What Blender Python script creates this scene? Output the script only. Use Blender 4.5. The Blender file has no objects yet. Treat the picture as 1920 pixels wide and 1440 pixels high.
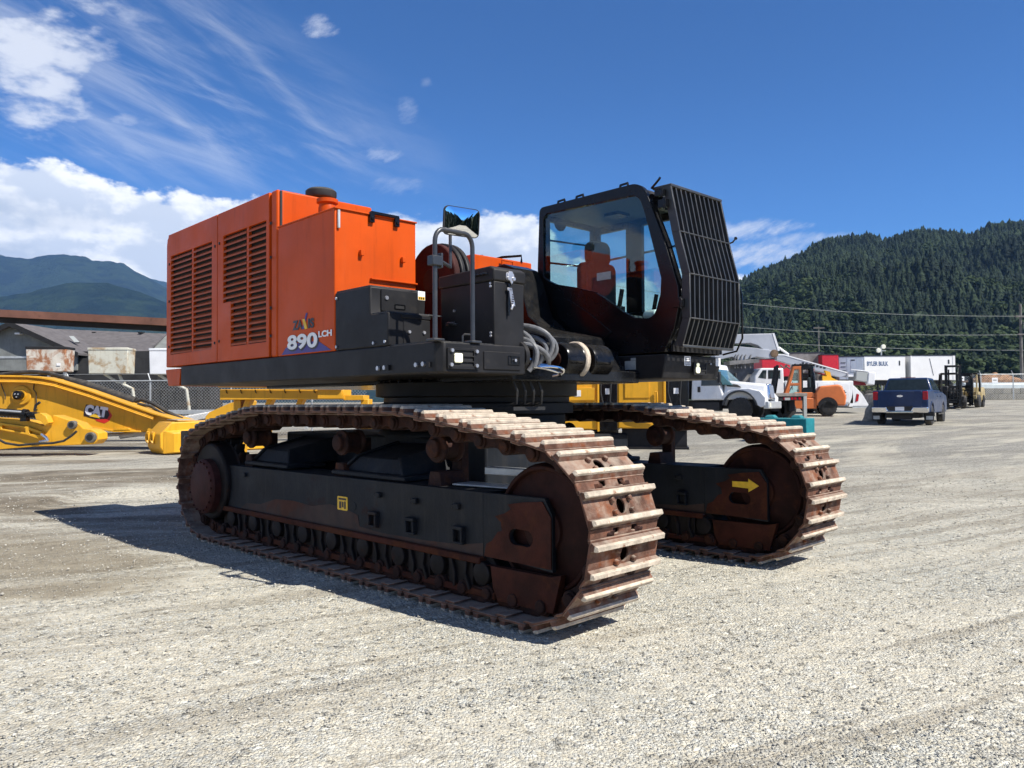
import bpy, bmesh, math, random
import numpy as np
from mathutils import Vector, Matrix, noise as mnoise
R = math.radians
random.seed(7)
rng = np.random.default_rng(11)
scene = bpy.context.scene
col = scene.collection

# ------------------------------------------------------------------ camera
CAM_H = 1.5062
def make_camera():
    cd = bpy.data.cameras.new('camera')
    cam = bpy.data.objects.new('camera', cd)
    col.objects.link(cam)
    cd.sensor_fit = 'HORIZONTAL'; cd.sensor_width = 36.0; cd.lens = 27.443
    cd.clip_start = 0.05; cd.clip_end = 30000
    p, ro = R(1.3621), R(0.3337)
    fw = Vector((0, math.cos(p), math.sin(p))); r = Vector((1, 0, 0)); u = r.cross(fw)
    r2 = r*math.cos(ro) - u*math.sin(ro); u2 = u*math.cos(ro) + r*math.sin(ro)
    m = Matrix((r2, u2, -fw)).transposed().to_4x4()
    m.translation = (0, 0, CAM_H)
    cam.matrix_world = m
    scene.camera = cam
make_camera()

# ------------------------------------------------------------------ light, sky, exposure
SUN_DIR = Vector((0.749, -0.482, 1.0)).normalized()
SUN_EL = math.asin(SUN_DIR.z); SUN_ROT = math.atan2(SUN_DIR.x, SUN_DIR.y)
SUN_STRENGTH = 5.0
SKY_STRENGTH = 0.05
scene.view_settings.view_transform = 'Standard'
scene.view_settings.look = 'None'
scene.view_settings.exposure = 0.60
scene.view_settings.gamma = 1.0
sl = bpy.data.lights.new('sun', 'SUN'); so = bpy.data.objects.new('sun', sl); col.objects.link(so)
sl.energy = SUN_STRENGTH; sl.angle = R(0.5); sl.color = (1.0, 0.95, 0.87)
so.rotation_euler = SUN_DIR.to_track_quat('Z', 'Y').to_euler(); so.location = (20, -15, 40)

class NT:
    """small helper round a node tree"""
    def __init__(s, nt): s.nt = nt; nt.nodes.clear()
    def n(s, t, **k):
        nd = s.nt.nodes.new(t)
        for a, b in k.items(): setattr(nd, a, b)
        return nd
    def l(s, a, b): s.nt.links.new(a, b)
    def put(s, sock, v):
        if isinstance(v, bpy.types.NodeSocket): s.l(v, sock)
        else: sock.default_value = v
    def math(s, op, a, b=0.0, c=0.0, clamp=False):
        nd = s.n('ShaderNodeMath', operation=op, use_clamp=clamp)
        s.put(nd.inputs[0], a); s.put(nd.inputs[1], b)
        if len(nd.inputs) > 2: s.put(nd.inputs[2], c)
        return nd.outputs[0]
    def ss(s, v, a, b, lo=0.0, hi=1.0):
        nd = s.n('ShaderNodeMapRange', interpolation_type='SMOOTHSTEP')
        s.put(nd.inputs['Value'], v); s.put(nd.inputs['From Min'], a); s.put(nd.inputs['From Max'], b)
        s.put(nd.inputs['To Min'], lo); s.put(nd.inputs['To Max'], hi)
        return nd.outputs[0]
    def mix(s, f, a, b, mode='MIX'):
        nd = s.n('ShaderNodeMix', data_type='RGBA', blend_type=mode)
        s.put(nd.inputs[0], f)
        for i, v in ((6, a), (7, b)):
            if isinstance(v, tuple) and len(v) == 3: v = (*v, 1)
            s.put(nd.inputs[i], v)
        return nd.outputs[2]
    def noise(s, vec, scale, detail=4, rough=0.55, dist=0.0, dim='3D'):
        nd = s.n('ShaderNodeTexNoise', noise_dimensions=dim)
        if vec is not None: s.l(vec, nd.inputs['Vector'])
        nd.inputs['Scale'].default_value = scale; nd.inputs['Detail'].default_value = detail
        nd.inputs['Roughness'].default_value = rough; nd.inputs['Distortion'].default_value = dist
        return nd.outputs[0]
    def vor(s, vec, scale, feature='F1', dim='2D', rand=1.0):
        nd = s.n('ShaderNodeTexVoronoi', feature=feature, voronoi_dimensions=dim)
        s.l(vec, nd.inputs['Vector']); nd.inputs['Scale'].default_value = scale
        nd.inputs['Randomness'].default_value = rand
        return nd
    def mapping(s, vec, loc=(0,0,0), rot=(0,0,0), sc=(1,1,1)):   # turn first, then stretch
        nd = s.n('ShaderNodeMapping'); s.l(vec, nd.inputs[0])
        nd.inputs[1].default_value = loc; nd.inputs[2].default_value = rot
        if sc == (1,1,1): return nd.outputs[0]
        n2 = s.n('ShaderNodeMapping'); s.l(nd.outputs[0], n2.inputs[0]); n2.inputs[3].default_value = sc
        return n2.outputs[0]
    def comb(s, x, y, z=0.0):
        nd = s.n('ShaderNodeCombineXYZ')
        s.put(nd.inputs[0], x); s.put(nd.inputs[1], y); s.put(nd.inputs[2], z)
        return nd.outputs[0]

def make_world():
    w = bpy.data.worlds.new('World'); scene.world = w; w.use_nodes = True
    t = NT(w.node_tree)
    sky = t.n('ShaderNodeTexSky', sky_type='NISHITA', sun_disc=False)
    sky.sun_elevation = SUN_EL; sky.sun_rotation = SUN_ROT
    sky.altitude = 20; sky.air_density = 1.0; sky.dust_density = 0.0; sky.ozone_density = 3.0
    tc = t.n('ShaderNodeTexCoord')
    sep = t.n('ShaderNodeSeparateXYZ'); t.l(tc.outputs['Generated'], sep.inputs[0])
    x, y, z = sep.outputs
    az = t.math('MULTIPLY', t.math('ARCTAN2', x, y), 57.29578)      # degrees, right positive
    el = t.math('MULTIPLY', t.math('ARCSINE', z), 57.29578)
    # ---- cumulus bank: its top line over azimuth
    fc = t.n('ShaderNodeFloatCurve')
    u = t.ss(az, -180.0, 180.0); u.node.interpolation_type = 'LINEAR'
    t.l(u, fc.inputs['Value']); cv = fc.mapping.curves[0]
    pts = [(-180, 3), (-120, 3), (-70, 6), (-45, 13), (-36, 15.4), (-30, 14.8), (-25, 14.0), (-21, 13.6), (-15, 14.0), (-10, 13.9), (-6, 14.2),
           (-2.5, 14.4), (0.5, 14.0), (3, 12.0), (8, 9.0), (14, 8.6), (19, 8.4), (23, 7.5), (28, 6), (60, 6), (110, 3), (150, 3), (180, 3)]
    cv.points[0].location = ((pts[0][0]+180)/360, pts[0][1]/40); cv.points[1].location = ((pts[-1][0]+180)/360, pts[-1][1]/40)
    for a, e in pts[1:-1]: cv.points.new((a+180)/360, e/40)
    for p in cv.points: p.handle_type = 'AUTO_CLAMPED'
    fc.mapping.update()
    top = t.math('MULTIPLY', fc.outputs[0], 40.0)
    v = t.comb(t.math('MULTIPLY', az, 0.13), t.math('MULTIPLY', el, 0.22), 3.7)
    n1 = t.noise(v, 1.15, 10, 0.60, 0.1)
    v2 = t.comb(t.math('MULTIPLY', t.math('SUBTRACT', az, -1.2), 0.13), t.math('MULTIPLY', t.math('ADD', el, 1.3), 0.22), 3.7)
    n2 = t.noise(v2, 1.15, 6, 0.56, 0.1)
    env = t.math('MULTIPLY', t.math('SUBTRACT', top, el), 0.21)
    d1 = t.math('ADD', t.math('MULTIPLY', t.math('SUBTRACT', n1, 0.5), 1.45), t.math('MINIMUM', env, 0.52))
    m1 = t.ss(d1, -0.01, 0.12)
    nbig = t.noise(t.comb(t.math('MULTIPLY', az, 0.09), t.math('MULTIPLY', el, 0.26), 8.1), 1.0, 3, 0.5)
    shade = t.ss(t.math('SUBTRACT', n1, n2), -0.09, 0.07)
    grey = t.ss(nbig, 0.40, 0.62)
    grey = t.math('MULTIPLY', grey, t.ss(t.math('SUBTRACT', top, el), 1.0, 4.5))
    ccol = t.mix(shade, (0.66, 0.71, 0.80), (1.05, 1.04, 1.02))
    ccol = t.mix(t.math('MULTIPLY', grey, 0.75), ccol, (0.42, 0.48, 0.58))
    # ---- high thin streaks, upper left
    rot = t.mapping(t.comb(az, el, 0.0), rot=(0, 0, R(29)))
    st = t.noise(t.mapping(rot, sc=(0.05, 0.24, 1)), 1.0, 9, 0.60, 0.9)
    fib = t.noise(t.mapping(rot, rot=(0, 0, R(-14)), sc=(0.10, 0.62, 1)), 1.0, 8, 0.66, 0.7)
    reg = t.math('MULTIPLY', t.ss(az, 1.0, -18.0), t.ss(el, 12.5, 17.5))
    line = t.math('ADD', t.math('MULTIPLY', az, 0.52), el)            # fades towards the upper right of the streak band
    reg = t.math('MULTIPLY', reg, t.ss(line, 19.0, 10.0))
    cir = t.math('MULTIPLY', t.ss(t.math('ADD', t.math('MULTIPLY', st, 0.62), t.math('MULTIPLY', fib, 0.42)), 0.44, 0.74), reg)
    cir = t.math('MULTIPLY', cir, 0.48)
    # ---- puffs at the left edge and few small ones
    pn = t.noise(t.comb(t.math('MULTIPLY', az, 0.16), t.math('MULTIPLY', el, 0.36), 21.3), 1.0, 7, 0.55)
    preg = t.math('MULTIPLY', t.ss(az, -22.0, -31.0), t.ss(el, 28.5, 24.5))
    puff = t.math('MULTIPLY', t.ss(t.math('ADD', pn, t.math('MULTIPLY', preg, 0.13)), 0.58, 0.74), t.math('MULTIPLY', preg, 0.85))
    def blob(a, e, ra, re, amp, seed):
        dx = t.math('DIVIDE', t.math('SUBTRACT', az, a), ra); dy = t.math('DIVIDE', t.math('SUBTRACT', el, e), re)
        d = t.math('ADD', t.math('MULTIPLY', dx, dx), t.math('MULTIPLY', dy, dy))
        nn = t.noise(t.comb(t.math('MULTIPLY', az, 0.7), t.math('MULTIPLY', t.math('SUBTRACT', el, t.math('MULTIPLY', az, 0.35)), 1.5), seed), 1.0, 7, 0.66)
        return t.math('MULTIPLY', t.ss(t.math('ADD', d, t.math('MULTIPLY', t.math('SUBTRACT', nn, 0.5), 3.2)), 1.1, -0.6), amp)
    sm = blob(-14.0, 25.3, 1.4, 0.8, 0.55, 1.0)
    for b in ((-7.6, 20.6, 0.9, 1.0, 0.22, 2.0), (-9.3, 17.6, 2.1, 0.6, 0.36, 3.0), (-6.2, 22.4, 0.5, 0.4, 0.15, 4.0), (-8.3, 15.6, 2.4, .8, 0.22, 5.0), (16.5, 11.9, 4.5, 0.75, 0.75, 6.0), (17.5, 10.2, 5.0, 0.95, 0.85, 7.0), (20.5, 11.0, 3.5, 0.5, 0.55, 8.0)):
        sm = t.math('MAXIMUM', sm, blob(*b))
    hi = t.math('MAXIMUM', t.math('MAXIMUM', cir, puff), sm)
    # ---- together
    # sky dimmed overhead, above the view, to lessen fill light in the shadows
    deep = t.math('MULTIPLY', t.ss(el, 27.0, 60.0, 1.0, 0.28), t.ss(el, 7.0, 25.0, 1.28, 1.0))
    skc = t.mix(1.0, t.mix(1.0, sky.outputs[0], (0.36, 0.86, 1.52), 'MULTIPLY'), t.comb(deep, deep, deep), 'MULTIPLY')
    bsky = t.n('ShaderNodeBackground'); t.l(skc, bsky.inputs[0]); bsky.inputs[1].default_value = SKY_STRENGTH
    bhi = t.n('ShaderNodeBackground'); bhi.inputs[0].default_value = (0.93, 0.95, 1.0, 1); bhi.inputs[1].default_value = 0.72
    bcu = t.n('ShaderNodeBackground'); t.l(ccol, bcu.inputs[0]); bcu.inputs[1].default_value = 0.86
    ma = t.n('ShaderNodeMixShader'); t.l(hi, ma.inputs[0]); t.l(bsky.outputs[0], ma.inputs[1]); t.l(bhi.outputs[0], ma.inputs[2])
    mb = t.n('ShaderNodeMixShader'); t.l(m1, mb.inputs[0]); t.l(ma.outputs[0], mb.inputs[1]); t.l(bcu.outputs[0], mb.inputs[2])
    out = t.n('ShaderNodeOutputWorld'); t.l(mb.outputs[0], out.inputs[0])
    w.cycles.sampling_method = 'MANUAL'; w.cycles.sample_map_resolution = 1024
make_world()

# ------------------------------------------------------------------ helpers
class MB:
    """collects shapes, then links them as one mesh object"""
    def __init__(s): s.v = []; s.f = []; s.m = []; s.c = 0
    def add(s, vs, fs):
        o = len(s.v); s.v += [tuple(p) for p in vs]
        for f in fs: s.f.append(tuple(i+o for i in f)); s.m.append(s.c)
        return s
    def hexa(s, p):   # p: 4 bottom (ccw), 4 top
        return s.add(p, [(3,2,1,0),(4,5,6,7),(0,1,5,4),(1,2,6,5),(2,3,7,6),(3,0,4,7)])
    def box(s, x0, x1, y0, y1, z0, z1):
        return s.hexa([(x0,y0,z0),(x1,y0,z0),(x1,y1,z0),(x0,y1,z0),(x0,y0,z1),(x1,y0,z1),(x1,y1,z1),(x0,y1,z1)])
    def prism(s, poly, ax, a, b):
        def P(q, t): return {'y': (q[0], t, q[1]), 'x': (t, q[0], q[1]), 'z': (q[0], q[1], t)}[ax]
        n = len(poly)
        fs = [tuple(range(n)), tuple(range(2*n-1, n-1, -1))] + [(i, (i+1) % n, n+(i+1) % n, n+i) for i in range(n)]
        return s.add([P(q, a) for q in poly] + [P(q, b) for q in poly], fs)
    def cyl(s, p0, p1, r, n=16, r2=None, cap=True):
        p0, p1 = Vector(p0), Vector(p1); d = (p1-p0).normalized()
        a = d.orthogonal().normalized(); b = d.cross(a); r2 = r if r2 is None else r2
        vs = []
        for p, rr in ((p0, r), (p1, r2)):
            for k in range(n):
                t = 2*math.pi*k/n; vs.append(p + a*(rr*math.cos(t)) + b*(rr*math.sin(t)))
        fs = [(k, (k+1) % n, n+(k+1) % n, n+k) for k in range(n)]
        if cap: fs += [tuple(range(n-1, -1, -1)), tuple(range(n, 2*n))]
        return s.add(vs, fs)
    def tube(s, pts, r, n=8, closed=False):
        pts = [Vector(p) for p in pts]; m = len(pts); vs = []
        a = None
        for i, p in enumerate(pts):
            d = (pts[min(i+1, m-1)] - pts[max(i-1, 0)]).normalized()
            a = d.orthogonal().normalized() if a is None else (a - d*a.dot(d)).normalized()
            b = d.cross(a); rr = r[i] if isinstance(r, (list, tuple)) else r
            for k in range(n):
                t = 2*math.pi*k/n; vs.append(p + a*(rr*math.cos(t)) + b*(rr*math.sin(t)))
        fs = [(i*n+k, i*n+(k+1) % n, (i+1)*n+(k+1) % n, (i+1)*n+k) for i in range(m-1) for k in range(n)]
        fs += [tuple(range(n-1, -1, -1)), tuple(range((m-1)*n, m*n))]
        return s.add(vs, fs)
    def lathe(s, prof, c, ax='y', n=32):   # prof: (radius, offset along ax)
        vs = []
        for r, h in prof:
            for k in range(n):
                t = 2*math.pi*k/n; q = (r*math.cos(t), r*math.sin(t))
                vs.append({'y': (c[0]+q[0], c[1]+h, c[2]+q[1]), 'z': (c[0]+q[0], c[1]+q[1], c[2]+h), 'x': (c[0]+h, c[1]+q[0], c[2]+q[1])}[ax])
        m = len(prof)
        fs = [(i*n+k, i*n+(k+1) % n, (i+1)*n+(k+1) % n, (i+1)*n+k) for i in range(m-1) for k in range(n)]
        fs += [tuple(range(n-1, -1, -1)), tuple(range((m-1)*n, m*n))]
        return s.add(vs, fs)
    def ball(s, c, r, n=10, m=6, sc=(1, 1, 1)):
        prof = [(r*math.sin(math.pi*i/m)+1e-4, -r*math.cos(math.pi*i/m)*sc[2]) for i in range(m+1)]
        return s.lathe(prof, c, 'z', n)
    def holed(s, outer, holes, ax, a, b):
        """plate with real holes: outer and holes are 2-D loops, extruded from a to b along ax"""
        bm = bmesh.new(); es = []
        for lp in [outer] + holes:
            vs = [bm.verts.new((q[0], q[1], 0)) for q in lp]
            es += [bm.edges.new((vs[i], vs[(i+1) % len(vs)])) for i in range(len(vs))]
        bmesh.ops.triangle_fill(bm, use_beauty=True, edges=es)
        bm.verts.index_update()
        def P(q, t): return {'y': (q[0], t, q[1]), 'x': (t, q[0], q[1]), 'z': (q[0], q[1], t)}[ax]
        n = len(bm.verts); co = [v.co[:2] for v in bm.verts]
        tri = [tuple(v.index for v in f.verts) for f in bm.faces]
        fs = tri + [tuple(i+n for i in reversed(f)) for f in tri]
        k = 0
        for lp in [outer] + holes:
            L = len(lp); fs += [(k+i, k+(i+1) % L, n+k+(i+1) % L, n+k+i) for i in range(L)]; k += L
        bm.free()
        return s.add([P(q, a) for q in co] + [P(q, b) for q in co], fs)
    def build(s, name, mats, parent=None, bevel=0.0, seg=1, xf=None, smooth=35, loc=None, rotz=None, fixn=True):
        me = bpy.data.meshes.new(name); bm = bmesh.new()
        vs = [bm.verts.new(p) for p in s.v]; bm.verts.ensure_lookup_table()
        for f, mi in zip(s.f, s.m):
            try: fc = bm.faces.new([vs[i] for i in f]); fc.material_index = mi
            except ValueError: pass
        if xf is not None: bmesh.ops.transform(bm, matrix=xf, verts=bm.verts)
        if fixn: bmesh.ops.recalc_face_normals(bm, faces=bm.faces)
        if smooth:
            lim = R(smooth)
            for f in bm.faces: f.smooth = True
            for e in bm.edges:
                if len(e.link_faces) != 2 or e.calc_face_angle(9) > lim: e.smooth = False
        bm.to_mesh(me); bm.free()
        o = bpy.data.objects.new(name, me); col.objects.link(o)
        for m in (mats if isinstance(mats, (list, tuple)) else [mats]): me.materials.append(m)
        if parent: o.parent = parent
        if loc is not None: o.location = loc
        if rotz is not None: o.rotation_euler = (0, 0, rotz)
        if bevel:
            md = o.modifiers.new('bevel', 'BEVEL'); md.width = bevel; md.segments = seg
            md.limit_method = 'ANGLE'; md.angle_limit = R(38); md.use_clamp_overlap = True
        return o

def tag(o, label=None, cat=None, group=None, kind=None):
    if label: o['label'] = label
    if cat: o['category'] = cat
    if group: o['group'] = group
    if kind: o['kind'] = kind
    return o
def thing(name, loc, rotz, label, cat, group=None):
    o = bpy.data.objects.new(name, None); col.objects.link(o)
    o.empty_display_size = 0.2
    o.location = loc; o.rotation_euler = (0, 0, rotz)
    return tag(o, label, cat, group)
def kids(o): return [c for c in col.objects if c.parent == o]
def copy_tree(o, parent=None):
    c = o.copy(); col.objects.link(c); c.parent = parent
    for ch in kids(o): copy_tree(ch, c)
    return c
def lettering(txt, size, name, m, parent, mtx, depth=0.004, fat=0.0, shear=0.0, sx=1.0, align='CENTER', fit=None):
    cu = bpy.data.curves.new(name, 'FONT'); cu.body = txt; cu.size = size; cu.extrude = depth; cu.offset = fat; cu.shear = shear
    cu.align_x = align; cu.align_y = 'CENTER'; cu.resolution_u = 4
    tmp = bpy.data.objects.new(name, cu); col.objects.link(tmp)
    dg = bpy.context.evaluated_depsgraph_get(); me = bpy.data.meshes.new_from_object(tmp.evaluated_get(dg))
    bpy.data.objects.remove(tmp); bpy.data.curves.remove(cu)
    if fit:      # width and height of the finished word
        xs = [v.co.x for v in me.vertices]; ys = [v.co.y for v in me.vertices]
        me.transform(Matrix.Translation((-(min(xs)+max(xs))/2, -(min(ys)+max(ys))/2, 0)))
        me.transform(Matrix.Diagonal((fit[0]/(max(xs)-min(xs)), fit[1]/(max(ys)-min(ys)), 1, 1)))
    else: me.transform(Matrix.Diagonal((sx, 1, 1, 1)))
    me.transform(mtx)
    o = bpy.data.objects.new(name, me); col.objects.link(o); me.materials.clear(); me.materials.append(m)
    if parent: o.parent = parent
    return o
def arc(c, r, a0, a1, n):   # 2-D arc points, degrees
    return [(c[0]+r*math.cos(R(a0+(a1-a0)*i/n)), c[1]+r*math.sin(R(a0+(a1-a0)*i/n))) for i in range(n+1)]
def rrect(x0, x1, y0, y1, r, n=4):
    return arc((x1-r, y0+r), r, -90, 0, n)+arc((x1-r, y1-r), r, 0, 90, n)+arc((x0+r, y1-r), r, 90, 180, n)+arc((x0+r, y0+r), r, 180, 270, n)
def circ(c, r, n=16, r2=None): return [(c[0]+r*math.cos(2*math.pi*i/n), c[1]+(r2 or r)*math.sin(2*math.pi*i/n)) for i in range(n)]

# ------------------------------------------------------------------ materials
def mat(name, c, rough=0.5, metal=0.0, var=0.12, vs=5.0, dust=0.0, rust=0.0, rs=2.5, rcol=(0.11, 0.035, 0.014), bump=0.0, bs=60.0, streak=0.0, coat=0.0, dcol=(0.30, 0.26, 0.20), ior=None, emit=0.0, jitter=0.0, spec=0.5, grime=0.0):
    m = bpy.data.materials.new(name); m.use_nodes = True; t = NT(m.node_tree)
    tc = t.n('ShaderNodeTexCoord'); P = tc.outputs['Object']
    nz = t.noise(P, vs, 6, 0.6)
    a = tuple(max(0, x*(1-var)) for x in c); b = tuple(min(1, x*(1+var)) for x in c)
    cc = t.mix(t.ss(nz, 0.3, 0.7), a, b); rg = rough
    if jitter:
        oi = t.n('ShaderNodeObjectInfo')
        cc = t.mix(oi.outputs['Random'], t.mix(1.0, cc, (1-jitter,)*3, 'MULTIPLY'), cc)
    if streak:
        sv = t.mapping(P, sc=(9, 9, 0.7)); sn = t.noise(sv, 1.6, 6, 0.65)
        cc = t.mix(t.math('MULTIPLY', t.ss(sn, 0.48, 0.75), streak), cc, dcol)
    if grime:
        gn = t.noise(t.mapping(P, loc=(3, 7, 0), sc=(6, 6, 0.55)), 1.9, 8, 0.7); cc = t.mix(t.math('MULTIPLY', t.ss(gn, 0.52, 0.70), grime), cc, tuple(x*0.45 for x in c))
        gs = t.noise(P, 60.0, 3, 0.7); cc = t.mix(t.math('MULTIPLY', t.ss(gs, 0.66, 0.74), grime), cc, tuple(x*0.4+.02 for x in c))
    if rust:
        rn = t.noise(P, rs, 8, 0.65, 0.3)
        f = t.ss(rn, 0.62-0.35*rust, 0.74-0.30*rust)
        r2 = t.mix(t.noise(P, rs*7, 4, 0.6), tuple(x*0.6 for x in rcol), tuple(x*1.5 for x in rcol))
        cc = t.mix(f, cc, r2); rg = t.math('ADD', rough, t.math('MULTIPLY', f, max(0, 0.85-rough)))
    if dust:
        g = t.n('ShaderNodeNewGeometry'); s = t.n('ShaderNodeSeparateXYZ'); t.l(g.outputs['Normal'], s.inputs[0])
        dn = t.noise(P, 9.0, 7, 0.65)
        f = t.math('MULTIPLY', t.ss(t.math('ADD', t.math('MULTIPLY', t.math('ABSOLUTE', s.outputs[2]), 0.35), dn), 0.52, 0.98), dust)
        cc = t.mix(f, cc, dcol); rg = t.math('ADD', rg, t.math('MULTIPLY', f, 0.35), clamp=True)
    bs_ = t.n('ShaderNodeBsdfPrincipled'); t.l(cc, bs_.inputs['Base Color'])
    t.put(bs_.inputs['Roughness'], rg); bs_.inputs['Metallic'].default_value = metal
    bs_.inputs['Specular IOR Level'].default_value = spec
    if ior: bs_.inputs['IOR'].default_value = ior
    if coat: bs_.inputs['Coat Weight'].default_value = coat; bs_.inputs['Coat Roughness'].default_value = 0.08
    if emit: t.l(cc, bs_.inputs['Emission Color']); bs_.inputs['Emission Strength'].default_value = emit
    t.put(bs_.inputs['Roughness'], t.math('ADD', rg, t.math('MULTIPLY', t.math('SUBTRACT', t.noise(P, 2.3, 7, 0.65), 0.5), 0.45 if rough > 0.1 else 0.0), clamp=True))
    if bump:
        bp = t.n('ShaderNodeBump'); bp.inputs['Strength'].default_value = bump; bp.inputs['Distance'].default_value = 0.02
        t.l(t.noise(P, bs, 5, 0.6), bp.inputs['Height']); t.l(bp.outputs[0], bs_.inputs['Normal'])
    o = t.n('ShaderNodeOutputMaterial'); t.l(bs_.outputs[0], o.inputs[0])
    return m
def glass(name, tint=(0.62, 0.78, 0.76), refl=1.0, f0=0.045):
    m = bpy.data.materials.new(name); m.use_nodes = True; t = NT(m.node_tree)
    tr = t.n('ShaderNodeBsdfTransparent'); tr.inputs[0].default_value = (*tint, 1)
    gl = t.n('ShaderNodeBsdfGlossy'); gl.inputs[0].default_value = (refl, refl, refl, 1); gl.inputs['Roughness'].default_value = 0.015
    lw = t.n('ShaderNodeLayerWeight'); lw.inputs[0].default_value = 0.5
    fr = t.math('ADD', t.math('MULTIPLY', t.math('POWER', lw.outputs['Facing'], 5.0), 0.94), f0)     # Schlick
    mx = t.n('ShaderNodeMixShader'); t.l(fr, mx.inputs[0]); t.l(tr.outputs[0], mx.inputs[1]); t.l(gl.outputs[0], mx.inputs[2])
    o = t.n('ShaderNodeOutputMaterial'); t.l(mx.outputs[0], o.inputs[0])
    return m

M = {}
M['orange'] = mat('orange_paint', (0.535, 0.068, 0.002), 0.45, var=0.10, vs=1.2, dust=0.08, bump=0.02, bs=500, spec=0.2, grime=0.28, streak=0.10, dcol=(0.40, 0.10, 0.03))
M['orange_far'] = mat('faded_orange_paint', (0.70, 0.19, 0.05), 0.45, var=0.1, vs=2, dust=0.15)
M['black'] = mat('black_paint', (0.005, 0.0055, 0.0068), 0.24, var=0.25, vs=3, dust=0.06, spec=0.30, bump=0.02, bs=300)
M['grey_black'] = mat('satin_black_paint', (0.015, 0.015, 0.0165), 0.5, var=0.25, vs=3, dust=0.10, spec=0.22, bump=0.03, bs=250)
M['deck_grip'] = mat('black_grip_plate', (0.05, 0.05, 0.052), 0.7, var=0.3, vs=30, dust=0.5, bump=0.6, bs=70)
M['rail'] = mat('grey_rail_paint', (0.030, 0.034, 0.041), 0.35, var=0.15, dust=0.2)
M['frame'] = mat('muddy_black_frame', (0.008, 0.0105, 0.0145), 0.6, spec=0.25, var=0.35, vs=2.5, rust=0.07, rs=1.3, rcol=(0.035, 0.013, 0.008), dust=0.35, streak=0.30, dcol=(0.05, 0.044, 0.038), bump=0.15, bs=40)
M['rusty'] = mat('rusted_frame_steel', (0.048, 0.012, 0.0065), 0.75, spec=0.2, var=0.4, vs=4, rust=0.4, rs=3, rcol=(0.07, 0.022, 0.009), dust=0.10, dcol=(0.12,0.08,0.05), bump=0.2, bs=50)
M['rust_film'] = mat('thin_rust_film', (0.030, 0.013, 0.009), 0.7, var=0.4, vs=5, rust=0.25, rs=2.2, rcol=(0.06, 0.020, 0.010), streak=0.35, dcol=(0.016, 0.016, 0.02))
M['chain'] = mat('rusted_chain_steel', (0.026, 0.010, 0.0075), 0.7, spec=0.2, var=0.5, vs=8, rust=0.35, rs=6, rcol=(0.06, 0.022, 0.011), dust=0.15, dcol=(0.12,0.09,0.07), bump=0.25, bs=60)
M['shoe'] = mat('rusted_track_shoe', (0.165, 0.084, 0.058), 0.8, spec=0.15, var=0.5, vs=7, rust=0.30, rs=7, rcol=(0.17, 0.058, 0.026), dust=0.70, dcol=(0.40, 0.34, 0.275), bump=0.35, bs=70, jitter=0.25)
M['grouser'] = mat('worn_grouser_steel', (0.58, 0.495, 0.39), 0.7, spec=0.25, var=0.25, vs=14, rust=0.13, rs=16, rcol=(0.24, 0.12, 0.07), bump=0.35, bs=90, jitter=0.15)
M['idler'] = mat('dark_rusted_wheel', (0.024, 0.0075, 0.0055), 0.7, spec=0.15, var=0.4, vs=5, rust=0.2, rs=3, rcol=(0.045, 0.015, 0.008), bump=0.15, bs=40)
M['roller'] = mat('greasy_dark_steel', (0.011, 0.0085, 0.0085), 0.6, spec=0.2, var=0.5, vs=6, rust=0.15, rs=5, rcol=(0.035, 0.014, 0.008), dust=0.12, dcol=(.06,.05,.04))
M['maroon'] = mat('oxide_red_cover', (0.045, 0.011, 0.009), 0.65, spec=0.2, var=0.3, vs=6, dust=0.2, dcol=(0.17, 0.1, 0.08), bump=0.2, bs=50)
M['bolt'] = mat('zinc_bolt', (0.50, 0.50, 0.52), 0.35, metal=0.7, var=0.2)
M['chrome'] = mat('bright_metal', (0.75, 0.75, 0.76), 0.15, metal=1.0, var=0.05)
M['hose'] = mat('grey_hose_sleeve', (0.15, 0.153, 0.16), 0.38, var=0.2, vs=20)
M['rubber'] = mat('black_rubber', (0.016, 0.016, 0.017), 0.65, var=0.3, vs=8, dust=0.2)
M['tyre'] = mat('dusty_tyre_rubber', (0.022, 0.022, 0.022), 0.8, var=0.3, vs=6, dust=0.4)
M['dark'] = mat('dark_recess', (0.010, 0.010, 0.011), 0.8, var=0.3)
M['slat'] = mat('orange_louvre_slat', (0.36, 0.060, 0.006), 0.5, var=0.12, dust=0.10, spec=0.25)
M['white'] = mat('white_paint', (0.74, 0.75, 0.76), 0.35, var=0.07, vs=1.5, dust=0.16, grime=0.22, coat=0.2)
M['white_trailer'] = mat('white_trailer_panel', (0.78, 0.78, 0.77), 0.4, var=0.04, vs=1.0, dust=0.12, streak=0.08)
M['silver'] = mat('bare_aluminium_panel', (0.45, 0.49, 0.55), 0.4, metal=0.5, var=0.12, vs=1.0)
M['red'] = mat('red_trailer_paint', (0.55, 0.02, 0.035), 0.4, var=0.1)
M['decal_white'] = mat('white_decal', (0.82, 0.82, 0.82), 0.4, var=0.03)
M['decal_yellow'] = mat('yellow_decal', (0.78, 0.48, 0.03), 0.45, var=0.12, vs=25)
M['decal_purple'] = mat('purple_decal', (0.045, 0.028, 0.22), 0.4, var=0.05)
M['decal_black'] = mat('black_decal', (0.02, 0.012, 0.014), 0.4, var=0.05)
M['decal_red'] = mat('red_decal', (0.60, 0.03, 0.02), 0.4, var=0.05)
M['cat_yellow'] = mat('construction_yellow', (0.72, 0.365, 0.022), 0.45, var=0.10, vs=1.2, dust=0.20, grime=0.35, spec=0.3)
M['teal'] = mat('teal_painted_concrete', (0.014, 0.185, 0.215), 0.75, spec=0.2, var=0.15, vs=5, dust=0.15, bump=0.2, bs=30)
M['blue'] = mat('metallic_blue_paint', (0.006, 0.025, 0.085), 0.35, var=0.08, coat=0.25, dust=0.05, spec=0.3)
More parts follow.
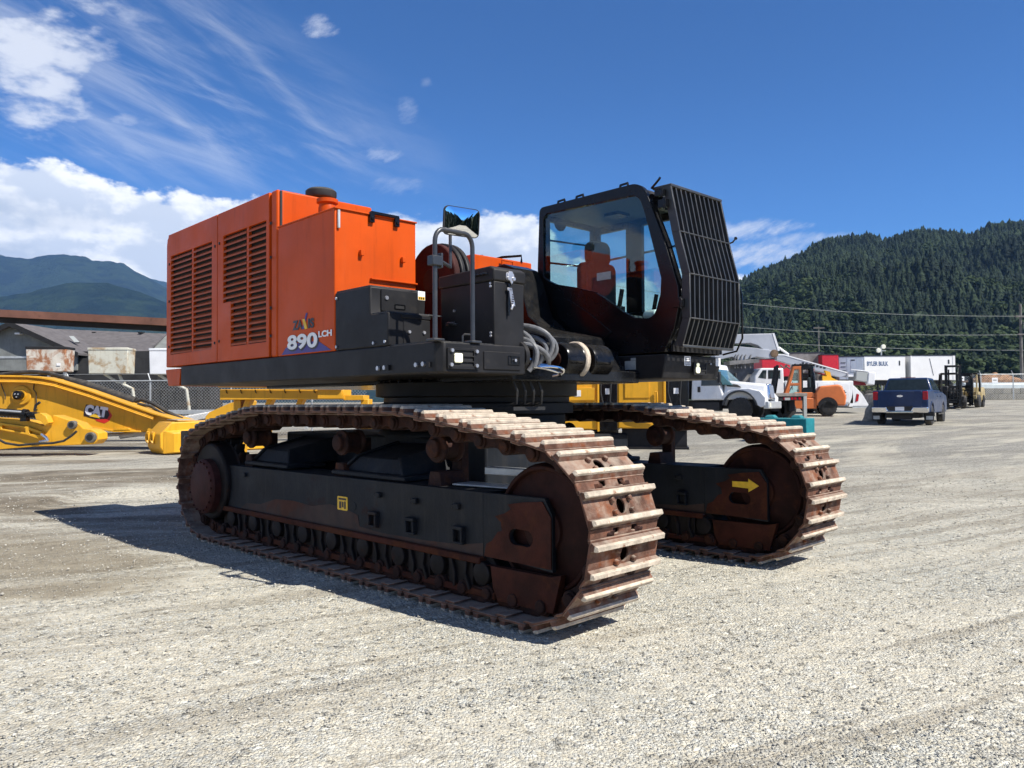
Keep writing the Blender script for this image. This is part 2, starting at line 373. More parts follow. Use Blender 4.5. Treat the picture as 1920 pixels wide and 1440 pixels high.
M['lampglass'] = mat('lamp_lens', (0.9, 0.88, 0.72), 0.12, var=0.05)
M['lamp_on'] = mat('lit_work_lamp', (0.9, 0.86, 0.62), 0.2, var=0.15, vs=40, emit=0.45)
M['taillight'] = mat('red_lamp_lens', (0.38, 0.008, 0.016), 0.2, var=0.1)
M['beam'] = mat('brown_rusted_beam', (0.16, 0.072, 0.048), 0.7, var=0.3, vs=1.2, rust=0.25, rs=1.5, rcol=(0.06, 0.03, 0.02))
M['galv'] = mat('galvanised_steel', (0.48, 0.50, 0.50), 0.45, metal=0.4, var=0.15)
M['concrete'] = mat('grey_concrete', (0.36, 0.35, 0.32), 0.85, var=0.2, vs=1.5, streak=0.3, dcol=(0.2, 0.18, 0.15), bump=0.2, bs=20)
M['rail_dark'] = mat('dark_guard_steel', (0.032, 0.034, 0.036), 0.42, var=0.2, dust=0.25)
M['seat'] = mat('grey_seat_fabric', (0.055, 0.06, 0.068), 0.9, var=0.2, vs=30)
M['liner'] = mat('pale_headliner', (0.11, 0.125, 0.12), 0.9, var=0.05)
M['decal_pale'] = mat('pale_sticker', (0.36, 0.38, 0.37), 0.5, var=0.1, vs=30)
M['glass'] = glass('cab_glass', (0.80, 0.905, 0.90))
M['vglass'] = mat('dark_vehicle_glass', (0.02, 0.03, 0.035), 0.05, var=0.2)
M['sglass'] = mat('pale_vehicle_glass', (0.06, 0.13, 0.15), 0.04, var=0.4, vs=2)
# ------------------------------------------------------------------ ground, hills, air
FPX = 1463.63
def at(px, py, d):
    """point of the place that stands d metres ahead and shows at photo pixel (px, py)"""
    p, ro = R(1.3621), R(0.3337); a, b_ = px-960, py-720
    qx = a*math.cos(ro)-b_*math.sin(ro); qy = a*math.sin(ro)+b_*math.cos(ro)
    fw = Vector((0, math.cos(p), math.sin(p))); u = Vector((0, -math.sin(p), math.cos(p)))
    r = fw + Vector((1, 0, 0))*(qx/FPX) - u*(qy/FPX)
    return Vector((0, 0, CAM_H)) + r*(d/r.y)
def gz(x, y):
    t = min(y, 72)-9.0; v = 0.0235*(t+math.sqrt(t*t+12))/2 - 0.012
    if y > 72: v += 0.0235*8*(1-math.exp(-(y-72)/8.0))
    return max(v, 0.0) if y > 0 else 0.0

def ground():
    ys = [-400, -150, -60, -25, -10, -4, -1]+[0+.25*i for i in range(60)]+[15*1.055**i for i in range(1, 62)]+[600, 1000, 2000, 3500, 6000, 9000]
    xs = [0.4*i for i in range(0, 30)]+[12*1.08**i for i in range(1, 40)]+[350, 600, 1200, 2500, 5000, 9000]
    xs = sorted(set([-x for x in xs]+xs))
    vs = []
    for y in ys:
        for x in xs:
            z = gz(x, y)
            z += 0.012*mnoise.noise(Vector((x*.5, y*.5, 0)))+0.008*mnoise.noise(Vector((x*1.7, y*1.7, 3))) if abs(x) < 60 and -5 < y < 80 else 0
            if 3.6 < y < 13 and -7 < x < 5: z = min(z, -0.001)
            vs.append((x, y, z))
    n = len(xs)
    fs = [(j*n+i, j*n+i+1, (j+1)*n+i+1, (j+1)*n+i) for j in range(len(ys)-1) for i in range(n-1)]
    m = bpy.data.materials.new('gravel_ground'); m.use_nodes = True; t = NT(m.node_tree)
    P = t.n('ShaderNodeNewGeometry').outputs['Position']
    wob = t.n('ShaderNodeVectorMath', operation='ADD'); t.l(P, wob.inputs[0])
    # stones of three sizes
    v1 = t.vor(P, 52.0); v2 = t.vor(P, 110.0); v3 = t.vor(P, 24.0)
    def rnd(v): s = t.n('ShaderNodeSeparateColor'); t.l(v.outputs['Color'], s.inputs[0]); return s.outputs[0], s.outputs[1]
    r1, g1 = rnd(v1); r2, g2 = rnd(v2); r3, g3 = rnd(v3)
    big = t.ss(r3, 0.80, 0.83)                                     # a fifth of the cells are larger stones
    lum = t.mix(big, t.mix(0.45, t.comb(r1, r1, r1), t.comb(r2, r2, r2)), t.comb(g3, g3, g3))
    stone = t.mix(lum, (0.27, 0.26, 0.232), (0.84, 0.81, 0.725))
    warm = t.mix(g1, (0.88, 0.93, 1.0), (1.0, 0.96, 0.88)); stone = t.mix(1.0, stone, warm, 'MULTIPLY')
    # fines between: pale dust and tan dirt
    nl = t.noise(P, 0.55, 6, 0.6, 0.3); nm = t.noise(P, 3.2, 6, 0.65)
    st1 = t.noise(t.mapping(P, rot=(0, 0, R(-28)), sc=(0.13, 2.4, 1)), 1.0, 7, 0.62, 0.35)     # wheel streaks
    st2 = t.noise(t.mapping(P, rot=(0, 0, R(-22)), sc=(0.10, 1.1, 1)), 1.0, 6, 0.6, 0.9)
    fine = t.mix(t.ss(nm, 0.3, 0.7), (0.44, 0.40, 0.325), (0.64, 0.60, 0.51))
    sy = t.n('ShaderNodeSeparateXYZ'); t.l(P, sy.inputs[0])
    far = t.ss(sy.outputs[1], 5.5, 17.0)
    cover = t.math('ADD', t.math('MULTIPLY', st1, 0.75), t.math('MULTIPLY', nl, 0.45))
    cover = t.ss(cover, 0.50, 0.72)
    cover = t.math('MAXIMUM', t.math('MULTIPLY', cover, 0.75), t.math('MULTIPLY', far, t.ss(t.math('ADD', st2, t.math('MULTIPLY', nl, 0.3)), 0.55, 0.75)))
    c = t.mix(cover, stone, t.mix(0.55, fine, stone))
    # brown damp dirt patches, mostly farther off and to the left
    left = t.ss(sy.outputs[0], 2.0, -4.0)
    dn = t.noise(t.mapping(P, rot=(0, 0, R(-12)), sc=(0.10, 0.42, 1)), 1.0, 7, 0.66, 0.8)
    dk = t.math('MULTIPLY', t.ss(dn, 0.42, 0.54), t.math('MULTIPLY', t.ss(sy.outputs[1], 7.0, 11.5), t.math('ADD', t.math('MULTIPLY', left, 0.60), 0.30)))
    c = t.mix(dk, c, t.mix(t.ss(nm, 0.35, 0.65), (0.115, 0.095, 0.07), (0.23, 0.195, 0.15)))
    dn2 = t.noise(t.mapping(P, loc=(5, 2, 0), rot=(0, 0, R(-29)), sc=(0.16, 2.6, 1)), 1.0, 8, 0.68, 0.5)
    tan = t.math('MULTIPLY', t.ss(dn2, 0.50, 0.60), 0.80)
    c = t.mix(tan, c, t.mix(0.38, (0.25, 0.22, 0.175), c))
    grey = t.ss(t.noise(P, 0.35, 4, 0.6), 0.50, 0.66); c = t.mix(t.math('MULTIPLY', grey, 0.35), c, t.mix(1.0, c, (0.66, 0.70, 0.74), 'MULTIPLY'))
    # greyer, coarser stone farther off, with pale wheel lanes swept across it
    fg = t.ss(sy.outputs[1], 9.0, 20.0)
    lane = t.noise(t.mapping(P, loc=(3, 1, 0), rot=(0, 0, R(-34)), sc=(0.10, 0.50, 1)), 1.0, 8, 0.66, 2.6)
    dx = t.math('SUBTRACT', sy.outputs[0], 30.0); dy = t.math('SUBTRACT', sy.outputs[1], 6.0)      # lanes bending round the yard
    rr = t.math('SQRT', t.math('ADD', t.math('MULTIPLY', dx, dx), t.math('MULTIPLY', dy, dy))); aa = t.math('ARCTAN2', dy, dx)
    turn = t.noise(t.comb(t.math('MULTIPLY', rr, 0.55), t.math('MULTIPLY', aa, 2.2), 1.7), 1.0, 8, 0.68, 0.8)
    lane = t.math('ADD', t.math('MULTIPLY', lane, 0.5), t.math('MULTIPLY', turn, 0.5))
    fgrey = t.mix(lum, (0.135, 0.133, 0.126), (0.40, 0.39, 0.365))
    fcol = t.mix(t.ss(lane, 0.47, 0.60), fgrey, (0.47, 0.445, 0.385))
    fcol = t.mix(t.math('MULTIPLY', t.ss(dn, 0.45, 0.56), t.math('ADD', 0.15, t.math('MULTIPLY', left, 0.60))), fcol, t.mix(t.ss(nm, 0.35, 0.65), (0.115, 0.095, 0.07), (0.22, 0.185, 0.14)))
    c = t.mix(t.math('MULTIPLY', fg, 0.85), c, fcol)
    # smooth patch of fine tan dirt, left of the machine
    px_ = t.math('DIVIDE', t.math('ADD', sy.outputs[0], 5.6), 2.6); py_ = t.math('DIVIDE', t.math('SUBTRACT', sy.outputs[1], 7.4), 1.7)
    pd = t.math('ADD', t.math('ADD', t.math('MULTIPLY', px_, px_), t.math('MULTIPLY', py_, py_)), t.math('MULTIPLY', t.math('SUBTRACT', t.noise(t.mapping(P, rot=(0, 0, R(-20)), sc=(.3, 1.2, 1)), 1.0, 7, .68), .5), 4.5))
    c = t.mix(t.math('MULTIPLY', t.ss(pd, 1.1, 0.3), 0.8), c, t.mix(t.ss(nm, .3, .7), (0.215, 0.185, 0.14), (0.30, 0.265, 0.205)))
    c = t.mix(1.0, c, (1.0, 0.992, 0.945), 'MULTIPLY')
    bsd = t.n('ShaderNodeBsdfPrincipled'); t.l(c, bsd.inputs['Base Color']); bsd.inputs['Roughness'].default_value = 0.95
    bsd.inputs['Specular IOR Level'].default_value = 0.15
    h = t.math('ADD', t.math('MULTIPLY', v1.outputs['Distance'], -0.9), t.math('MULTIPLY', v2.outputs['Distance'], -0.45))
    h = t.math('ADD', h, t.math('MULTIPLY', t.math('MULTIPLY', v3.outputs['Distance'], big), -1.6))
    h = t.math('ADD', t.math('MULTIPLY', h, t.math('SUBTRACT', 1.0, t.math('MULTIPLY', cover, 0.55))), t.math('MULTIPLY', nm, 1.2))
    bp = t.n('ShaderNodeBump'); bp.inputs['Strength'].default_value = 0.9; bp.inputs['Distance'].default_value = 0.016
    t.l(h, bp.inputs['Height']); t.l(bp.outputs[0], bsd.inputs['Normal'])
    o = t.n('ShaderNodeOutputMaterial'); t.l(bsd.outputs[0], o.inputs[0])
    b = MB(); b.add(vs, fs); tag(b.build('ground', m, smooth=180, fixn=False), kind='structure')
ground()

def mesh_np(name, V, F, m, tint=None):
    me = bpy.data.meshes.new(name); V = np.asarray(V, np.float32); F = np.asarray(F, np.int32)
    me.vertices.add(len(V)); me.vertices.foreach_set('co', V.ravel())
    me.loops.add(F.size); me.loops.foreach_set('vertex_index', F.ravel())
    me.polygons.add(len(F)); me.polygons.foreach_set('loop_start', np.arange(0, F.size, F.shape[1], dtype=np.int32))
    me.update(calc_edges=True)
    if tint is not None:
        a = me.attributes.new('tint', 'FLOAT', 'POINT'); a.data.foreach_set('value', np.asarray(tint, np.float32))
    me.materials.append(m); o = bpy.data.objects.new(name, me); col.objects.link(o); return o
def scatter(name, temps, idx, pos, size, yaw, m, tints):
    Vs, Fs, Ts, off = [], [], [], 0
    for k, (tv, tf) in enumerate(temps):
        sel = np.where(idx == k)[0]
        if not len(sel): continue
        c, s = np.cos(yaw[sel]), np.sin(yaw[sel]); n = len(tv)
        x = tv[None, :, 0]*c[:, None]-tv[None, :, 1]*s[:, None]; y = tv[None, :, 0]*s[:, None]+tv[None, :, 1]*c[:, None]
        v = np.stack([x, y, np.repeat(tv[None, :, 2], len(sel), 0)], -1)*size[sel][:, None, :] + pos[sel][:, None, :]
        f = tf[None]+(np.arange(len(sel))*n)[:, None, None]+off
        Vs.append(v.reshape(-1, 3)); Fs.append(f.reshape(-1, 3)); Ts.append(np.repeat(tints[sel], n)); off += n*len(sel)
    return mesh_np(name, np.concatenate(Vs), np.concatenate(Fs), m, np.concatenate(Ts))

# loose stones on the near ground
def stones():
    def ico():
        p = (1+5**.5)/2
        v = np.array([(-1,p,0),(1,p,0),(-1,-p,0),(1,-p,0),(0,-1,p),(0,1,p),(0,-1,-p),(0,1,-p),(p,0,-1),(p,0,1),(-p,0,-1),(-p,0,1)], float); v /= np.linalg.norm(v[0])
        f = np.array([(0,11,5),(0,5,1),(0,1,7),(0,7,10),(0,10,11),(1,5,9),(5,11,4),(11,10,2),(10,7,6),(7,1,8),(3,9,4),(3,4,2),(3,2,6),(3,6,8),(3,8,9),(4,9,5),(2,4,11),(6,2,10),(8,6,7),(9,8,1)])
        return v, f
    v, f = ico(); temps = []
    for k in range(6): temps.append((v*(1+rng.uniform(-.32, .32, (12, 1)))*np.array([1, .75, .55]), f))
    N = 26000
    u = rng.random(N); Y = 2.9*(15.0/2.9)**u; X = Y*rng.uniform(-.72, .72, N)
    r = 0.0035+0.006*rng.random(N)**2.5+0.007*(rng.random(N) > .992); r *= 0.75+Y/16
    Z = np.array([gz(x, y) for x, y in zip(X, Y)])+r*.15+.004
    size = np.stack([r*rng.uniform(.8, 1.3, N), r*rng.uniform(.8, 1.3, N), r*rng.uniform(.7, 1.2, N)], -1)
    m = bpy.data.materials.new('loose_stone'); m.use_nodes = True; t = NT(m.node_tree)
    at_ = t.n('ShaderNodeAttribute', attribute_name='tint')
    c = t.mix(at_.outputs['Fac'], (0.25, 0.24, 0.21), (0.60, 0.575, 0.50))
    bs = t.n('ShaderNodeBsdfPrincipled'); t.l(c, bs.inputs['Base Color']); bs.inputs['Roughness'].default_value = .9
    o = t.n('ShaderNodeOutputMaterial'); t.l(bs.outputs[0], o.inputs[0])
    tag(scatter('loose_stones', temps, rng.integers(0, 6, N), np.stack([X, Y, Z], -1), size, rng.uniform(0, 6.28, N), m, rng.random(N)), kind='stuff')
stones()

# mountains far left
def foliage_mat(name, a, b, rough=0.9, trans=0.0, sc=0.35):
    m = bpy.data.materials.new(name); m.use_nodes = True; t = NT(m.node_tree)
    at_ = t.n('ShaderNodeAttribute', attribute_name='tint')
    P = t.n('ShaderNodeNewGeometry').outputs['Position']
    n = t.noise(P, sc, 5, 0.6); big = t.noise(P, 0.016, 4, 0.6)
    c = t.mix(t.math('ADD', t.math('ADD', t.math('MULTIPLY', at_.outputs['Fac'], 0.65), t.math('MULTIPLY', t.math('SUBTRACT', n, .4), 0.6)), t.math('MULTIPLY', t.math('SUBTRACT', big, .5), 1.5), clamp=True), a, b)
    bs = t.n('ShaderNodeBsdfPrincipled'); t.l(c, bs.inputs['Base Color']); bs.inputs['Roughness'].default_value = rough
    bs.inputs['Specular IOR Level'].default_value = 0.2
    o = t.n('ShaderNodeOutputMaterial'); t.l(bs.outputs[0], o.inputs[0]); return m
def mountain(name, ridge, d0, d1, rough, seed, ca, cb):
    px = np.array([q[0] for q in ridge], float); py = np.array([q[1] for q in ridge], float)
    NX, NS = 260, 70; vs = []
    X = np.linspace(px[0], px[-1], NX)
    for x in X:
        top = np.interp(x, px, py); p = at(x, top, d1); H = p.z; dirx = p.x/d1
        for k in range(NS+14):
            s = k/NS; d = d0+(d1-d0)*s
            f = (0.20*s+0.80*s*s*(3-2*s)) if s <= 1 else 1-(s-1)*2.2
            q = Vector((dirx*d*.0012, d*.0012, seed))
            nz = mnoise.fractal(q, 1.0, 2.0, 6); rd = 1-abs(mnoise.noise(Vector((dirx*d*.0021+.3*nz, d*.0009, seed+5))))*2
            z = H*f + rough*H*(nz*.7+rd*.35)*math.sin(math.pi*min(1, s))**.8*(1 if s <= 1 else 0)
            z += H*.012*mnoise.fractal(Vector((dirx*d*.012, d*.012, seed)), 1.0, 2.0, 3)
            vs.append((dirx*d, d, z-3))
    n = NS+14
    fs = [(i*n+j, (i+1)*n+j, (i+1)*n+j+1, i*n+j+1) for i in range(NX-1) for j in range(n-1)]
    m = bpy.data.materials.new(name+'_forest'); m.use_nodes = True; t = NT(m.node_tree)
    P = t.n('ShaderNodeNewGeometry').outputs['Position']
    a = t.noise(P, 0.0022, 8, 0.62, 0.4); f2 = t.noise(P, 0.03, 6, 0.7)
    a2 = t.noise(t.mapping(P, sc=(1, 1, 3)), 0.008, 7, 0.68, 0.6); c = t.mix(t.ss(t.math('ADD', t.math('MULTIPLY', a, .55), t.math('MULTIPLY', a2, .5)), 0.46, 0.58), ca, cb); c = t.mix(t.math('MULTIPLY', t.ss(f2, .3, .7), .8), c, t.mix(1.0, c, (.45, .5, .5), 'MULTIPLY'))
    bs = t.n('ShaderNodeBsdfPrincipled'); t.l(c, bs.inputs['Base Color']); bs.inputs['Roughness'].default_value = 1.0; bs.inputs['Specular IOR Level'].default_value = 0
    bp = t.n('ShaderNodeBump'); bp.inputs['Strength'].default_value = .9; bp.inputs['Distance'].default_value = 45; t.l(f2, bp.inputs['Height']); t.l(bp.outputs[0], bs.inputs['Normal'])
    o = t.n('ShaderNodeOutputMaterial'); t.l(bs.outputs[0], o.inputs[0])
    b = MB(); b.add(vs, fs); return tag(b.build(name, m, smooth=180, fixn=False), kind='structure')
mountain('mountain', [(-700, 560), (-400, 520), (-200, 500), (-80, 486), (0, 479), (52, 488), (80, 482), (105, 478.5), (135, 481), (159, 484), (173, 491), (204, 491), (231, 496), (253, 511), (282, 524), (311, 541), (380, 570), (480, 600), (620, 650), (800, 700), (1000, 735)],
         3600, 5600, .10, 2.0, (0.012, 0.020, 0.020), (0.035, 0.055, 0.030))
mountain('distant_ridge', [(100, 560), (200, 530), (262, 518), (311, 529), (380, 545), (480, 560), (620, 600), (800, 660), (1000, 720)], 6400, 7600, .06, 9.0, (0.018, 0.030, 0.026), (0.03, 0.05, 0.03))
mountain('foothill', [(-700, 640), (-300, 590), (-60, 560), (0, 557), (60, 548), (120, 532), (200, 528), (260, 546), (311, 566), (400, 600), (520, 650), (700, 700), (900, 740)], 2300, 3300, .08, 4.0, (0.012, 0.024, 0.019), (0.036, 0.058, 0.028))

# forest hill on the right
RIDGE = [(1100, 720), (1180, 668), (1260, 610), (1340, 565), (1385, 538), (1420, 520), (1440, 513), (1475, 500), (1500, 484), (1530, 468), (1570, 454), (1600, 450), (1640, 450), (1658, 462), (1690, 447), (1720, 437), (1760, 437), (1800, 439), (1825, 445), (1850, 435), (1880, 427), (1920, 423), (2000, 415), (2100, 420), (2250, 460), (2500, 560)]
RX = np.array([q[0] for q in RIDGE], float); RY = np.array([q[1] for q in RIDGE], float)
H0, H1 = 330.0, 1000.0
def hill_pt(px, s):
    d = H0+(H1-H0)*s
    p = at(px, float(np.interp(px, RX, RY)), H1); H = p.z-6; ux = (px-960)/FPX
    f = (s**1.08) if s <= 1 else 1-(s-1)*1.4
    q = Vector((ux*d*.006, d*.006, 1.3))
    z = H*f + H*.11*mnoise.fractal(q, 1.0, 2.0, 4)*math.sin(math.pi*min(1, max(0, s)))
    return Vector((ux*d, d, 1.4+z))
def hill():
    NX, NS = 120, 50; vs = [tuple(hill_pt(px, k/NS)) for px in np.linspace(1100, 2500, NX) for k in range(NS+12)]
    n = NS+12; fs = [(i*n+j, (i+1)*n+j, (i+1)*n+j+1, i*n+j+1) for i in range(NX-1) for j in range(n-1)]
    b = MB(); b.add(vs, fs)
    tag(b.build('hill', mat('hill_undergrowth', (0.022, 0.038, 0.018), 1.0, var=.4, vs=.08), smooth=180, fixn=False), kind='structure')
hill()
def conifer_t(seed, layers=6, pts=7):
    r = np.random.default_rng(seed); V, F = [], []
    for k in range(layers):
        z0 = .06+.90*k/layers; z1 = min(1.0, z0+.26); rad = r.uniform(.17, .24)*(1-k/layers)**r.uniform(.7, 1.0)+.014
        V.append((r.normal(0, .008), r.normal(0, .008), z1)); c = len(V)-1; base = len(V); ph = r.uniform(0, 6.28)
        for j in range(pts*2):
            a = ph+math.pi*j/pts+r.normal(0, .08); q = rad*(r.uniform(.85, 1.2) if j % 2 == 0 else r.uniform(.42, .62))
            V.append((q*math.cos(a), q*math.sin(a), z0-(.045 if j % 2 == 0 else -.03)+r.normal(0, .012)))
        for j in range(pts*2): F.append((c, base+j, base+(j+1) % (pts*2)))
    return np.array(V), np.array(F)
def leafy_t(seed, n=150):
    r = np.random.default_rng(seed); V, F = [], []
    lob = [(np.array([r.normal(0, .16), r.normal(0, .16), r.uniform(.38, .8)]), r.uniform(.16, .27)) for _ in range(7)]
    for _ in range(n):
        c, rr = lob[r.integers(0, 7)]; d = r.normal(0, 1, 3); d /= np.linalg.norm(d); p = c+d*rr*r.uniform(.75, 1.05)*np.array([1, 1, .85])
        a = np.cross(d, r.normal(0, 1, 3)); a /= np.linalg.norm(a); b = np.cross(d, a); w = r.uniform(.05, .10); tilt = d*r.normal(0, .03)
        i = len(V); V += [p+a*w, p+b*w*.8+tilt, p-a*w*.9, p-b*w*.8-tilt]; F += [(i, i+1, i+2), (i, i+2, i+3)]
    for c, rr in lob:
        i = len(V); V += [c+np.array(q)*rr*.8 for q in ((1,0,0),(0,1,0),(-1,0,0),(0,-1,0),(0,0,1),(0,0,-1))]
        F += [(i,i+1,i+4),(i+1,i+2,i+4),(i+2,i+3,i+4),(i+3,i,i+4),(i+1,i,i+5),(i+2,i+1,i+5),(i+3,i+2,i+5),(i,i+3,i+5)]
    return np.array(V), np.array(F)
CON = [conifer_t(s) for s in range(6)]; LEAF = [leafy_t(40+s) for s in range(6)]
def forest():
    M['conifer'] = foliage_mat('conifer_foliage', (0.006, 0.013, 0.010), (0.034, 0.054, 0.026), sc=.12)
    M['leafy'] = foliage_mat('broadleaf_foliage', (0.018, 0.034, 0.014), (0.060, 0.086, 0.032), sc=.15)
    pos, kind, siz = [], [], []
    N = 33000
    for _ in range(N):
        s = float(np.sqrt(rng.uniform(.0, 1.12))) if rng.random() > .12 else rng.uniform(.93, 1.05); px = rng.uniform(1160, 2450) if rng.random() > .45 else rng.uniform(1225, 1960)
        p = hill_pt(px, s)
        nn = mnoise.noise(Vector((p.x*.012, p.y*.012, 4.2)))+.55*mnoise.noise(Vector((p.x*.04, p.y*.04, 1.2)))
        leaf = nn > .12+.42*s-.30*(px < 1520)*(s < .8)-.38*(s < .16)
        big = .75+.55*(mnoise.noise(Vector((p.x*.02, p.y*.02, 9.0)))+.5)
        h = (4.5+10*rng.random()**1.6)*big if not leaf else rng.uniform(4.5, 11)*big
        if rng.random() > .95: h *= 1.3
        pos.append(p-Vector((0, 0, .6))); kind.append(leaf); siz.append(h)
    pos = np.array(pos); kind = np.array(kind); siz = np.array(siz)
    for nm, sel, tm, mm, wf in (('conifer_forest', ~kind, CON, M['conifer'], 1.7), ('broadleaf_forest', kind, LEAF, M['leafy'], 1.35)):
        k = sel.sum(); s3 = np.stack([siz[sel]*wf*rng.uniform(.8, 1.15, k), siz[sel]*wf*rng.uniform(.8, 1.15, k), siz[sel]], -1)
        tag(scatter(nm, tm, rng.integers(0, 6, k), pos[sel], s3, rng.uniform(0, 6.28, k), mm, rng.random(k)), kind='stuff')
    # scrub along the foot of the hill
    k = 420; px = rng.uniform(1380, 2050, k); d = rng.uniform(130, 330, k); X = (px-960)/FPX*d
    hs = rng.uniform(2.0, 4.5, k)*(.6+d/400); P = np.stack([X, d, np.full(k, 1.2)], -1); s3 = np.stack([hs*1.4, hs*1.4, hs], -1)
    tag(scatter('scrub', LEAF, rng.integers(0, 6, k), P, s3, rng.uniform(0, 6.28, k), foliage_mat('scrub_foliage', (0.040, 0.062, 0.018), (0.12, 0.13, 0.045), sc=.2), rng.random(k)), kind='stuff')
    # trees behind the photographer, seen only in the mirror and the paint
    k = 90; X = rng.uniform(55, 110, k); Y = -.42*X+rng.uniform(-38, 45, k); Y = np.minimum(Y, -8); hs = rng.uniform(8, 19, k)
    tag(scatter('treeline', CON, rng.integers(0, 6, k), np.stack([X, Y, np.zeros(k)], -1), np.stack([hs*1.3, hs*1.3, hs], -1), rng.uniform(0, 6.28, k), M['conifer'], rng.random(k)), kind='stuff')
forest()
def haze():
    b = MB(); b.box(-6500, 6500, -500, 7700, -6.5, 1500)
    m = bpy.data.materials.new('valley_haze'); m.use_nodes = True; t = NT(m.node_tree)
    v = t.n('ShaderNodeVolumePrincipled'); v.inputs['Color'].default_value = (0.28, 0.54, 1.0, 1); v.inputs['Density'].default_value = 0.000065
    v.inputs['Anisotropy'].default_value = 0.0
    o = t.n('ShaderNodeOutputMaterial'); t.l(v.outputs[0], o.inputs['Volume'])
    h = tag(b.build('haze', m, smooth=0), kind='stuff')
haze()
# ------------------------------------------------------------------ the big orange excavator
EX = thing('excavator', (0.1299, 5.0369, 0.0), R(-45.067),
           'huge orange and black tracked excavator without boom, with barred black cab, on gravel', 'excavator')
G = 2.972; SW = 0.714                     # offset of the far track, shoe width
UX, UY, UPHI = -2.55, 1.843, R(-1.2212)
UM = Matrix.Translation((UX, UY, 0)) @ Matrix.Rotation(UPHI, 4, 'Z') @ Matrix.Translation((-UX, -UY, 0))

def track_path():
    c1, c2, r = (-0.115, 0.652), (-5.085, 0.652), 0.500      # the line of the chain pins
    pts = []
    for c, rr in ((c1, r), (c2, r), ((-1.55, 0.445), 0.90), ((-3.85, 0.445), 0.90)):
        pts += [q for q in circ(c, rr, 240) if rr < .8 or q[1] > 1.2]
    pts = sorted(set((round(x, 5), round(y, 5)) for x, y in pts))
    def half(ps):
        h = []
        for p in ps:
            while len(h) > 1 and (h[-1][0]-h[-2][0])*(p[1]-h[-2][1])-(h[-1][1]-h[-2][1])*(p[0]-h[-2][0]) <= 0: h.pop()
            h.append(p)
        return h
    lo, hi = half(pts), half(pts[::-1])
    loop = lo[:-1] + hi[:-1]                     # ccw in (x, z)
    P = np.array(loop + [loop[0]]); s = np.r_[0, np.cumsum(np.hypot(*np.diff(P, axis=0).T))]
    n = round(s[-1]/0.2615)
    off = 0.10
    def at(d):
        d = d % s[-1]; return np.array((np.interp(d, s, P[:, 0]), np.interp(d, s, P[:, 1])))
    return [at((i+off)*s[-1]/n) for i in range(n)], s[-1]/n
TP, PITCH = track_path()

def shoe_mesh():
    b = MB(); h = PITCH/2
    # plate, with its centre hole; x along the track, y across, z outwards
    pl = [(-h+.004, 0), (h-.004, 0), (h-.004, SW), (-h+.004, SW)]
    b.holed(pl, [circ((0.0, .357), .050, 18, .040)], 'z', -.018, .0)
    slots = [rrect(h+.008, h+.058, yy-.030, yy+.030, .012, 3) for yy in (.262, .452)]      # lip that runs on under the next plate
    b.holed([(h-.012, .006), (h+.075, .006), (h+.075, SW-.006), (h-.012, SW-.006)], slots, 'z', -.037, -.0205)
    b.prism([(h-.03, -.0181), (h-.010, -.0206), (h-.010, -.037), (h-.03, -.03)], 'y', .006, SW-.006)
    for sx in (-1, 1):
        x = sx*.0875
        b.c = 0; b.prism([(x-.030, 0), (x+.030, 0), (x+.0175, .036), (x-.0175, .036)], 'y', .0, SW)
        b.c = 1
        e = .008
        b.hexa([(x-.0200, -.006, .030), (x+.0200, -.006, .030), (x+.0200, SW+.006, .030), (x-.0200, SW+.006, .030),
                (x-.0165, e, .054), (x+.0165, e, .054), (x+.0165, SW-e, .054), (x-.0165, SW-e, .054)])
        b.c = 0
    for dx in (-.040, .040):
        for dy in (-.088, .088):
            b.cyl((dx, .357+dy, 0), (dx, .357+dy, .028), .022, 8, .018)
    b.v = [(x, y, z+.10) for x, y, z in b.v]
    o = b.build('track_shoe', [M['shoe'], M['grouser']], bevel=.004)
    me = o.data; bpy.data.objects.remove(o); return me
SHOE = shoe_mesh()

def chain_geometry(y0):
    b = MB(); n = len(TP)
    for i in range(n):
        a, c = TP[i], TP[(i+1) % n]; d = (c-a); L = np.hypot(*d); d = d/L; nrm = np.array((d[1], -d[0]))   # outward for a ccw loop
        def Q(u, w): p = a + d*u - nrm*w; return (p[0], p[1])
        prof = [(-.035, -.080), (L*.5, -.080), (L+.035, -.080), (L+.060, -.030), (L+.060, .020), (L+.02, .050), (L-.03, .050), (L*.62, .028), (L*.38, .028), (.03, .050), (-.02, .050), (-.060, .020), (-.060, -.030)]
        for s in (-1, 1):
            yc = y0 + .357 + s*.145
            b.c = 0; b.prism([Q(*q) for q in prof], 'y', yc-.028 + s*(.014 if i % 2 else -.014), yc+.028 + s*(.014 if i % 2 else -.014))
        p = Q(0, .0); b.cyl((p[0], y0+.357-.225, p[1]), (p[0], y0+.357+.225, p[1]), .044, 14)
        b.cyl((p[0], y0+.357-.205, p[1]), (p[0], y0+.357+.205, p[1]), .060, 14); b.cyl((p[0], y0+.357-.10, p[1]), (p[0], y0+.357+.10, p[1]), .055, 10)
    return b

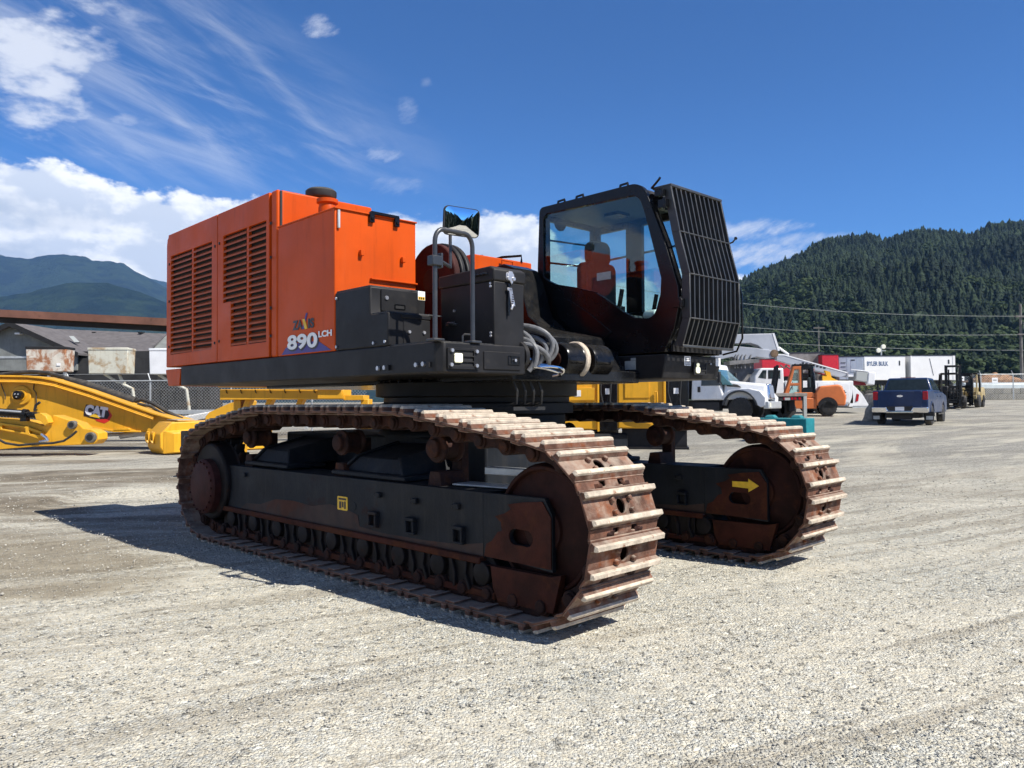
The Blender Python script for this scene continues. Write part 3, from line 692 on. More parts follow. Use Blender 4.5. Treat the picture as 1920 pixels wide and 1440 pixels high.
SHOE_BASE = {}
def track(y0):
    tr = chain_geometry(y0).build('track', M['chain'], EX, bevel=.006)
    n = len(TP)
    for i in range(n):
        a, c = TP[i], TP[(i+1) % n]; m = (a+c)/2; d = (c-a)/np.hypot(*(c-a)); nr = (d[1], -d[0])
        o = bpy.data.objects.new('track_shoe', SHOE); col.objects.link(o); o.parent = tr
        mx = Matrix(((d[0], 0, nr[0], m[0]), (0, 1, 0, y0), (d[1], 0, nr[1], m[1]), (0, 0, 0, 1)))
        o.matrix_local = mx @ Matrix.Diagonal((-1, 1, 1, 1)) if False else mx
        # right-handed frame: x along, y across, z outward
        md = o.modifiers.new('bevel', 'BEVEL'); md.width = .004; md.segments = 1; md.limit_method = 'ANGLE'; md.angle_limit = R(38)
    return tr

def undercarriage_side(y0, near):
    # side frame: box body, then a fork that carries the idler
    b = MB()
    b.prism([(-4.95, .385), (-.66, .385), (-.66, .862), (-4.95, .842)], 'y', y0+.175, y0+.56)
    fork = [(-.659, .405), (-.659, .861), (-.06, .868), (.008, .76), (.008, .385), (-.30, .405)]
    oval = arc((-.215, .583), .055, -90, 90, 8)+arc((-.335, .583), .055, 90, 270, 8)
    b.holed(fork, [oval], 'y', y0+.175, y0+.212)
    b.prism(fork, 'y', y0+.50, y0+.545)
    if near or True:
        for hx, hz, rr in ((-2.31, .616, .036),): b.lathe([(rr, -.004), (rr, .0)], (hx, y0+.175, hz), 'y', 14)
    fr = b.build('track_frame', M['frame'], EX, bevel=.012, seg=2)
    # dark step pockets and lugs on the outer side (near track) / same on the inner face
    for (hx, hz) in ((-4.86, .545), (-1.99, .545), (-1.48, .545), (-.905, .540)):
        w = .055; b = MB()
        b.box(hx-w, hx+w, y0+.130, y0+.176, hz+.030, hz+.058)
        b.box(hx-w, hx-w+.018, y0+.130, y0+.176, hz-.058, hz+.030)
        b.box(hx+w-.018, hx+w, y0+.130, y0+.176, hz-.058, hz+.030)
        b.box(hx-w, hx+w, y0+.138, y0+.176, hz-.075, hz-.058)
        b.build('step_pocket', M['frame'], fr, bevel=.005)
    for (hx, hz) in ((-4.83, .755), (-4.33, .765), (-1.93, .745), (-1.44, .735), (-.935, .738)):
        b = MB(); b.box(hx-.03, hx+.03, y0+.145, y0+.176, hz-.022, hz+.022)
        b.cyl((hx-.044, y0+.15, hz), (hx-.044, y0+.176, hz), .017, 8)
        b.build('step_lug', M['frame'], fr, bevel=.005)
    b = MB(); b.lathe([(.036, -.002), (.036, .001)], (-2.31, y0+.174, .616), 'y', 16); b.build('access_hole', M['dark'], fr)
    # rust worn strip and flange along the bottom edge
    b = MB(); b.prism([(-5.0, .352), (-.66, .352), (-.66, .404), (-5.0, .404)], 'y', y0+.135, y0+.60)
    b.build('frame_flange', M['rusty'], fr, bevel=.008)
    # rust worn idler guard at the front
    b = MB()
    b.prism([(-.655, .352), (.010, .362), (.105, .385), (.030, .128), (-.49, .122), (-.535, .20), (-.56, .352)], 'y', y0+.150, y0+.205)
    b.prism([(-.655, .352), (.010, .362), (.105, .385), (.030, .128), (-.49, .122), (-.535, .20), (-.56, .352)], 'y', y0+.51, y0+.56)
    b.build('idler_guard', M['rusty'], fr, bevel=.008)
    b = MB()
    b.holed([(-.645, .41), (-.62, .50), (-.56, .53), (-.50, .60), (-.46, .61), (-.47, .67), (-.53, .705), (-.43, .735), (-.37, .77), (-.40, .80), (-.26, .825), (-.075, .845), (.002, .745), (.002, .405)], [oval], 'y', y0+.166, y0+.1752)
    b.build('worn_patch', M['rusty'], fr)
    b = MB(); b.prism([(-4.45, .405), (-4.30, .47), (-4.0, .485), (-3.7, .56), (-3.35, .575), (-3.0, .555), (-2.7, .60), (-2.45, .585), (-2.25, .545), (-2.22, .45), (-1.9, .43), (-1.3, .44), (-.9, .46), (-.66, .50), (-.66, .405)], 'y', y0+.1725, y0+.1753)
    b.build('worn_patch', M['rust_film'], fr)
    # idler wheel
    b = MB(); c = (-.115, y0+.357, .652)
    b.lathe([(.10, -.155), (.16, -.155), (.17, -.125), (.39, -.10), (.40, -.14), (.425, -.14), (.437, -.10), (.446, -.085), (.446, .085), (.437, .10), (.425, .14), (.40, .14), (.39, .10), (.17, .125), (.16, .155), (.10, .155)], c, 'y', 48)
    b.build('idler_wheel', M['idler'], EX, bevel=.004)
    # sprocket with teeth and the final drive cover
    b = MB(); cs = (-5.085, .652); T = []
    for k in range(22):
        a0 = 2*math.pi*k/22
        for f, rr in ((0, .42), (.25, .42), (.42, .485), (.58, .485), (.75, .42)): T.append((cs[0]+rr*math.cos(a0+f*2*math.pi/22), cs[1]+rr*math.sin(a0+f*2*math.pi/22)))
    b.prism(T, 'y', y0+.30, y0+.41)
    b.lathe([(.40, .12), (.42, .14), (.42, .28), (.44, .30)], (cs[0], y0, cs[1]), 'y', 36)
    sp = b.build('sprocket', M['roller'], EX, bevel=.006)
    b = MB(); b.lathe([(.255, .012), (.285, .03), (.30, .05), (.30, .125)], (cs[0], y0, .60), 'y', 40)
    for k in range(20):
        a0 = 2*math.pi*k/20; b.cyl((cs[0]+.27*math.cos(a0), y0+.02, .60+.27*math.sin(a0)), (cs[0]+.27*math.cos(a0), y0-.004+.02-.012, .60+.27*math.sin(a0)), .013, 6)
    b.build('final_drive_cover', M['maroon'], sp, bevel=.003)
    b = MB(); b.prism([(-5.0, .30), (-4.90, .30), (-4.90, .95), (-5.02, 1.0), (-5.25, .93), (-5.30, .60)], 'y', y0+.14, y0+.29); b.build('drive_housing', M['frame'], fr, bevel=.02, seg=2)
    # bottom rollers and their guards
    for k in range(9):
        x = -4.62 + k*.495
        b = MB(); b.lathe([(.075, .145), (.085, .15), (.085, .20), (.125, .205), (.125, .235), (.105, .24), (.105, .47), (.125, .475), (.125, .505), (.085, .51), (.085, .56), (.075, .565)], (x, y0, .285), 'y', 20)
        b.build('track_roller', M['roller'], EX, bevel=.003)
    for k in range(8):
        x = -4.37 + k*.495; b = MB()
        for s in (-1, 1):
            q = [(x+s*.085-.012, .36), (x+s*.085+.012, .36), (x+s*.06+.022, .26), (x+s*.085+.05, .155), (x+s*.085+.02, .15), (x+s*.06-.005, .25)]
            b.prism(q, 'y', y0+.145, y0+.175)
        b.box(x-.135, x+.135, y0+.172, y0+.20, .17, .36)
        b.build('roller_guard', M['roller'], fr, bevel=.004)
    b = MB(); b.box(-4.9, -.56, y0+.206, y0+.222, .165, .352); b.build('rock_guard', M['roller'], fr)
    b = MB(); b.box(-4.95, -.53, y0+.155, y0+.185, .118, .168); b.build('rock_guard_rail', M['rusty'], fr, bevel=.006)
    # carrier rollers on stalks
    for x in (-4.42, -2.66, -1.30):
        b = MB(); b.lathe([(.06, .215), (.075, .22), (.075, .26), (.115, .265), (.115, .30), (.095, .31), (.095, .43), (.115, .44), (.115, .47), (.07, .48)], (x, y0, 1.150), 'y', 24)
        b.box(x-.06, x+.06, y0+.48, y0+.56, .84, 1.19)
        b.prism([(x-.09, .84), (x+.09, .84), (x+.06, .97), (x-.06, .97)], 'y', y0+.25, y0+.50)
        b.build('carrier_roller', M['chain'], EX, bevel=.006)
    return fr

for y0 in (0.0, G):
    track(y0)
fr_near = undercarriage_side(0.0, True)
fr_far = undercarriage_side(G, False)
# yellow decal by the hole on the near frame, yellow arrow on the far one
b = MB(); b.prism(rrect(-2.565, -2.405, .565, .685, .012, 3), 'y', .1705, .1748); b.build('yellow_sticker', M['decal_yellow'], fr_near)
b = MB()
for (a0, a1, c0, c1) in ((-2.545, -2.425, .655, .672), (-2.535, -2.50, .58, .64), (-2.49, -2.465, .59, .64), (-2.455, -2.43, .58, .645)):
    b.box(a0, a1, .1690, .1706, c0, c1)
b.build('sticker_print', M['decal_black'], fr_near)
ya = G+.1705
b = MB(); b.prism([(-.345, .690), (-.178, .684), (-.178, .650), (-.072, .714), (-.178, .775), (-.178, .745), (-.345, .742)], 'y', ya-.012, ya-.006)
b.build('yellow_arrow', M['decal_yellow'], fr_far)

# carbody between the tracks: legs that slide onto the side frames, centre box, swing bearing
b = MB()
plan = [(-4.1, .75), (-4.1, 2.98), (-3.5, 2.98), (-3.25, 2.6), (-2.0, 2.6), (-1.75, 2.98), (-1.15, 2.98), (-1.15, .75), (-1.75, .75), (-2.0, 1.1), (-3.25, 1.1), (-3.5, .75)]
b.prism([(-4.7, .85), (-4.7, 2.84), (-1.35, 2.84), (-1.35, .85)], 'z', .62, 1.19)
b.lathe([(1.02, 0), (1.02, .12), (.92, .16), (.92, .30)], (-2.55, 1.843, 1.10), 'z', 48)
cb = b.build('carbody', M['frame'], EX, bevel=.02, seg=2)
for sy in (0, 1):
    Y = (lambda v: v) if sy == 0 else (lambda v: 2*1.843-v)
    for (x0, x1) in ((-4.45, -3.55), (-2.75, -1.65)):
        b = MB(); xm = (x0+x1)/2; w = (x1-x0)/2
        ys = sorted((Y(.22), Y(.66))); b.box(x0, x1, ys[0], ys[1], .863, .905)
        q = [(xm-w*.80, Y(.30), .905), (xm+w*.80, Y(.30), .905), (xm+w*.80, Y(1.0), .905), (xm-w*.80, Y(1.0), .905),
             (xm-w*.52, Y(.36), 1.03), (xm+w*.52, Y(.36), 1.03), (xm+w*.62, Y(1.0), 1.17), (xm-w*.62, Y(1.0), 1.17)]
        b.hexa(q)
        for s in (-1, 1):
            b.hexa([(xm+s*w*.84-.02, Y(.26), .905), (xm+s*w*.84+.02, Y(.26), .905), (xm+s*w*.60+.02, Y(1.0), .905), (xm+s*w*.60-.02, Y(1.0), .905),
                    (xm+s*w*.56-.02, Y(.34), 1.045), (xm+s*w*.56+.02, Y(.34), 1.045), (xm+s*w*.66+.02, Y(1.0), 1.19), (xm+s*w*.66-.02, Y(1.0), 1.19)])
        b.build('carbody_leg', M['frame'], EX, bevel=.01)
b = MB(); b.lathe([(1.0, 1.40), (1.0, 1.50), (.96, 1.51), (.96, 1.56), (1.04, 1.57), (1.04, 1.70), (.90, 1.74)], (-2.55, 1.843, 0), 'z', 64)
for k in range(40):
    a0 = 2*math.pi*k/40; b.cyl((-2.55+1.0*math.cos(a0), 1.843+1.0*math.sin(a0), 1.69), (-2.55+1.0*math.cos(a0), 1.843+1.0*math.sin(a0), 1.73), .018, 6)
b.build('swing_bearing', M['grey_black'], EX, bevel=.004)
# loose steel lying on the near frame behind the front carrier roller
b = MB(); b.hexa([(-1.15, .30, .868), (-.50, .42, .868), (-.52, .60, .868), (-1.15, .50, .868), (-1.15, .30, .885), (-.50, .42, .885), (-.52, .60, .885), (-1.15, .50, .885)])
b.hexa([(-1.05, .55, .94), (-.28, .66, .95), (-.28, .74, .95), (-1.05, .66, .94), (-1.05, .55, 1.0), (-.28, .66, 1.0), (-.28, .74, 1.0), (-1.05, .66, 1.0)])
b.build('travel_hose_guard', M['galv'], EX, bevel=.006)

# ---------------- upper structure (drawn in its own axes, then turned with UM)
def up(b, name, m, parent=EX, **k):
    return b.build(name, m, parent, xf=UM, **k)
# main frame: right deck, belly plate, cab deck
b = MB()
b.prism([(-5.72, 0), (-.905, 0), (-.85, .045), (-.85, .872), (-1.4, .95), (-5.72, .95)], 'z', 1.728, 1.955)
dk = up(b, 'main_deck', M['grey_black'], bevel=.012, seg=2)
b = MB(); b.prism([(-5.5, .96), (-1.10, .96), (-1.02, 1.5), (-1.02, 2.2), (-1.10, 2.70), (-5.5, 2.70)], 'z', 1.69, 1.80)
up(b, 'belly_plate', M['black'], bevel=.01)
b = MB(); b.prism([(-6.10, .0), (-5.722, .0), (-5.722, 3.68), (-6.10, 3.68)], 'z', 1.735, 1.93)
b.hexa([(-6.10, .0, 1.728), (-5.722, .0, 1.728), (-5.722, 3.68, 1.728), (-6.10, 3.68, 1.728), (-6.19, .0, 1.93), (-5.722, .0, 1.93), (-5.722, 3.68, 1.93), (-6.19, 3.68, 1.93)]) if False else None
b2 = MB(); b2.prism([(-6.185, 1.93), (-6.185, 1.90), (-6.10, 1.729), (-5.76, 1.729), (-5.722, 1.90), (-5.722, 1.93)], 'y', -.003, 3.685)
up(b2, 'rear_sill', M['orange'], bevel=.006)
b = MB()
b.box(-1.79, -.93, .03, .60, 1.9555, 1.966); b.box(-2.28, -1.77, .015, .50, 2.4585, 2.468); b.box(-1.75, -1.52, .02, .56, 2.226, 2.236)
up(b, 'grip_plate', M['deck_grip'], dk)
b = MB()
for x, z in ((-1.623, 1.785), (-1.531, 1.786), (-1.118, 1.792), (-1.032, 1.795)):
    b.cyl((x, .002, z), (x, -.018, z), .019, 6)
for y, z in ((.10, 1.891), (.339, 1.891), (.093, 1.786), (.338, 1.784)):
    b.cyl((-.835, y, z), (-.818, y, z), .014, 8)
up(b, 'frame_bolt', M['bolt'], dk)
b = MB()
for x, z in ((-1.50, 1.786), (-.985, 1.79)): b.box(x, x+.035, -.02, .002, z-.02, z+.02)
up(b, 'bolt_block', M['grey_black'], dk)
# headlamp bezel in the right deck nose
b = MB()
b.holed(rrect(.066, .372, 1.756, 1.914, .012, 3), [rrect(.118, .318, 1.855, 1.895, .004, 2), rrect(.118, .318, 1.815, 1.848, .004, 2), rrect(.118, .318, 1.778, 1.808, .004, 2)], 'x', -.8485, -.834)
bz = up(b, 'lamp_bezel', M['grey_black'], dk, bevel=.003)
b = MB(); b.box(-.8495, -.8465, .115, .32, 1.776, 1.897); up(b, 'lamp_recess', M['dark'], bz)
b = MB(); b.prism(rrect(.130, .205, 1.803, 1.872, .012, 3), 'x', -.846, -.826); up(b, 'headlamp', M['lamp_on'], bz, bevel=.006)
b = MB(); b.prism(rrect(.424, .813, 1.760, 1.900, .006, 2), 'x', -.8495, -.840)
pt = up(b, 'access_plate', M['grey_black'], dk, bevel=.004)
b = MB(); b.holed(rrect(.672, .80, 1.800, 1.874, .006, 2), [rrect(.682, .790, 1.808, 1.866, .004, 2)], 'x', -.840, -.834); b.box(-.840, -.8365, .705, .775, 1.808, 1.866)
b.cyl((-.8365, .743, 1.838), (-.824, .743, 1.838), .012, 10)
up(b, 'paddle_latch', M['black'], pt, bevel=.002)
b = MB(); b.cyl((-.8365, .743, 1.838), (-.822, .743, 1.838), .012, 10); up(b, 'latch_knob', M['bolt'], pt)

# engine housing
b = MB()
b.prism([(-6.10, 3.565), (-3.335, 3.570), (-3.335, 1.957), (-6.10, 1.957)], 'y', .045, 1.075)
b.prism([(-3.46, 3.568), (-3.335, 3.568), (-3.335, 1.957), (-3.46, 1.957)], 'y', .0, .045)
eh = up(b, 'engine_housing', M['orange'], bevel=.018, seg=2)
b = MB(); b.box(-3.334, -3.322, .028, .048, 3.21, 3.555); up(b, 'door_seal', M['rubber'], eh)
b = MB(); b.prism([(-6.187, 1.9575), (-6.187, 3.44), (-6.165, 3.52), (-6.10, 3.563), (-6.10, 1.9575)], 'y', .0, 1.075)
b2 = MB(); b2.prism([(-6.18, 1.957), (-6.18, 2.90), (-6.10, 3.0), (-3.335, 3.03), (-3.335, 1.957)], 'y', 1.08, 3.60); up(b2, 'lower_cover', M['orange'], eh, bevel=.02)
up(b, 'rear_corner', M['orange'], eh, bevel=.012, seg=2)
def door(x0, x1, op, mull, slats):
    b = MB(); b.holed([(x0, 1.962), (x1, 1.962), (x1, 3.56), (x0, 3.56)], [op], 'y', -.012, .026)
    d = up(b, 'engine_door', M['orange'], eh, bevel=.006, seg=2)
    ox0 = min(q[0] for q in op); ox1 = max(q[0] for q in op); oz0 = min(q[1] for q in op); oz1 = max(q[1] for q in op)
    b = MB(); b.box(ox0-.01, ox1+.01, .0275, .0335, oz0-.01, oz1+.01); up(b, 'louvre_backing', M['dark'], d)
    b = MB(); pit = (oz1-oz0)/slats
    for k in range(slats):
        z = oz0 + pit*(k+.5)
        xa = ox0 if not (len(op) > 4 and z < 2.58) else op[0][0]
        for (a0, a1) in ((xa, mull-.022), (mull+.022, ox1)):
            b.prism([(-.010, z-pit*.42), (-.010, z-pit*.12), (.022, z+pit*.30), (.024, z+pit*.22)], 'x', a0, a1)
    up(b, 'louvre_slats', M['slat'], d, smooth=0)
    b = MB(); b.box(mull-.022, mull+.022, -.006, .024, oz0, oz1); up(b, 'louvre_mullion', M['orange'], d)
    return d
d1 = door(-6.098, -4.680, [(-6.015, 2.105), (-4.823, 2.112), (-4.823, 3.290), (-6.015, 3.290)], -5.36, 19)
d2 = door(-4.668, -3.475, [(-4.335, 2.112), (-3.538, 2.112), (-3.538, 3.300), (-4.525, 3.300), (-4.525, 2.585), (-4.335, 2.585)], -3.95, 19)
for d, xs in ((d1, ((-4.735, 3.22), (-4.735, 2.17), (-6.06, 3.2), (-6.06, 2.75), (-6.06, 2.2))), (d2, ((-4.62, 3.235), (-4.62, 2.18), (-3.435, 2.92), (-3.435, 2.43), (-3.435, 3.25), (-3.435, 2.16)))):
    b = MB()
    for x, z in xs: b.lathe([(.006, -.022), (.015, -.018), (.017, -.012)], (x, 0, z), 'y', 10)
    up(b, 'door_fastener', M['black'], d)
# fuel tank in front of the engine
b = MB(); b.prism([(-3.325, 1.957), (-2.295, 1.957), (-2.295, 3.195), (-3.325, 3.195)], 'y', .004, .868)
tk = up(b, 'fuel_tank', M['orange'], bevel=.010, seg=2)
b = MB(); b.box(-3.33, -2.285, -.004, .012, 3.189, 3.201); b.box(-2.297, -2.278, -.004, .874, 3.189, 3.201)
b.box(-3.33, -2.28, .862, .876, 3.189, 3.201)
b.prism([(-2.32, 2.600), (-2.262, 2.610), (-2.262, 2.624), (-2.32, 2.624)], 'y', .36, .868)   # lip above the drawer box
b.box(-2.29, -2.255, .245, .28, 2.808, 2.858); b.box(-2.29, -2.255, .692, .725, 2.80, 2.850)
up(b, 'tank_trim', M['orange'], tk, bevel=.003)
b = MB(); b.box(-2.292, -2.272, .026, .048, 3.02, 3.18); up(b, 'sight_gauge', M['galv'], tk, bevel=.004)
b = MB(); b.box(-2.30, -2.262, .36, .66, 3.196, 3.222); b.box(-2.292, -2.262, .345, .395, 3.12, 3.21); b.box(-2.292, -2.262, .615, .665, 3.12, 3.21)
for y in (.37, .64): b.cyl((-2.262, y, 3.155), (-2.25, y, 3.155), .016, 8)
up(b, 'lid_hinge', M['black'], tk, bevel=.004)
b = MB(); b.lathe([(.075, 0), (.08, .02), (.085, .16), (.075, .20), (.10, .21), (.10, .245), (.08, .25)], (-2.92, .30, 3.19), 'z', 20); up(b, 'filler_neck', M['orange'], tk)
b = MB(); b.box(-2.9, -2.5, .45, .8, 3.196, 3.21); b.box(-3.3, -3.0, .2, .75, 3.196, 3.23); up(b, 'tank_riser', M['orange'], tk, bevel=.01)
# precleaner and exhaust on the roof
b = MB(); b.lathe([(.075, 0), (.075, .10)], (-3.66, .66, 3.56), 'z', 24); pc = up(b, 'air_intake', M['orange'], eh)
b = MB(); b.lathe([(.125, .085), (.152, .095), (.160, .115), (.160, .160), (.150, .172), (.135, .183), (.045, .188)], (-3.66, .66, 3.56), 'z', 32); up(b, 'precleaner_bowl', M['rubber'], pc)
b = MB(); b.lathe([(.15, 0), (.15, .03), (.13, .04)], (-4.30, .62, 3.562), 'z', 24); up(b, 'roof_cap', M['black'], eh)
# step box with drawer beside the tank
b = MB()
b.prism([(-2.29, 1.957), (-1.502, 1.957), (-1.502, 2.226), (-1.745, 2.226), (-1.757, 2.245), (-1.757, 2.458), (-2.29, 2.458)], 'y', .006, .42)
b.box(-2.29, -1.76, .42, .57, 1.957, 2.455)
sb = up(b, 'step_box', M['grey_black'], bevel=.012, seg=2)
b = MB(); b.prism(rrect(.108, .475, 2.262, 2.446, .012, 3), 'x', -1.7575, -1.742); dr = up(b, 'drawer_front', M['grey_black'], sb, bevel=.004)
b = MB(); b.holed(rrect(.235, .345, 2.285, 2.328, .008, 3), [rrect(.245, .335, 2.292, 2.320, .006, 3)], 'x', -1.742, -1.737); up(b, 'finger_pull', M['black'], dr)
b = MB(); b.box(-1.7425, -1.7405, .246, .334, 2.293, 2.319); up(b, 'pull_recess', M['dark'], dr)
b = MB(); b.lathe([(.018, 0), (.016, .01)], (-1.742, .157, 2.372), 'x', 14); up(b, 'lock', M['bolt'], dr)
b = MB(); b.box(-1.758, -1.7545, .487, .562, 2.385, 2.462); sk = up(b, 'warning_sticker', M['decal_white'], sb)
b = MB(); b.box(-1.7548, -1.7532, .490, .559, 2.388, 2.415); up(b, 'sticker_yellow_band', M['decal_yellow'], sk)
b = MB()
for k in range(3): b.box(-1.7534, -1.7522, .499+k*.02, .511+k*.02, 2.392, 2.41)
up(b, 'sticker_print', M['decal_black'], sk)
b = MB(); b.prism(rrect(.150, .416, 1.975, 2.180, .01, 3), 'x', -1.5025, -1.494); b.box(-1.506, -1.49, .13, .42, 2.186, 2.216); lf = up(b, 'step_panel', M['grey_black'], sb, bevel=.004)
b = MB()
for y, z in ((.203, 2.077), (.351, 2.079)): b.lathe([(.015, 0), (.013, .012)], (-1.494, y, z), 'x', 8)
for x, z in ((-2.262, 2.405), (-2.262, 1.99), (-1.70, 1.99), (-1.54, 1.993)): b.cyl((x, .007, z), (x, -.006, z), .013, 8)
up(b, 'panel_bolt', M['bolt'], sb)
# tall tool box with sloping lid
b = MB(); b.prism([(-1.62, 1.957), (-.945, 1.957), (-.945, 2.470), (-1.62, 2.475)], 'y', .625, .955)
tb = up(b, 'tool_box', M['grey_black'], bevel=.008, seg=2)
b = MB(); b.prism([(-1.64, 2.478), (-.938, 2.473), (-.934, 2.565), (-.985, 2.592), (-1.64, 2.580)], 'y', .615, .968)
ld = up(b, 'tool_box_lid', M['grey_black'], tb, bevel=.012, seg=2)
b = MB(); b.tube([(-1.18, .617, 2.53), (-1.17, .595, 2.53), (-1.02, .595, 2.532), (-1.01, .617, 2.532)], .010, 8); up(b, 'lid_handle', M['black'], ld)
b = MB(); b.prism(rrect(.745, .835, 2.484, 2.55, .02, 3), 'x', -.940, -.930); b.prism([(.745, 2.49), (.775, 2.49), (.80, 2.45), (.825, 2.49), (.835, 2.50), (.81, 2.56), (.77, 2.56)], 'x', -.931, -.922)
b.cyl((-.93, .765, 2.50), (-.914, .765, 2.50), .018, 10); b.cyl((-.93, .82, 2.50), (-.914, .82, 2.50), .018, 10)
b.box(-.930, -.918, .748, .80, 2.40, 2.425); b.hexa([(-.932, .79, 2.28), (-.932, .835, 2.28), (-.918, .835, 2.28), (-.918, .79, 2.28), (-.932, .765, 2.42), (-.932, .80, 2.42), (-.918, .80, 2.42), (-.918, .765, 2.42)])
b.cyl((-.925, .79, 2.25), (-.925, .815, 2.30), .012, 8)
up(b, 'toggle_latch', M['bolt'], tb, bevel=.003)
b = MB()
for k in range(5): b.box(-.918, -.9165, .788+k*.002, .812+k*.002, 2.295+k*.018, 2.303+k*.018)
up(b, 'latch_lettering', M['decal_black'], tb)
b = MB(); b.tube([(-.935, .775, 2.46), (-.928, .77, 2.40), (-.927, .765, 2.30), (-.928, .768, 2.20)], .009, 6); up(b, 'latch_strap', M['black'], tb)
b = MB()
for z in (2.452, 2.428, 2.06, 2.035): b.cyl((-.978, .628, z), (-.978, .612, z), .010, 8)
b.cyl((-1.43, .628, 2.272), (-1.43, .612, 2.272), .012, 8)
up(b, 'hinge_bolt', M['bolt'], tb)
b = MB(); b.box(-1.55, -1.43, .618, .6245, 2.155, 2.185); b.tube([(-1.52, .62, 2.16), (-1.50, .605, 2.175), (-1.44, .603, 2.17), (-1.40, .62, 2.155)], .010, 6); up(b, 'side_handle', M['rail'], tb)
b = MB(); b.tube([(-1.10, .43, 1.96), (-1.10, .43, 2.03), (-1.09, .44, 2.045), (-1.09, .51, 2.045), (-1.10, .52, 2.03), (-1.10, .52, 1.96)], .008, 6); up(b, 'deck_grab', M['rail'], dk)
# hoop handrail and mirror
hr = [(-.88, -.015, 1.962), (-.88, -.015, 2.66)]
hr += [(-.88, .06-.075*math.cos(R(a)), 2.68+.10*math.sin(R(a))) for a in range(0, 91, 15)]
hr += [(-.88, .265+.080*math.sin(R(a)), 2.68+.10*math.cos(R(a))) for a in range(0, 91, 15)]
hr += [(-.88, .345, 2.66), (-.88, .345, 1.962)]
b = MB(); b.tube(hr, .0178, 12)
hrl = up(b, 'handrail', M['rail'])
for y in (-.065, .295): b = MB(); b.box(-.93, -.83, y, y+.10, 1.956, 1.974); up(b, 'rail_foot', M['rail'], hrl, bevel=.004)
b = MB(); b.box(-.915, -.845, -.06, .025, 2.505, 2.575)
b.box(-.91, -.85, .022, .04, 2.49, 2.60)
up(b, 'rail_clamp', M['rail'], hrl, bevel=.004)
b = MB(); b.tube([(-.89, .03, 2.552), (-.93, .10, 2.548), (-.985, .215, 2.535)], .014, 8)
b.tube([(-.985, .215, 2.525), (-.985, .215, 2.95)], .0125, 8)
mr = up(b, 'mirror_arm', M['rail'], hrl)
mx0, my0, mz0 = -.955, .302, 2.886
def mirror():
    b = MB(); n = 11; W, H = .158, .110
    prof = rrect(-W, W, -H, H, .04, 5)
    # body
    d = Vector((math.cos(R(-9)), math.sin(R(-9)), -0.105)).normalized(); lat = Vector((-d.y, d.x, 0)).normalized(); upv = d.cross(lat)
    def P(u, v, w): q = Vector((mx0, my0, mz0)) + lat*u + upv*v + d*w; return tuple(q)
    k = len(prof)
    vs = [P(u*.8, v*.8, -.05) for u, v in prof] + [P(u, v, -.01) for u, v in prof] + [P(u, v, .008) for u, v in prof]
    fs = [tuple(range(k))] + [(i, (i+1) % k, k+(i+1) % k, k+i) for i in range(k)] + [(k+i, k+(i+1) % k, 2*k+(i+1) % k, 2*k+i) for i in range(k)] + [tuple(range(2*k, 3*k))]
    b.add(vs, fs); body = up(b, 'mirror', M['rubber'], hrl)
    g = MB(); rings = []
    for r_ in range(7):
        f = r_/6
        rings.append([P(u*.95*f, v*.95*f, .020-.011*f*f) for u, v in prof])
    vs = [P(0, 0, .020)] + [p for rg in rings[1:] for p in rg]
    fs = [(0, 1+i, 1+(i+1) % k) for i in range(k)]
    for r_ in range(5): fs += [(1+r_*k+i, 1+r_*k+(i+1) % k, 1+(r_+1)*k+(i+1) % k, 1+(r_+1)*k+i) for i in range(k)]
    g.add(vs, fs); up(g, 'mirror_glass', M['mirror'], body, smooth=80)
M['mirror'] = mat('mirror_silver', (0.92, 0.93, 0.94), 0.01, metal=1.0, var=0.0)
mirror()
# boom foot: big round headed brackets, pins and pin bosses
b = MB()
for y in (1.10,):
    pl = [(-3.10, 1.80), (-1.55, 1.80), (-1.95, 2.45)] + arc((-2.36, 2.68), .36, -25, 205, 18) + [(-2.85, 2.35)]
    b.prism(pl, 'y', y, y+.07)
bf = up(b, 'boom_bracket', M['maroon'], bevel=.008)
b = MB()
for y in (1.175, 1.25): b.lathe([(.365, 0), (.375, .012), (.375, .045), (.365, .055)], (-2.36, y, 2.68), 'y', 40)
b.lathe([(.12, -.01), (.12, .60)], (-2.36, 1.10, 2.68), 'y', 24)
up(b, 'boom_foot_boss', M['grey_black'], bf, bevel=.004)
b = MB(); b.prism([(-3.33, 2.95), (-2.75, 2.93), (-2.60, 2.55), (-3.33, 2.4)], 'y', .90, 1.10); up(b, 'hose_cover', M['orange'], bf, bevel=.01)
b = MB(); b.prism([(-3.33, 1.80), (-2.75, 1.80), (-2.75, 2.6), (-3.33, 2.6)], 'y', 1.9, 2.35); up(b, 'valve_cover', M['black'], bf, bevel=.02)
# low orange cover left of centre, with handles
b = MB(); b.prism([(-4.7, 1.957), (-3.33, 1.957), (-3.33, 3.262), (-4.7, 3.262)], 'y', 2.485, 3.45)
pcv = up(b, 'pump_cover', M['orange'], bevel=.012, seg=2)
b = MB(); b.tube([(-3.33, 2.90, 3.10), (-3.29, 2.90, 3.10), (-3.29, 2.90, 3.23), (-3.29, 3.08, 3.23), (-3.29, 3.08, 3.10), (-3.33, 3.08, 3.10)], .010, 6); up(b, 'cover_handle', M['orange'], pcv)
b = MB(); b.tube([(-3.9, 3.0, 3.26), (-3.5, 3.1, 3.32), (-3.33, 3.27, 3.335), (-3.33, 3.27, 3.25)], .016, 6); b.cyl((-3.5, 2.75, 3.25), (-3.5, 2.75, 3.30), .03, 8); up(b, 'roof_bracket', M['black'], pcv)
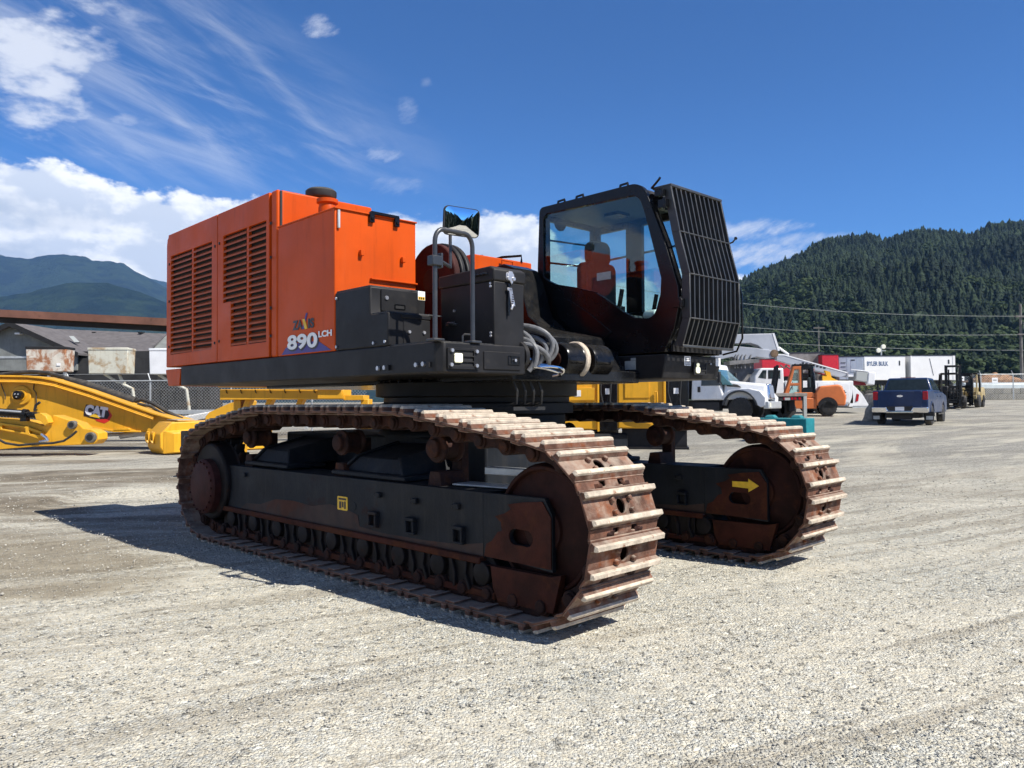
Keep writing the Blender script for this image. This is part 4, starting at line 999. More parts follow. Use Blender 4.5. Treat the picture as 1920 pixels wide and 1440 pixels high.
# curved black boom cylinder brackets at the nose, seen left of the cab
b = MB()
b.prism([(-3.3, 1.80), (-1.22, 1.80), (-1.36, 2.02), (-1.9, 2.18), (-2.22, 2.42), (-2.36, 2.82), (-2.45, 2.96), (-2.6, 3.02), (-2.9, 2.98), (-3.3, 2.6)], 'y', 2.28, 2.66)
up(b, 'cylinder_bracket', M['black'], bevel=.008)
b = MB(); b.lathe([(.10, .0), (.14, .01), (.15, .03), (.15, .22), (.155, .225)], (-1.10, 1.50, 1.885), 'y', 32)
b.lathe([(.09, .36), (.14, .37), (.15, .40), (.15, .62)], (-1.10, 1.50, 1.885), 'y', 32)
nb = up(b, 'pin_boss', M['black'], bevel=.005)
b = MB(); b.lathe([(.158, .225), (.168, .235), (.168, .275), (.158, .285)], (-1.10, 1.50, 1.885), 'y', 36); up(b, 'grease_ring', M['grouser'], nb)
b = MB(); b.lathe([(.03, -.02), (.062, -.012), (.065, .0)], (-1.10, 1.50, 1.885), 'y', 20); b.lathe([(.085, .285), (.085, .365)], (-1.10, 1.50, 1.885), 'y', 20); up(b, 'pin', M['rusty'], nb)
b = MB(); b.prism([(-1.5, 1.80), (-1.0, 1.80), (-.94, 1.86), (-.96, 1.93), (-1.3, 2.05), (-1.5, 2.05)], 'y', 1.52, 1.70); b.prism([(-1.5, 1.80), (-1.0, 1.80), (-.94, 1.86), (-.96, 1.93), (-1.3, 2.05), (-1.5, 2.05)], 'y', 1.88, 2.08); up(b, 'nose_lug', M['black'], nb, bevel=.01)
b = MB(); b.prism([(-3.0, 1.80), (-1.35, 1.80), (-1.45, 2.15), (-3.0, 2.5)], 'y', 1.75, 2.6); up(b, 'centre_casting', M['black'], bevel=.03, seg=2)
# grey hose bundle looping out at the nose
def bez(p0, p1, p2, p3, n=14):
    p0, p1, p2, p3 = map(Vector, (p0, p1, p2, p3))
    return [p0*(1-t)**3+p1*3*t*(1-t)**2+p2*3*t*t*(1-t)+p3*t**3 for t in [i/n for i in range(n+1)]]
hz = [((-1.35, .99, 2.17), (-.98, 1.16, 2.18), (-.86, 1.42, 2.02), (-.98, 1.30, 1.87)),
      ((-1.35, 1.00, 2.13), (-.92, 1.05, 2.17), (-.88, 1.12, 1.90), (-.96, 1.02, 1.765)),
      ((-1.35, 1.02, 2.08), (-.95, 1.22, 2.12), (-.86, 1.30, 1.95), (-1.05, 1.16, 1.80)),
      ((-1.35, .98, 2.04), (-.92, 1.00, 2.08), (-.86, 1.10, 1.98), (-.93, 1.05, 1.80)),
      ((-1.32, 1.03, 2.15), (-.95, 1.10, 2.20), (-.84, 1.36, 2.06), (-.96, 1.22, 1.86)),
      ((-1.32, 1.00, 2.00), (-.95, 1.12, 2.02), (-.86, 1.24, 1.90), (-1.02, 1.10, 1.79)),
      ((-1.1, .97, 1.98), (-.90, .98, 2.02), (-.82, 1.20, 1.92), (-.98, 1.26, 1.80))]
for q in hz:
    b = MB(); b.tube(bez(*q), .0215, 10); up(b, 'hydraulic_hose', M['hose'])
b = MB()
for q in [((-.95, 1.05, 1.80), (-.80, 1.15, 1.78), (-.80, 1.36, 1.72), (-.98, 1.36, 1.735)), ((-.97, 1.10, 1.80), (-.83, 1.3, 1.83), (-.80, 1.40, 1.76), (-.98, 1.33, 1.73))]: b.tube(bez(*q), .011, 6)
for y, z in ((1.04, 1.86), (1.16, 1.91), (1.15, 1.82)): b.cyl((-.98, y, z), (-.94, y+.07, z-.01), .022, 8)
up(b, 'hose_fitting', M['chrome'])
b = MB(); b.lathe([(.11, 0), (.13, .01), (.13, .05), (.11, .06)], (-1.0, .90, 1.88), 'y', 24); up(b, 'hose_drum', M['grey_black'])
# fittings hanging below the nose
b = MB()
for y in (1.02, 1.12, 1.22, 1.32): b.tube([(-1.15, y, 1.70), (-1.12, y+.02, 1.60), (-1.16, y+.05, 1.50), (-1.4, y+.04, 1.45)], .013, 6)
b.box(-1.4, -1.1, .98, 1.36, 1.44, 1.47)
up(b, 'hanging_hose', M['rubber'])
# ---------------- cab
CY0, CY1 = 2.72, 3.70
side = [(-2.50, 1.985)] + [(-2.512, 3.0)] + arc((-2.42, 3.625), .06, 178, 95, 4) + arc((-1.20, 3.47), .215, 92, 30, 8) + [(-.80, 3.05), (-.655, 2.60), (-.645, 2.42), (-.70, 2.20), (-.815, 1.985)]
win = [(-2.42, 2.90), (-2.36, 2.855), (-2.24, 2.80), (-1.95, 2.735), (-1.68, 2.655), (-1.50, 2.545), (-1.32, 2.42), (-1.18, 2.345)] + arc((-1.02, 2.45), .125, 265, 335, 5) + [(-.855, 2.55), (-.845, 2.70), (-.905, 2.92), (-1.03, 3.36)] + arc((-1.21, 3.42), .15, 10, 88, 5) + [(-2.36, 3.60), (-2.42, 3.55)]
b = MB(); b.holed(side, [win], 'y', CY0, CY0+.055)
cab = up(b, 'cab', M['black'], bevel=.012, seg=2)
b = MB(); b.prism(win, 'y', CY0+.02, CY0+.026); up(b, 'side_glass', M['glass'], cab, smooth=0)
# left side of the cab: three windows
lw = [[(-2.40, 2.60), (-1.99, 2.48), (-1.99, 3.51), (-2.40, 3.51)], [(-1.765, 2.40), (-1.0, 2.30), (-.86, 2.50), (-.84, 2.65), (-1.02, 3.34), (-1.18, 3.51), (-1.765, 3.51)]]
b = MB(); b.holed(side, lw, 'y', CY1-.055, CY1); up(b, 'cab_left_wall', M['black'], cab, bevel=.01)
b = MB()
for w in lw: b.prism(w, 'y', CY1-.03, CY1-.024)
up(b, 'left_glass', M['glass'], cab, smooth=0)
b = MB()
b.holed([(CY0+.056, 1.985), (CY1-.056, 1.985), (CY1-.056, 3.63), (CY0+.056, 3.63)], [[(2.87, 2.80), (3.60, 2.80), (3.60, 3.55), (2.87, 3.55)]], 'x', -2.50, -2.45)
up(b, 'cab_rear_wall', M['black'], cab, bevel=.006)
b = MB(); b.box(-2.48, -2.474, 2.87, 3.60, 2.80, 3.55); up(b, 'rear_glass', M['glass'], cab)
b = MB(); b.prism([(-2.40, 3.63), (-2.40, 3.69), (-1.22, 3.692), (-1.02, 3.59), (-.99, 3.54), (-1.05, 3.53), (-1.24, 3.63)], 'y', CY0+.056, CY1-.056)
rf = up(b, 'cab_roof', M['grey_black'], cab, bevel=.01)
b = MB(); b.box(-2.38, -1.15, CY0+.06, CY1-.06, 3.585, 3.628); up(b, 'headliner', M['liner'], cab)
b = MB()
for x in (-2.22, -1.95, -1.35): b.tube([(x-.05, 2.80, 3.685), (x-.04, 2.80, 3.73), (x+.05, 2.80, 3.735), (x+.06, 2.80, 3.685)], .014, 6)
up(b, 'roof_lug', M['black'], rf)
b = MB(); b.box(-2.44, -.75, CY0+.056, CY1-.056, 1.99, 2.06); up(b, 'cab_floor', M['grey_black'], cab)
# front posts and windscreen behind the guard
def fx(z): return float(np.interp(z, [1.985, 2.20, 2.42, 2.60, 3.05, 3.50], [-.815, -.70, -.645, -.655, -.80, -.985]))
b = MB(); zs = [2.10, 2.20, 2.42, 2.60, 3.05, 3.46]
vs = [(fx(z)-.03, y, z) for z in zs for y in (CY0+.11, CY1-.11)]
b.add(vs, [(2*i, 2*i+1, 2*i+3, 2*i+2) for i in range(len(zs)-1)]); up(b, 'windscreen', M['glass'], cab, smooth=0)
b = MB()
for y in (CY0+.056, CY1-.115):
    for i in range(len(zs)-1):
        z0, z1 = zs[i], zs[i+1]
        b.hexa([(fx(z0)-.05, y, z0), (fx(z0), y, z0), (fx(z0), y+.059, z0), (fx(z0)-.05, y+.059, z0), (fx(z1)-.05, y, z1), (fx(z1), y, z1), (fx(z1), y+.059, z1), (fx(z1)-.05, y+.059, z1)])
b.box(-.86, -.77, CY0+.056, CY1-.056, 1.99, 2.10); b.box(-1.04, -.98, CY0+.056, CY1-.056, 3.44, 3.56)
up(b, 'front_frame', M['black'], cab, bevel=.004)
# barred front guard
guard_z = [3.60, 3.135, 2.715, 2.295, 2.035]; guard_x = [-.76, -.665, -.557, -.557, -.645]
def gp(z): return float(np.interp(z, guard_z[::-1], guard_x[::-1]))
b = MB()
for y in (2.765, 3.655):
    for i in range(4):
        z0, z1 = guard_z[i+1], guard_z[i]
        b.hexa([(gp(z0)-.075, y-.011, z0), (gp(z0)+.012, y-.011, z0), (gp(z0)+.012, y+.011, z0), (gp(z0)-.075, y+.011, z0), (gp(z1)-.075, y-.011, z1), (gp(z1)+.012, y-.011, z1), (gp(z1)+.012, y+.011, z1), (gp(z1)-.075, y+.011, z1)])
b.box(guard_x[0]-.20, guard_x[0]+.02, 2.754, 3.666, 3.585, 3.610); b.box(guard_x[4]-.03, guard_x[4]+.02, 2.754, 3.666, 2.025, 2.048)
for z in guard_z[1:4]: b.box(gp(z)-.006, gp(z)+.014, 2.776, 3.644, z-.006, z+.006)
gd = up(b, 'front_guard', M['rail_dark'], cab, bevel=.003)
for k in range(10):
    y = 2.765 + .89*(k+1)/11
    b = MB()
    for i in range(4):
        z0, z1 = guard_z[i+1], guard_z[i]
        b.hexa([(gp(z0)-.05, y-.0075, z0), (gp(z0)+.008, y-.0075, z0), (gp(z0)+.008, y+.0075, z0), (gp(z0)-.05, y+.0075, z0), (gp(z1)-.05, y-.0075, z1), (gp(z1)+.008, y-.0075, z1), (gp(z1)+.008, y+.0075, z1), (gp(z1)-.05, y+.0075, z1)])
    up(b, 'guard_bar', M['rail_dark'], gd)
b = MB(); b.tube([(-.57, 3.68, 2.70), (-.545, 3.70, 2.60), (-.545, 3.70, 2.15), (-.60, 3.68, 2.02), (-.75, 3.66, 1.99)], .011, 6); up(b, 'grab_bar', M['black'], cab)
b = MB(); b.tube([(-.70, 3.67, 3.13), (-.66, 3.73, 3.16), (-.65, 3.77, 3.20)], .009, 6); b.ball((-.65, 3.775, 3.205), .018, 8, 5)
b.tube([(-.96, 2.74, 3.60), (-.86, 2.72, 3.66), (-.84, 2.72, 3.68)], .012, 6)
up(b, 'aerial', M['black'], cab)
for q in ((-.90, -.80, 3.50, 3.56), (-.86, -.77, 3.38, 3.46), (-.70, -.60, 2.40, 2.48)): b = MB(); b.box(q[0], q[1], 2.70, 2.76, q[2], q[3]); b.cyl((q[1]-.02, 2.71, q[2]-.015), (q[1]-.02, 2.71, q[3]+.015), .014, 8); up(b, 'guard_hinge', M['black'], cab, bevel=.003)
b = MB()   # body creases below the side window
b.prism([(-2.30, 2.12), (-1.62, 2.12), (-1.45, 2.22), (-1.75, 2.44), (-2.05, 2.62), (-2.30, 2.66)], 'y', CY0-.010, CY0-.0005)
up(b, 'side_panel', M['black'], cab, bevel=.006, seg=2)
b = MB(); b.box(-1.66, -1.48, CY0+.012, CY0+.0195, 2.77, 2.85); up(b, 'window_sticker', M['decal_pale'], cab)
# seat and controls
b = MB(); b.prism(rrect(-.165, .165, 3.02, 3.30, .10, 5), 'x', -2.10, -1.98)
me_x = Matrix.Translation((0, 3.20, 0)); b.v = [(x, y+3.20, z) for x, y, z in b.v]
b.prism(rrect(2.94, 3.46, 2.42, 3.06, .09, 4), 'x', -2.13, -1.98); b.prism(rrect(2.93, 3.47, 2.30, 2.44, .05, 4), 'x', -2.05, -1.55)
b.box(-2.1, -1.6, 3.0, 3.4, 2.06, 2.30)
st = up(b, 'seat', M['seat'], cab, bevel=.02, seg=2)
b = MB(); b.box(-1.95, -1.45, 2.86, 2.94, 2.42, 2.50); b.box(-1.95, -1.45, 3.46, 3.54, 2.42, 2.50); b.cyl((-1.50, 2.90, 2.5), (-1.46, 2.90, 2.68), .025, 8); b.cyl((-1.50, 3.50, 2.5), (-1.46, 3.50, 2.68), .025, 8)
b.box(-1.02, -.92, 3.0, 3.4, 2.06, 2.35); b.cyl((-1.05, 3.10, 2.06), (-1.12, 3.10, 2.45), .012, 6)
up(b, 'control_console', M['black'], cab, bevel=.006)
b = MB(); b.prism(rrect(3.0, 3.16, 2.43, 2.56, .02, 3), 'x', -1.03, -.99); up(b, 'monitor', M['vglass'], cab)
b = MB(); b.lathe([(.035, 0), (.05, .03), (.05, .14), (.03, .16)], (-1.12, 2.83, 2.37), 'x', 12); up(b, 'wrapped_roll', M['decal_white'], cab)
for q in ([(-2.56, 2.80, 3.36), (-2.56, 3.75, 3.40), (-2.4, 3.78, 3.40)], [(-2.56, 2.80, 3.10), (-2.56, 3.75, 3.14), (-2.4, 3.78, 3.14)], [(-2.4, 3.72, 3.19), (-.85, 3.72, 3.24)]):
    b = MB(); b.tube(q, .013, 6); up(b, 'window_bar', M['black'], cab)
b = MB(); b.prism(circ((-1.88, 3.42), .085, 16), 'y', 3.655, 3.665); b.prism(circ((3.02, 3.56), .10, 16), 'x', -2.445, -2.435); b.box(-1.9, -1.7, 3.15, 3.35, 3.55, 3.586); up(b, 'cab_speaker', M['black'], cab)
# cab deck: box below the cab with sloping nose, lamp and stickers
b = MB(); b.prism([(-2.55, 1.73), (-.845, 1.73), (-.80, 1.90), (-.80, 1.965), (-2.55, 1.978)], 'y', 2.715, 3.70)
cd = up(b, 'cab_deck', M['grey_black'], bevel=.012, seg=2)
b = MB(); b.holed(rrect(3.19, 3.42, 1.772, 1.900, .006, 2), [rrect(3.205, 3.405, 1.860, 1.893, .004, 2), rrect(3.205, 3.405, 1.820, 1.853, .004, 2), rrect(3.205, 3.405, 1.780, 1.813, .004, 2)], 'x', -.802, -.792)
lb = up(b, 'lamp_bezel', M['grey_black'], cd, bevel=.003)
b = MB(); b.box(-.8015, -.7985, 3.198, 3.41, 1.778, 1.896); up(b, 'lamp_recess', M['dark'], lb)
b = MB(); b.prism(rrect(3.225, 3.295, 1.79, 1.86, .02, 3), 'x', -.7985, -.784); b.prism(rrect(3.24, 3.29, 1.858, 1.893, .015, 3), 'x', -.7985, -.786); up(b, 'headlamp', M['lamp_on'], lb, bevel=.006)
b = MB(); b.box(-.8005, -.7965, 3.03, 3.14, 1.862, 1.955); s1 = up(b, 'white_sticker', M['decal_white'], cd)
b = MB()
for z in (1.94, 1.925, 1.905, 1.89, 1.875): b.box(-.7968, -.7955, 3.04, 3.13, z-.004, z+.002)
up(b, 'sticker_print', M['decal_black'], s1)
b = MB(); b.box(-.8005, -.7965, 3.60, 3.69, 1.872, 1.955); up(b, 'white_sticker', M['decal_white'], cd)
b = MB(); b.box(-1.287, -1.153, 2.7105, 2.7155, 1.827, 1.915); b.box(-1.212, -1.153, 2.7105, 2.7155, 1.917, 1.943); up(b, 'rating_plate', M['decal_pale'], cd)
b = MB(); b.cyl((-.80, 3.50, 1.89), (-.79, 3.50, 1.89), .010, 8); up(b, 'deck_bolt', M['bolt'], cd)

# ---------------- lettering on the tank side
def side_mtx(x, z, y=-.001):   # text x along +X, up +Z, facing -Y
    return UM @ Matrix.Translation((x, y, z)) @ Matrix(((1, 0, 0, 0), (0, 0, -1, 0), (0, 1, 0, 0), (0, 0, 0, 1)))
b = MB(); b.prism([(-3.245, 1.968), (-2.345, 1.968), (-2.575, 2.062), (-3.00, 2.062), (-3.16, 2.03)], 'y', .0005, .0039); up(b, 'purple_swoosh', M['decal_purple'], tk)
lettering('890', .2, 'model_number_shadow', M['decal_black'], tk, side_mtx(-2.838, 2.062, -.0005), .0012, .0085, fit=(.565, .150))
lettering('890', .2, 'model_number', M['decal_white'], tk, side_mtx(-2.850, 2.074, -.0028), .0012, .0065, fit=(.548, .138))
lettering('LCH', .1, 'model_suffix', M['decal_white'], tk, side_mtx(-2.444, 2.118, -.0028), .0012, .0038, fit=(.225, .056))
lettering('ZA', .1, 'series_name', M['decal_black'], tk, side_mtx(-2.935, 2.228, -.0005), .001, .0045, fit=(.185, .088))
lettering('IS', .1, 'series_name', M['decal_black'], tk, side_mtx(-2.690, 2.228, -.0005), .001, .0045, fit=(.108, .088))
b = MB(); b.prism([(-2.855, 2.184), (-2.815, 2.184), (-2.755, 2.325), (-2.78, 2.325)], 'y', -.001, .0035); up(b, 'letter_x_stroke', M['decal_purple'], tk)
b = MB(); b.prism([(-2.845, 2.275), (-2.80, 2.275), (-2.755, 2.184), (-2.80, 2.180)], 'y', -.003, .003); up(b, 'letter_x_stroke', M['decal_yellow'], tk)
# ------------------------------------------------------------------ the yard behind
def wheel(parent, x, y, z, r, w, side=1, name='wheel', rimm=None, rr=.58):
    """axis along y; side = +1 when the outer face looks to +y"""
    b = MB(); h = w/2
    b.lathe([(r*.60, -h), (r*.86, -h), (r*.97, -h*.82), (r, -h*.55), (r, h*.55), (r*.97, h*.82), (r*.86, h), (r*.60, h)], (x, y, z), 'y', 28)
    for k in range(24):
        a = 2*math.pi*k/24; c, s = math.cos(a), math.sin(a)
        b.hexa([(x+r*.98*c-.02*s, y-h*.8, z+r*.98*s+.02*c), (x+r*.98*c+.02*s, y-h*.8, z+r*.98*s-.02*c), (x+r*.98*c+.02*s, y+h*.8, z+r*.98*s-.02*c), (x+r*.98*c-.02*s, y+h*.8, z+r*.98*s+.02*c),
                (x+r*1.015*c-.015*s, y-h*.7, z+r*1.015*s+.015*c), (x+r*1.015*c+.015*s, y-h*.7, z+r*1.015*s-.015*c), (x+r*1.015*c+.015*s, y+h*.7, z+r*1.015*s-.015*c), (x+r*1.015*c-.015*s, y+h*.7, z+r*1.015*s+.015*c)])
    w_ = b.build(name, M['tyre'], parent)
    b = MB(); q = side
    b.lathe([(r*.60, q*h*.9), (r*.54, q*h*.6), (r*.30, q*h*.35), (r*.14, q*h*.55), (r*.02, q*h*.58)], (x, y, z), 'y', 20)
    for k in range(6):
        a = 2*math.pi*k/6; b.cyl((x+r*.24*math.cos(a), y+q*h*.35, z+r*.24*math.sin(a)), (x+r*.24*math.cos(a), y+q*h*.62, z+r*.24*math.sin(a)), r*.035, 6)
    b.build('rim', rimm or M['galv'], w_)
    return w_
def base(px, d, extra=0.0):
    p = at(px, 760, d); return Vector((p.x, d, gz(p.x, d)+extra))
def put(b, name, m, parent, **k): return b.build(name, m, parent, **k)

# ---- left: boom lying on its side plate
def lz(py, px, d, g): return at(px, py, d).z-g
def flat_outline(pts, d, o):       # outline seen at photo pixels, as (x, z) about the base o
    return [(at(x, y, d).x-o.x, at(x, y, d).z-o.z) for x, y in pts]
def resample_smooth(poly, n=1): return poly
d = 21.0; o = base(140, d)
BOOM = thing('excavator_boom', o, 0, 'yellow excavator boom with black and white CAT letters, lying on the gravel', 'boom')
ol = flat_outline([(-330, 800), (-300, 770), (-230, 742), (-150, 722), (-80, 710), (0, 706.5), (57, 707.5), (84, 710), (107, 714.5), (172, 734), (292, 776.5), (340, 790), (352, 800), (340, 812), (300, 812), (265, 809), (215, 808), (150, 797), (60, 778), (-40, 772), (-140, 785), (-230, 815), (-300, 830)], d, o)
b = MB(); b.prism(ol, 'y', 0, .72); put(b, 'boom_beam', M['cat_yellow'], BOOM, bevel=.02, seg=2)
tl = flat_outline([(-150, 719.5), (-80, 707.5), (0, 703.5), (57, 704.5), (84, 707), (107, 711.5), (172, 731), (292, 773.5), (340, 787.5), (341, 790), (292, 777), (172, 734.5), (107, 715), (84, 710.5), (57, 708), (0, 707), (-80, 711), (-150, 722.5)], d, o)
b = MB(); b.prism(tl, 'y', -.17, .86); put(b, 'top_plate', M['cat_yellow'], BOOM, bevel=.006)
bl = flat_outline([(150, 796), (215, 806.5), (265, 807.5), (265, 810.5), (215, 810), (150, 799.5)], d, o)
b = MB(); b.prism(bl, 'y', -.05, .77); b.prism(flat_outline([(215, 803.5), (243, 802), (246, 806), (215, 807)], d, o), 'y', -.06, -.001); put(b, 'bottom_plate', M['cat_yellow'], BOOM, bevel=.006)
c = flat_outline([(41, 741)], d, o)[0]
b = MB(); b.lathe([(.27, -.02), (.245, -.05), (.15, -.055), (.15, -.08)], (c[0], 0, c[1]), 'y', 36); bo = put(b, 'pin_boss', M['cat_yellow'], BOOM)
b = MB(); b.lathe([(.105, -.23), (.12, -.22), (.12, -.05)], (c[0], 0, c[1]), 'y', 24); pn_ = put(b, 'pin', M['black'], bo)
b = MB()
for k in range(3): a = 2*math.pi*k/3+.5; b.lathe([(.018, -.242), (.022, -.23)], (c[0]+.05*math.cos(a), 0, c[1]+.05*math.sin(a)), 'y', 8)
put(b, 'pin_bolt', M['bolt'], pn_)
b = MB()
for k, off in enumerate((1.5, 4.0, 6.5)):
    pts = [(at(x, y+off+3.5, d).x-o.x, -.10-.03*k, at(x, y+off+2.5, d).z-o.z) for x, y in [(-60, 709), (0, 707), (57, 708), (84, 711), (107, 715), (172, 735), (235, 757), (292, 777)]]
    b.tube(pts, .022, 8)
for x, y in ((110, 722), (137, 731), (152, 735), (230, 763), (275, 778)): q = at(x, y, d); b.box(q.x-o.x-.05, q.x-o.x+.05, -.13, -.001, q.z-o.z-.05, q.z-o.z+.05)
put(b, 'grease_lines', M['cat_yellow'], BOOM)
b = MB()
b.tube([(at(x, y, d).x-o.x, .45, at(x, y, d).z-o.z) for x, y in [(-80, 712), (-30, 703), (10, 698), (40, 696), (70, 698), (100, 706), (115, 713)]], .06, 10)
b.tube([(at(x, y, d).x-o.x, .40, at(x, y, d).z-o.z) for x, y in [(108, 711), (140, 720), (180, 735), (240, 754)]], [.10, .13, .15, .14], 12)
b.tube([(at(x, y, d).x-o.x, .40, at(x, y, d).z-o.z) for x, y in [(238, 753), (255, 749), (275, 757), (300, 772), (330, 786)]], .05, 8)
b.tube([(at(x, y, d).x-o.x, .25, at(x, y, d).z-o.z) for x, y in [(250, 757), (275, 762), (300, 778), (325, 789)]], .04, 8)
put(b, 'boom_hoses', M['rubber'], BOOM)
b = MB(); b.tube([(at(x, y, d).x-o.x, -.05, at(x, y, d).z-o.z) for x, y in [(4, 719), (8, 730), (12, 740), (12, 749)]], .012, 6); b.tube([(at(x, y, d).x-o.x, -.03, at(x, y, d).z-o.z) for x, y in [(66, 715), (64, 730), (69, 737), (70, 765)]], .012, 6)
b.tube([(at(x, y, d).x-o.x, -.12, at(x, y, d).z-o.z) for x, y in [(70, 770), (72, 760), (80, 754)]], .035, 8)
put(b, 'side_pipe', M['rubber'], BOOM)
# the maker's plate: letters, triangle, hexagon
def fmx(px, py, d_, o_, y): q = at(px, py, d_); return Matrix.Translation((q.x-o_.x, y, q.z-o_.z)) @ Matrix(((1, 0, 0, 0), (0, 0, -1, 0), (0, 1, 0, 0), (0, 0, 0, 1)))
hexo = [(195, 764), (202, 767), (210, 780), (206, 790), (196, 794), (181, 789), (178, 785), (160, 780), (158, 776), (162, 760), (166, 757.5)]
b = MB(); b.prism(flat_outline([(194, 764), (203, 766.5), (210.5, 779), (205, 789), (196, 794), (181, 789.5), (177, 784), (186, 778)], d, o), 'y', -.006, -.001); b1 = put(b, 'badge', M['decal_red'], BOOM)
b = MB(); b.prism(flat_outline([(162, 758), (201, 765), (206, 778), (201, 785.5), (180, 786), (157, 779.5), (158, 769)], d, o), 'y', -.009, -.0062); put(b, 'badge_field', M['decal_black'], b1)
mq = fmx(180.5, 771.5, d, o, -.0105) @ Matrix.Rotation(R(-9), 4, 'Z')
lettering('CAT', .335, 'badge_letters', M['decal_white'], b1, mq, .001, .026, sx=.88)
b = MB(); b.prism(flat_outline([(168, 780.5), (180, 774.5), (188, 784.5)], d, o), 'y', -.0145, -.011); put(b, 'badge_triangle', M['decal_yellow'], b1)
b = MB(); b.cyl((at(215, 812, d).x-o.x, .3, at(215, 818, d).z-o.z), (at(262, 812, d).x-o.x, .3, at(262, 812, d).z-o.z), .085, 14); b.cyl((at(175, 812, d).x-o.x, .3, at(175, 817, d).z-o.z), (at(215, 812, d).x-o.x, .3, at(215, 815, d).z-o.z), .05, 12)
b.box(at(245, 812, d).x-o.x, at(268, 812, d).x-o.x, .2, .4, at(250, 819, d).z-o.z, at(250, 811, d).z-o.z)
put(b, 'boom_cylinder', M['galv'], BOOM)
M['dusty_steel'] = mat('dusty_dark_steel', (.10, .095, .085), .6, var=.3, vs=8, dust=.4)
# ---- the stick with its cylinder in front of the boom
d = 19.4; o = base(70, d)
ST = thing('excavator_stick', o, 0, 'yellow excavator stick with black cylinder and hose, lying before the larger boom', 'stick')
ol = flat_outline([(-330, 812), (-200, 784), (-60, 782), (0, 784), (40, 787), (57, 789), (82, 799), (97, 783), (100, 778), (146, 793), (156, 803), (172, 805), (184, 812), (185, 824), (176, 833), (155, 834), (60, 838), (0, 843), (-60, 846), (-330, 850)], d, o)
b = MB(); b.prism(ol, 'y', .0, .45); put(b, 'stick_beam', M['cat_yellow'], ST, bevel=.015, seg=2)
fr_ = flat_outline([(-40, 797), (5, 792), (57, 800), (82, 809), (88, 818), (75, 822), (55, 815), (5, 806), (-40, 810)], d, o)
ri = [flat_outline([(8, 797), (52, 803), (52, 811), (8, 803.5)], d, o), flat_outline([(58, 806), (78, 812), (80, 816), (60, 813)], d, o)]
b = MB(); b.holed(fr_, ri, 'y', -.10, -.001); put(b, 'side_bracket', M['cat_yellow'], ST, bevel=.006)
b = MB(); q0, q1, q2 = at(-60, 768, d), at(52, 776, d), at(80, 779, d); b.cyl((q0.x-o.x, -.15, q0.z-o.z), (q1.x-o.x, -.15, q1.z-o.z), .095, 18); b.cyl((q1.x-o.x-.02, -.15, q1.z-o.z), (q1.x-o.x+.08, -.15, q1.z-o.z-.01), .125, 18); b.cyl((q1.x-o.x, -.15, q1.z-o.z), (q2.x-o.x, -.15, q2.z-o.z), .075, 14)
q3 = at(54, 785, d); b.box(q3.x-o.x-.07, q3.x-o.x+.07, -.24, -.06, q3.z-o.z-.06, q3.z-o.z+.1)
cyl_ = put(b, 'stick_cylinder', M['black'], ST)
b = MB(); b.tube([(q0.x-o.x, -.26, q0.z-o.z+.05), (q1.x-o.x, -.26, q1.z-o.z+.05)], .025, 8); put(b, 'cylinder_pipe', M['galv'], cyl_)
b = MB(); b.prism(flat_outline([(76, 776), (88, 774), (98, 780), (103, 792), (96, 798), (88, 789), (79, 786)], d, o), 'y', -.26, -.04); put(b, 'rod_eye', M['cat_yellow'], ST, bevel=.01)
for (px, py, r0) in ((137.5, 796.5, .105), (172, 820, .13), (86, 782, .05)):
    q = at(px, py, d); b = MB(); b.lathe([(r0*.55, -.10), (r0*.95, -.10), (r0, -.07), (r0, .05)], (q.x-o.x, 0, q.z-o.z), 'y', 24); bs_ = put(b, 'pin_boss', M['dusty_steel' if px != 86 else 'cat_yellow'], ST, bevel=.004)
    b = MB(); b.lathe([(r0*.62, -.103), (r0*.62, -.099)], (q.x-o.x, 0, q.z-o.z), 'y', 18); put(b, 'pin_bore', M['dark'], bs_)
b = MB(); b.tube([(at(x, y, d).x-o.x, -.20, at(x, y, d).z-o.z) for x, y in [(2, 800), (1, 812), (5, 822), (20, 830), (45, 834), (80, 831), (108, 830), (128, 826), (142, 817), (152, 808)]], .030, 8); put(b, 'hose', M['rubber'], ST)
b = MB(); b.tube([(at(x, y, d).x-o.x, -.17, at(x, y, d).z-o.z) for x, y in [(86, 813), (94, 820), (98, 826)]], .04, 8); b.tube([(at(x, y, d).x-o.x, -.17, at(x, y, d).z-o.z) for x, y in [(82, 828), (92, 826), (100, 824)]], .035, 8); put(b, 'hose_fitting', M['chrome'], ST)
# ---- yellow counterweight with lifting hooks
d = 19.6; o = base(297, d)
CW = thing('counterweight', o, R(-47), 'yellow chamfered counterweight with two hooks beside the rear of the track', 'counterweight')
b = MB(); W, Hh = 1.0, .92
b.prism([(0, .18), (0, .58), (.30, .85), (.62, .93), (3.0, .93), (3.0, .10), (.30, .05)], 'x', -.80, .20) if False else None
prof = [(0.0, .20), (0.0, .52), (.28, .82), (2.9, .86), (2.9, .02), (.10, .02)]
b.prism(prof, 'x', -.80, .13)
put(b, 'weight_block', M['cat_yellow'], CW, bevel=.03, seg=2)
b = MB(); b.hexa([(.131, .06, .02), (.30, .28, .05), (.30, 2.9, .05), (.131, 2.9, .02), (.131, .06, .60), (.30, .28, .55), (.30, 2.9, .62), (.131, 2.9, .80)]); put(b, 'side_chamfer', M['cat_yellow'], CW, bevel=.02)
b = MB(); b.box(.302, .32, .45, 2.8, .15, .60); put(b, 'black_side_panel', M['grey_black'], CW)
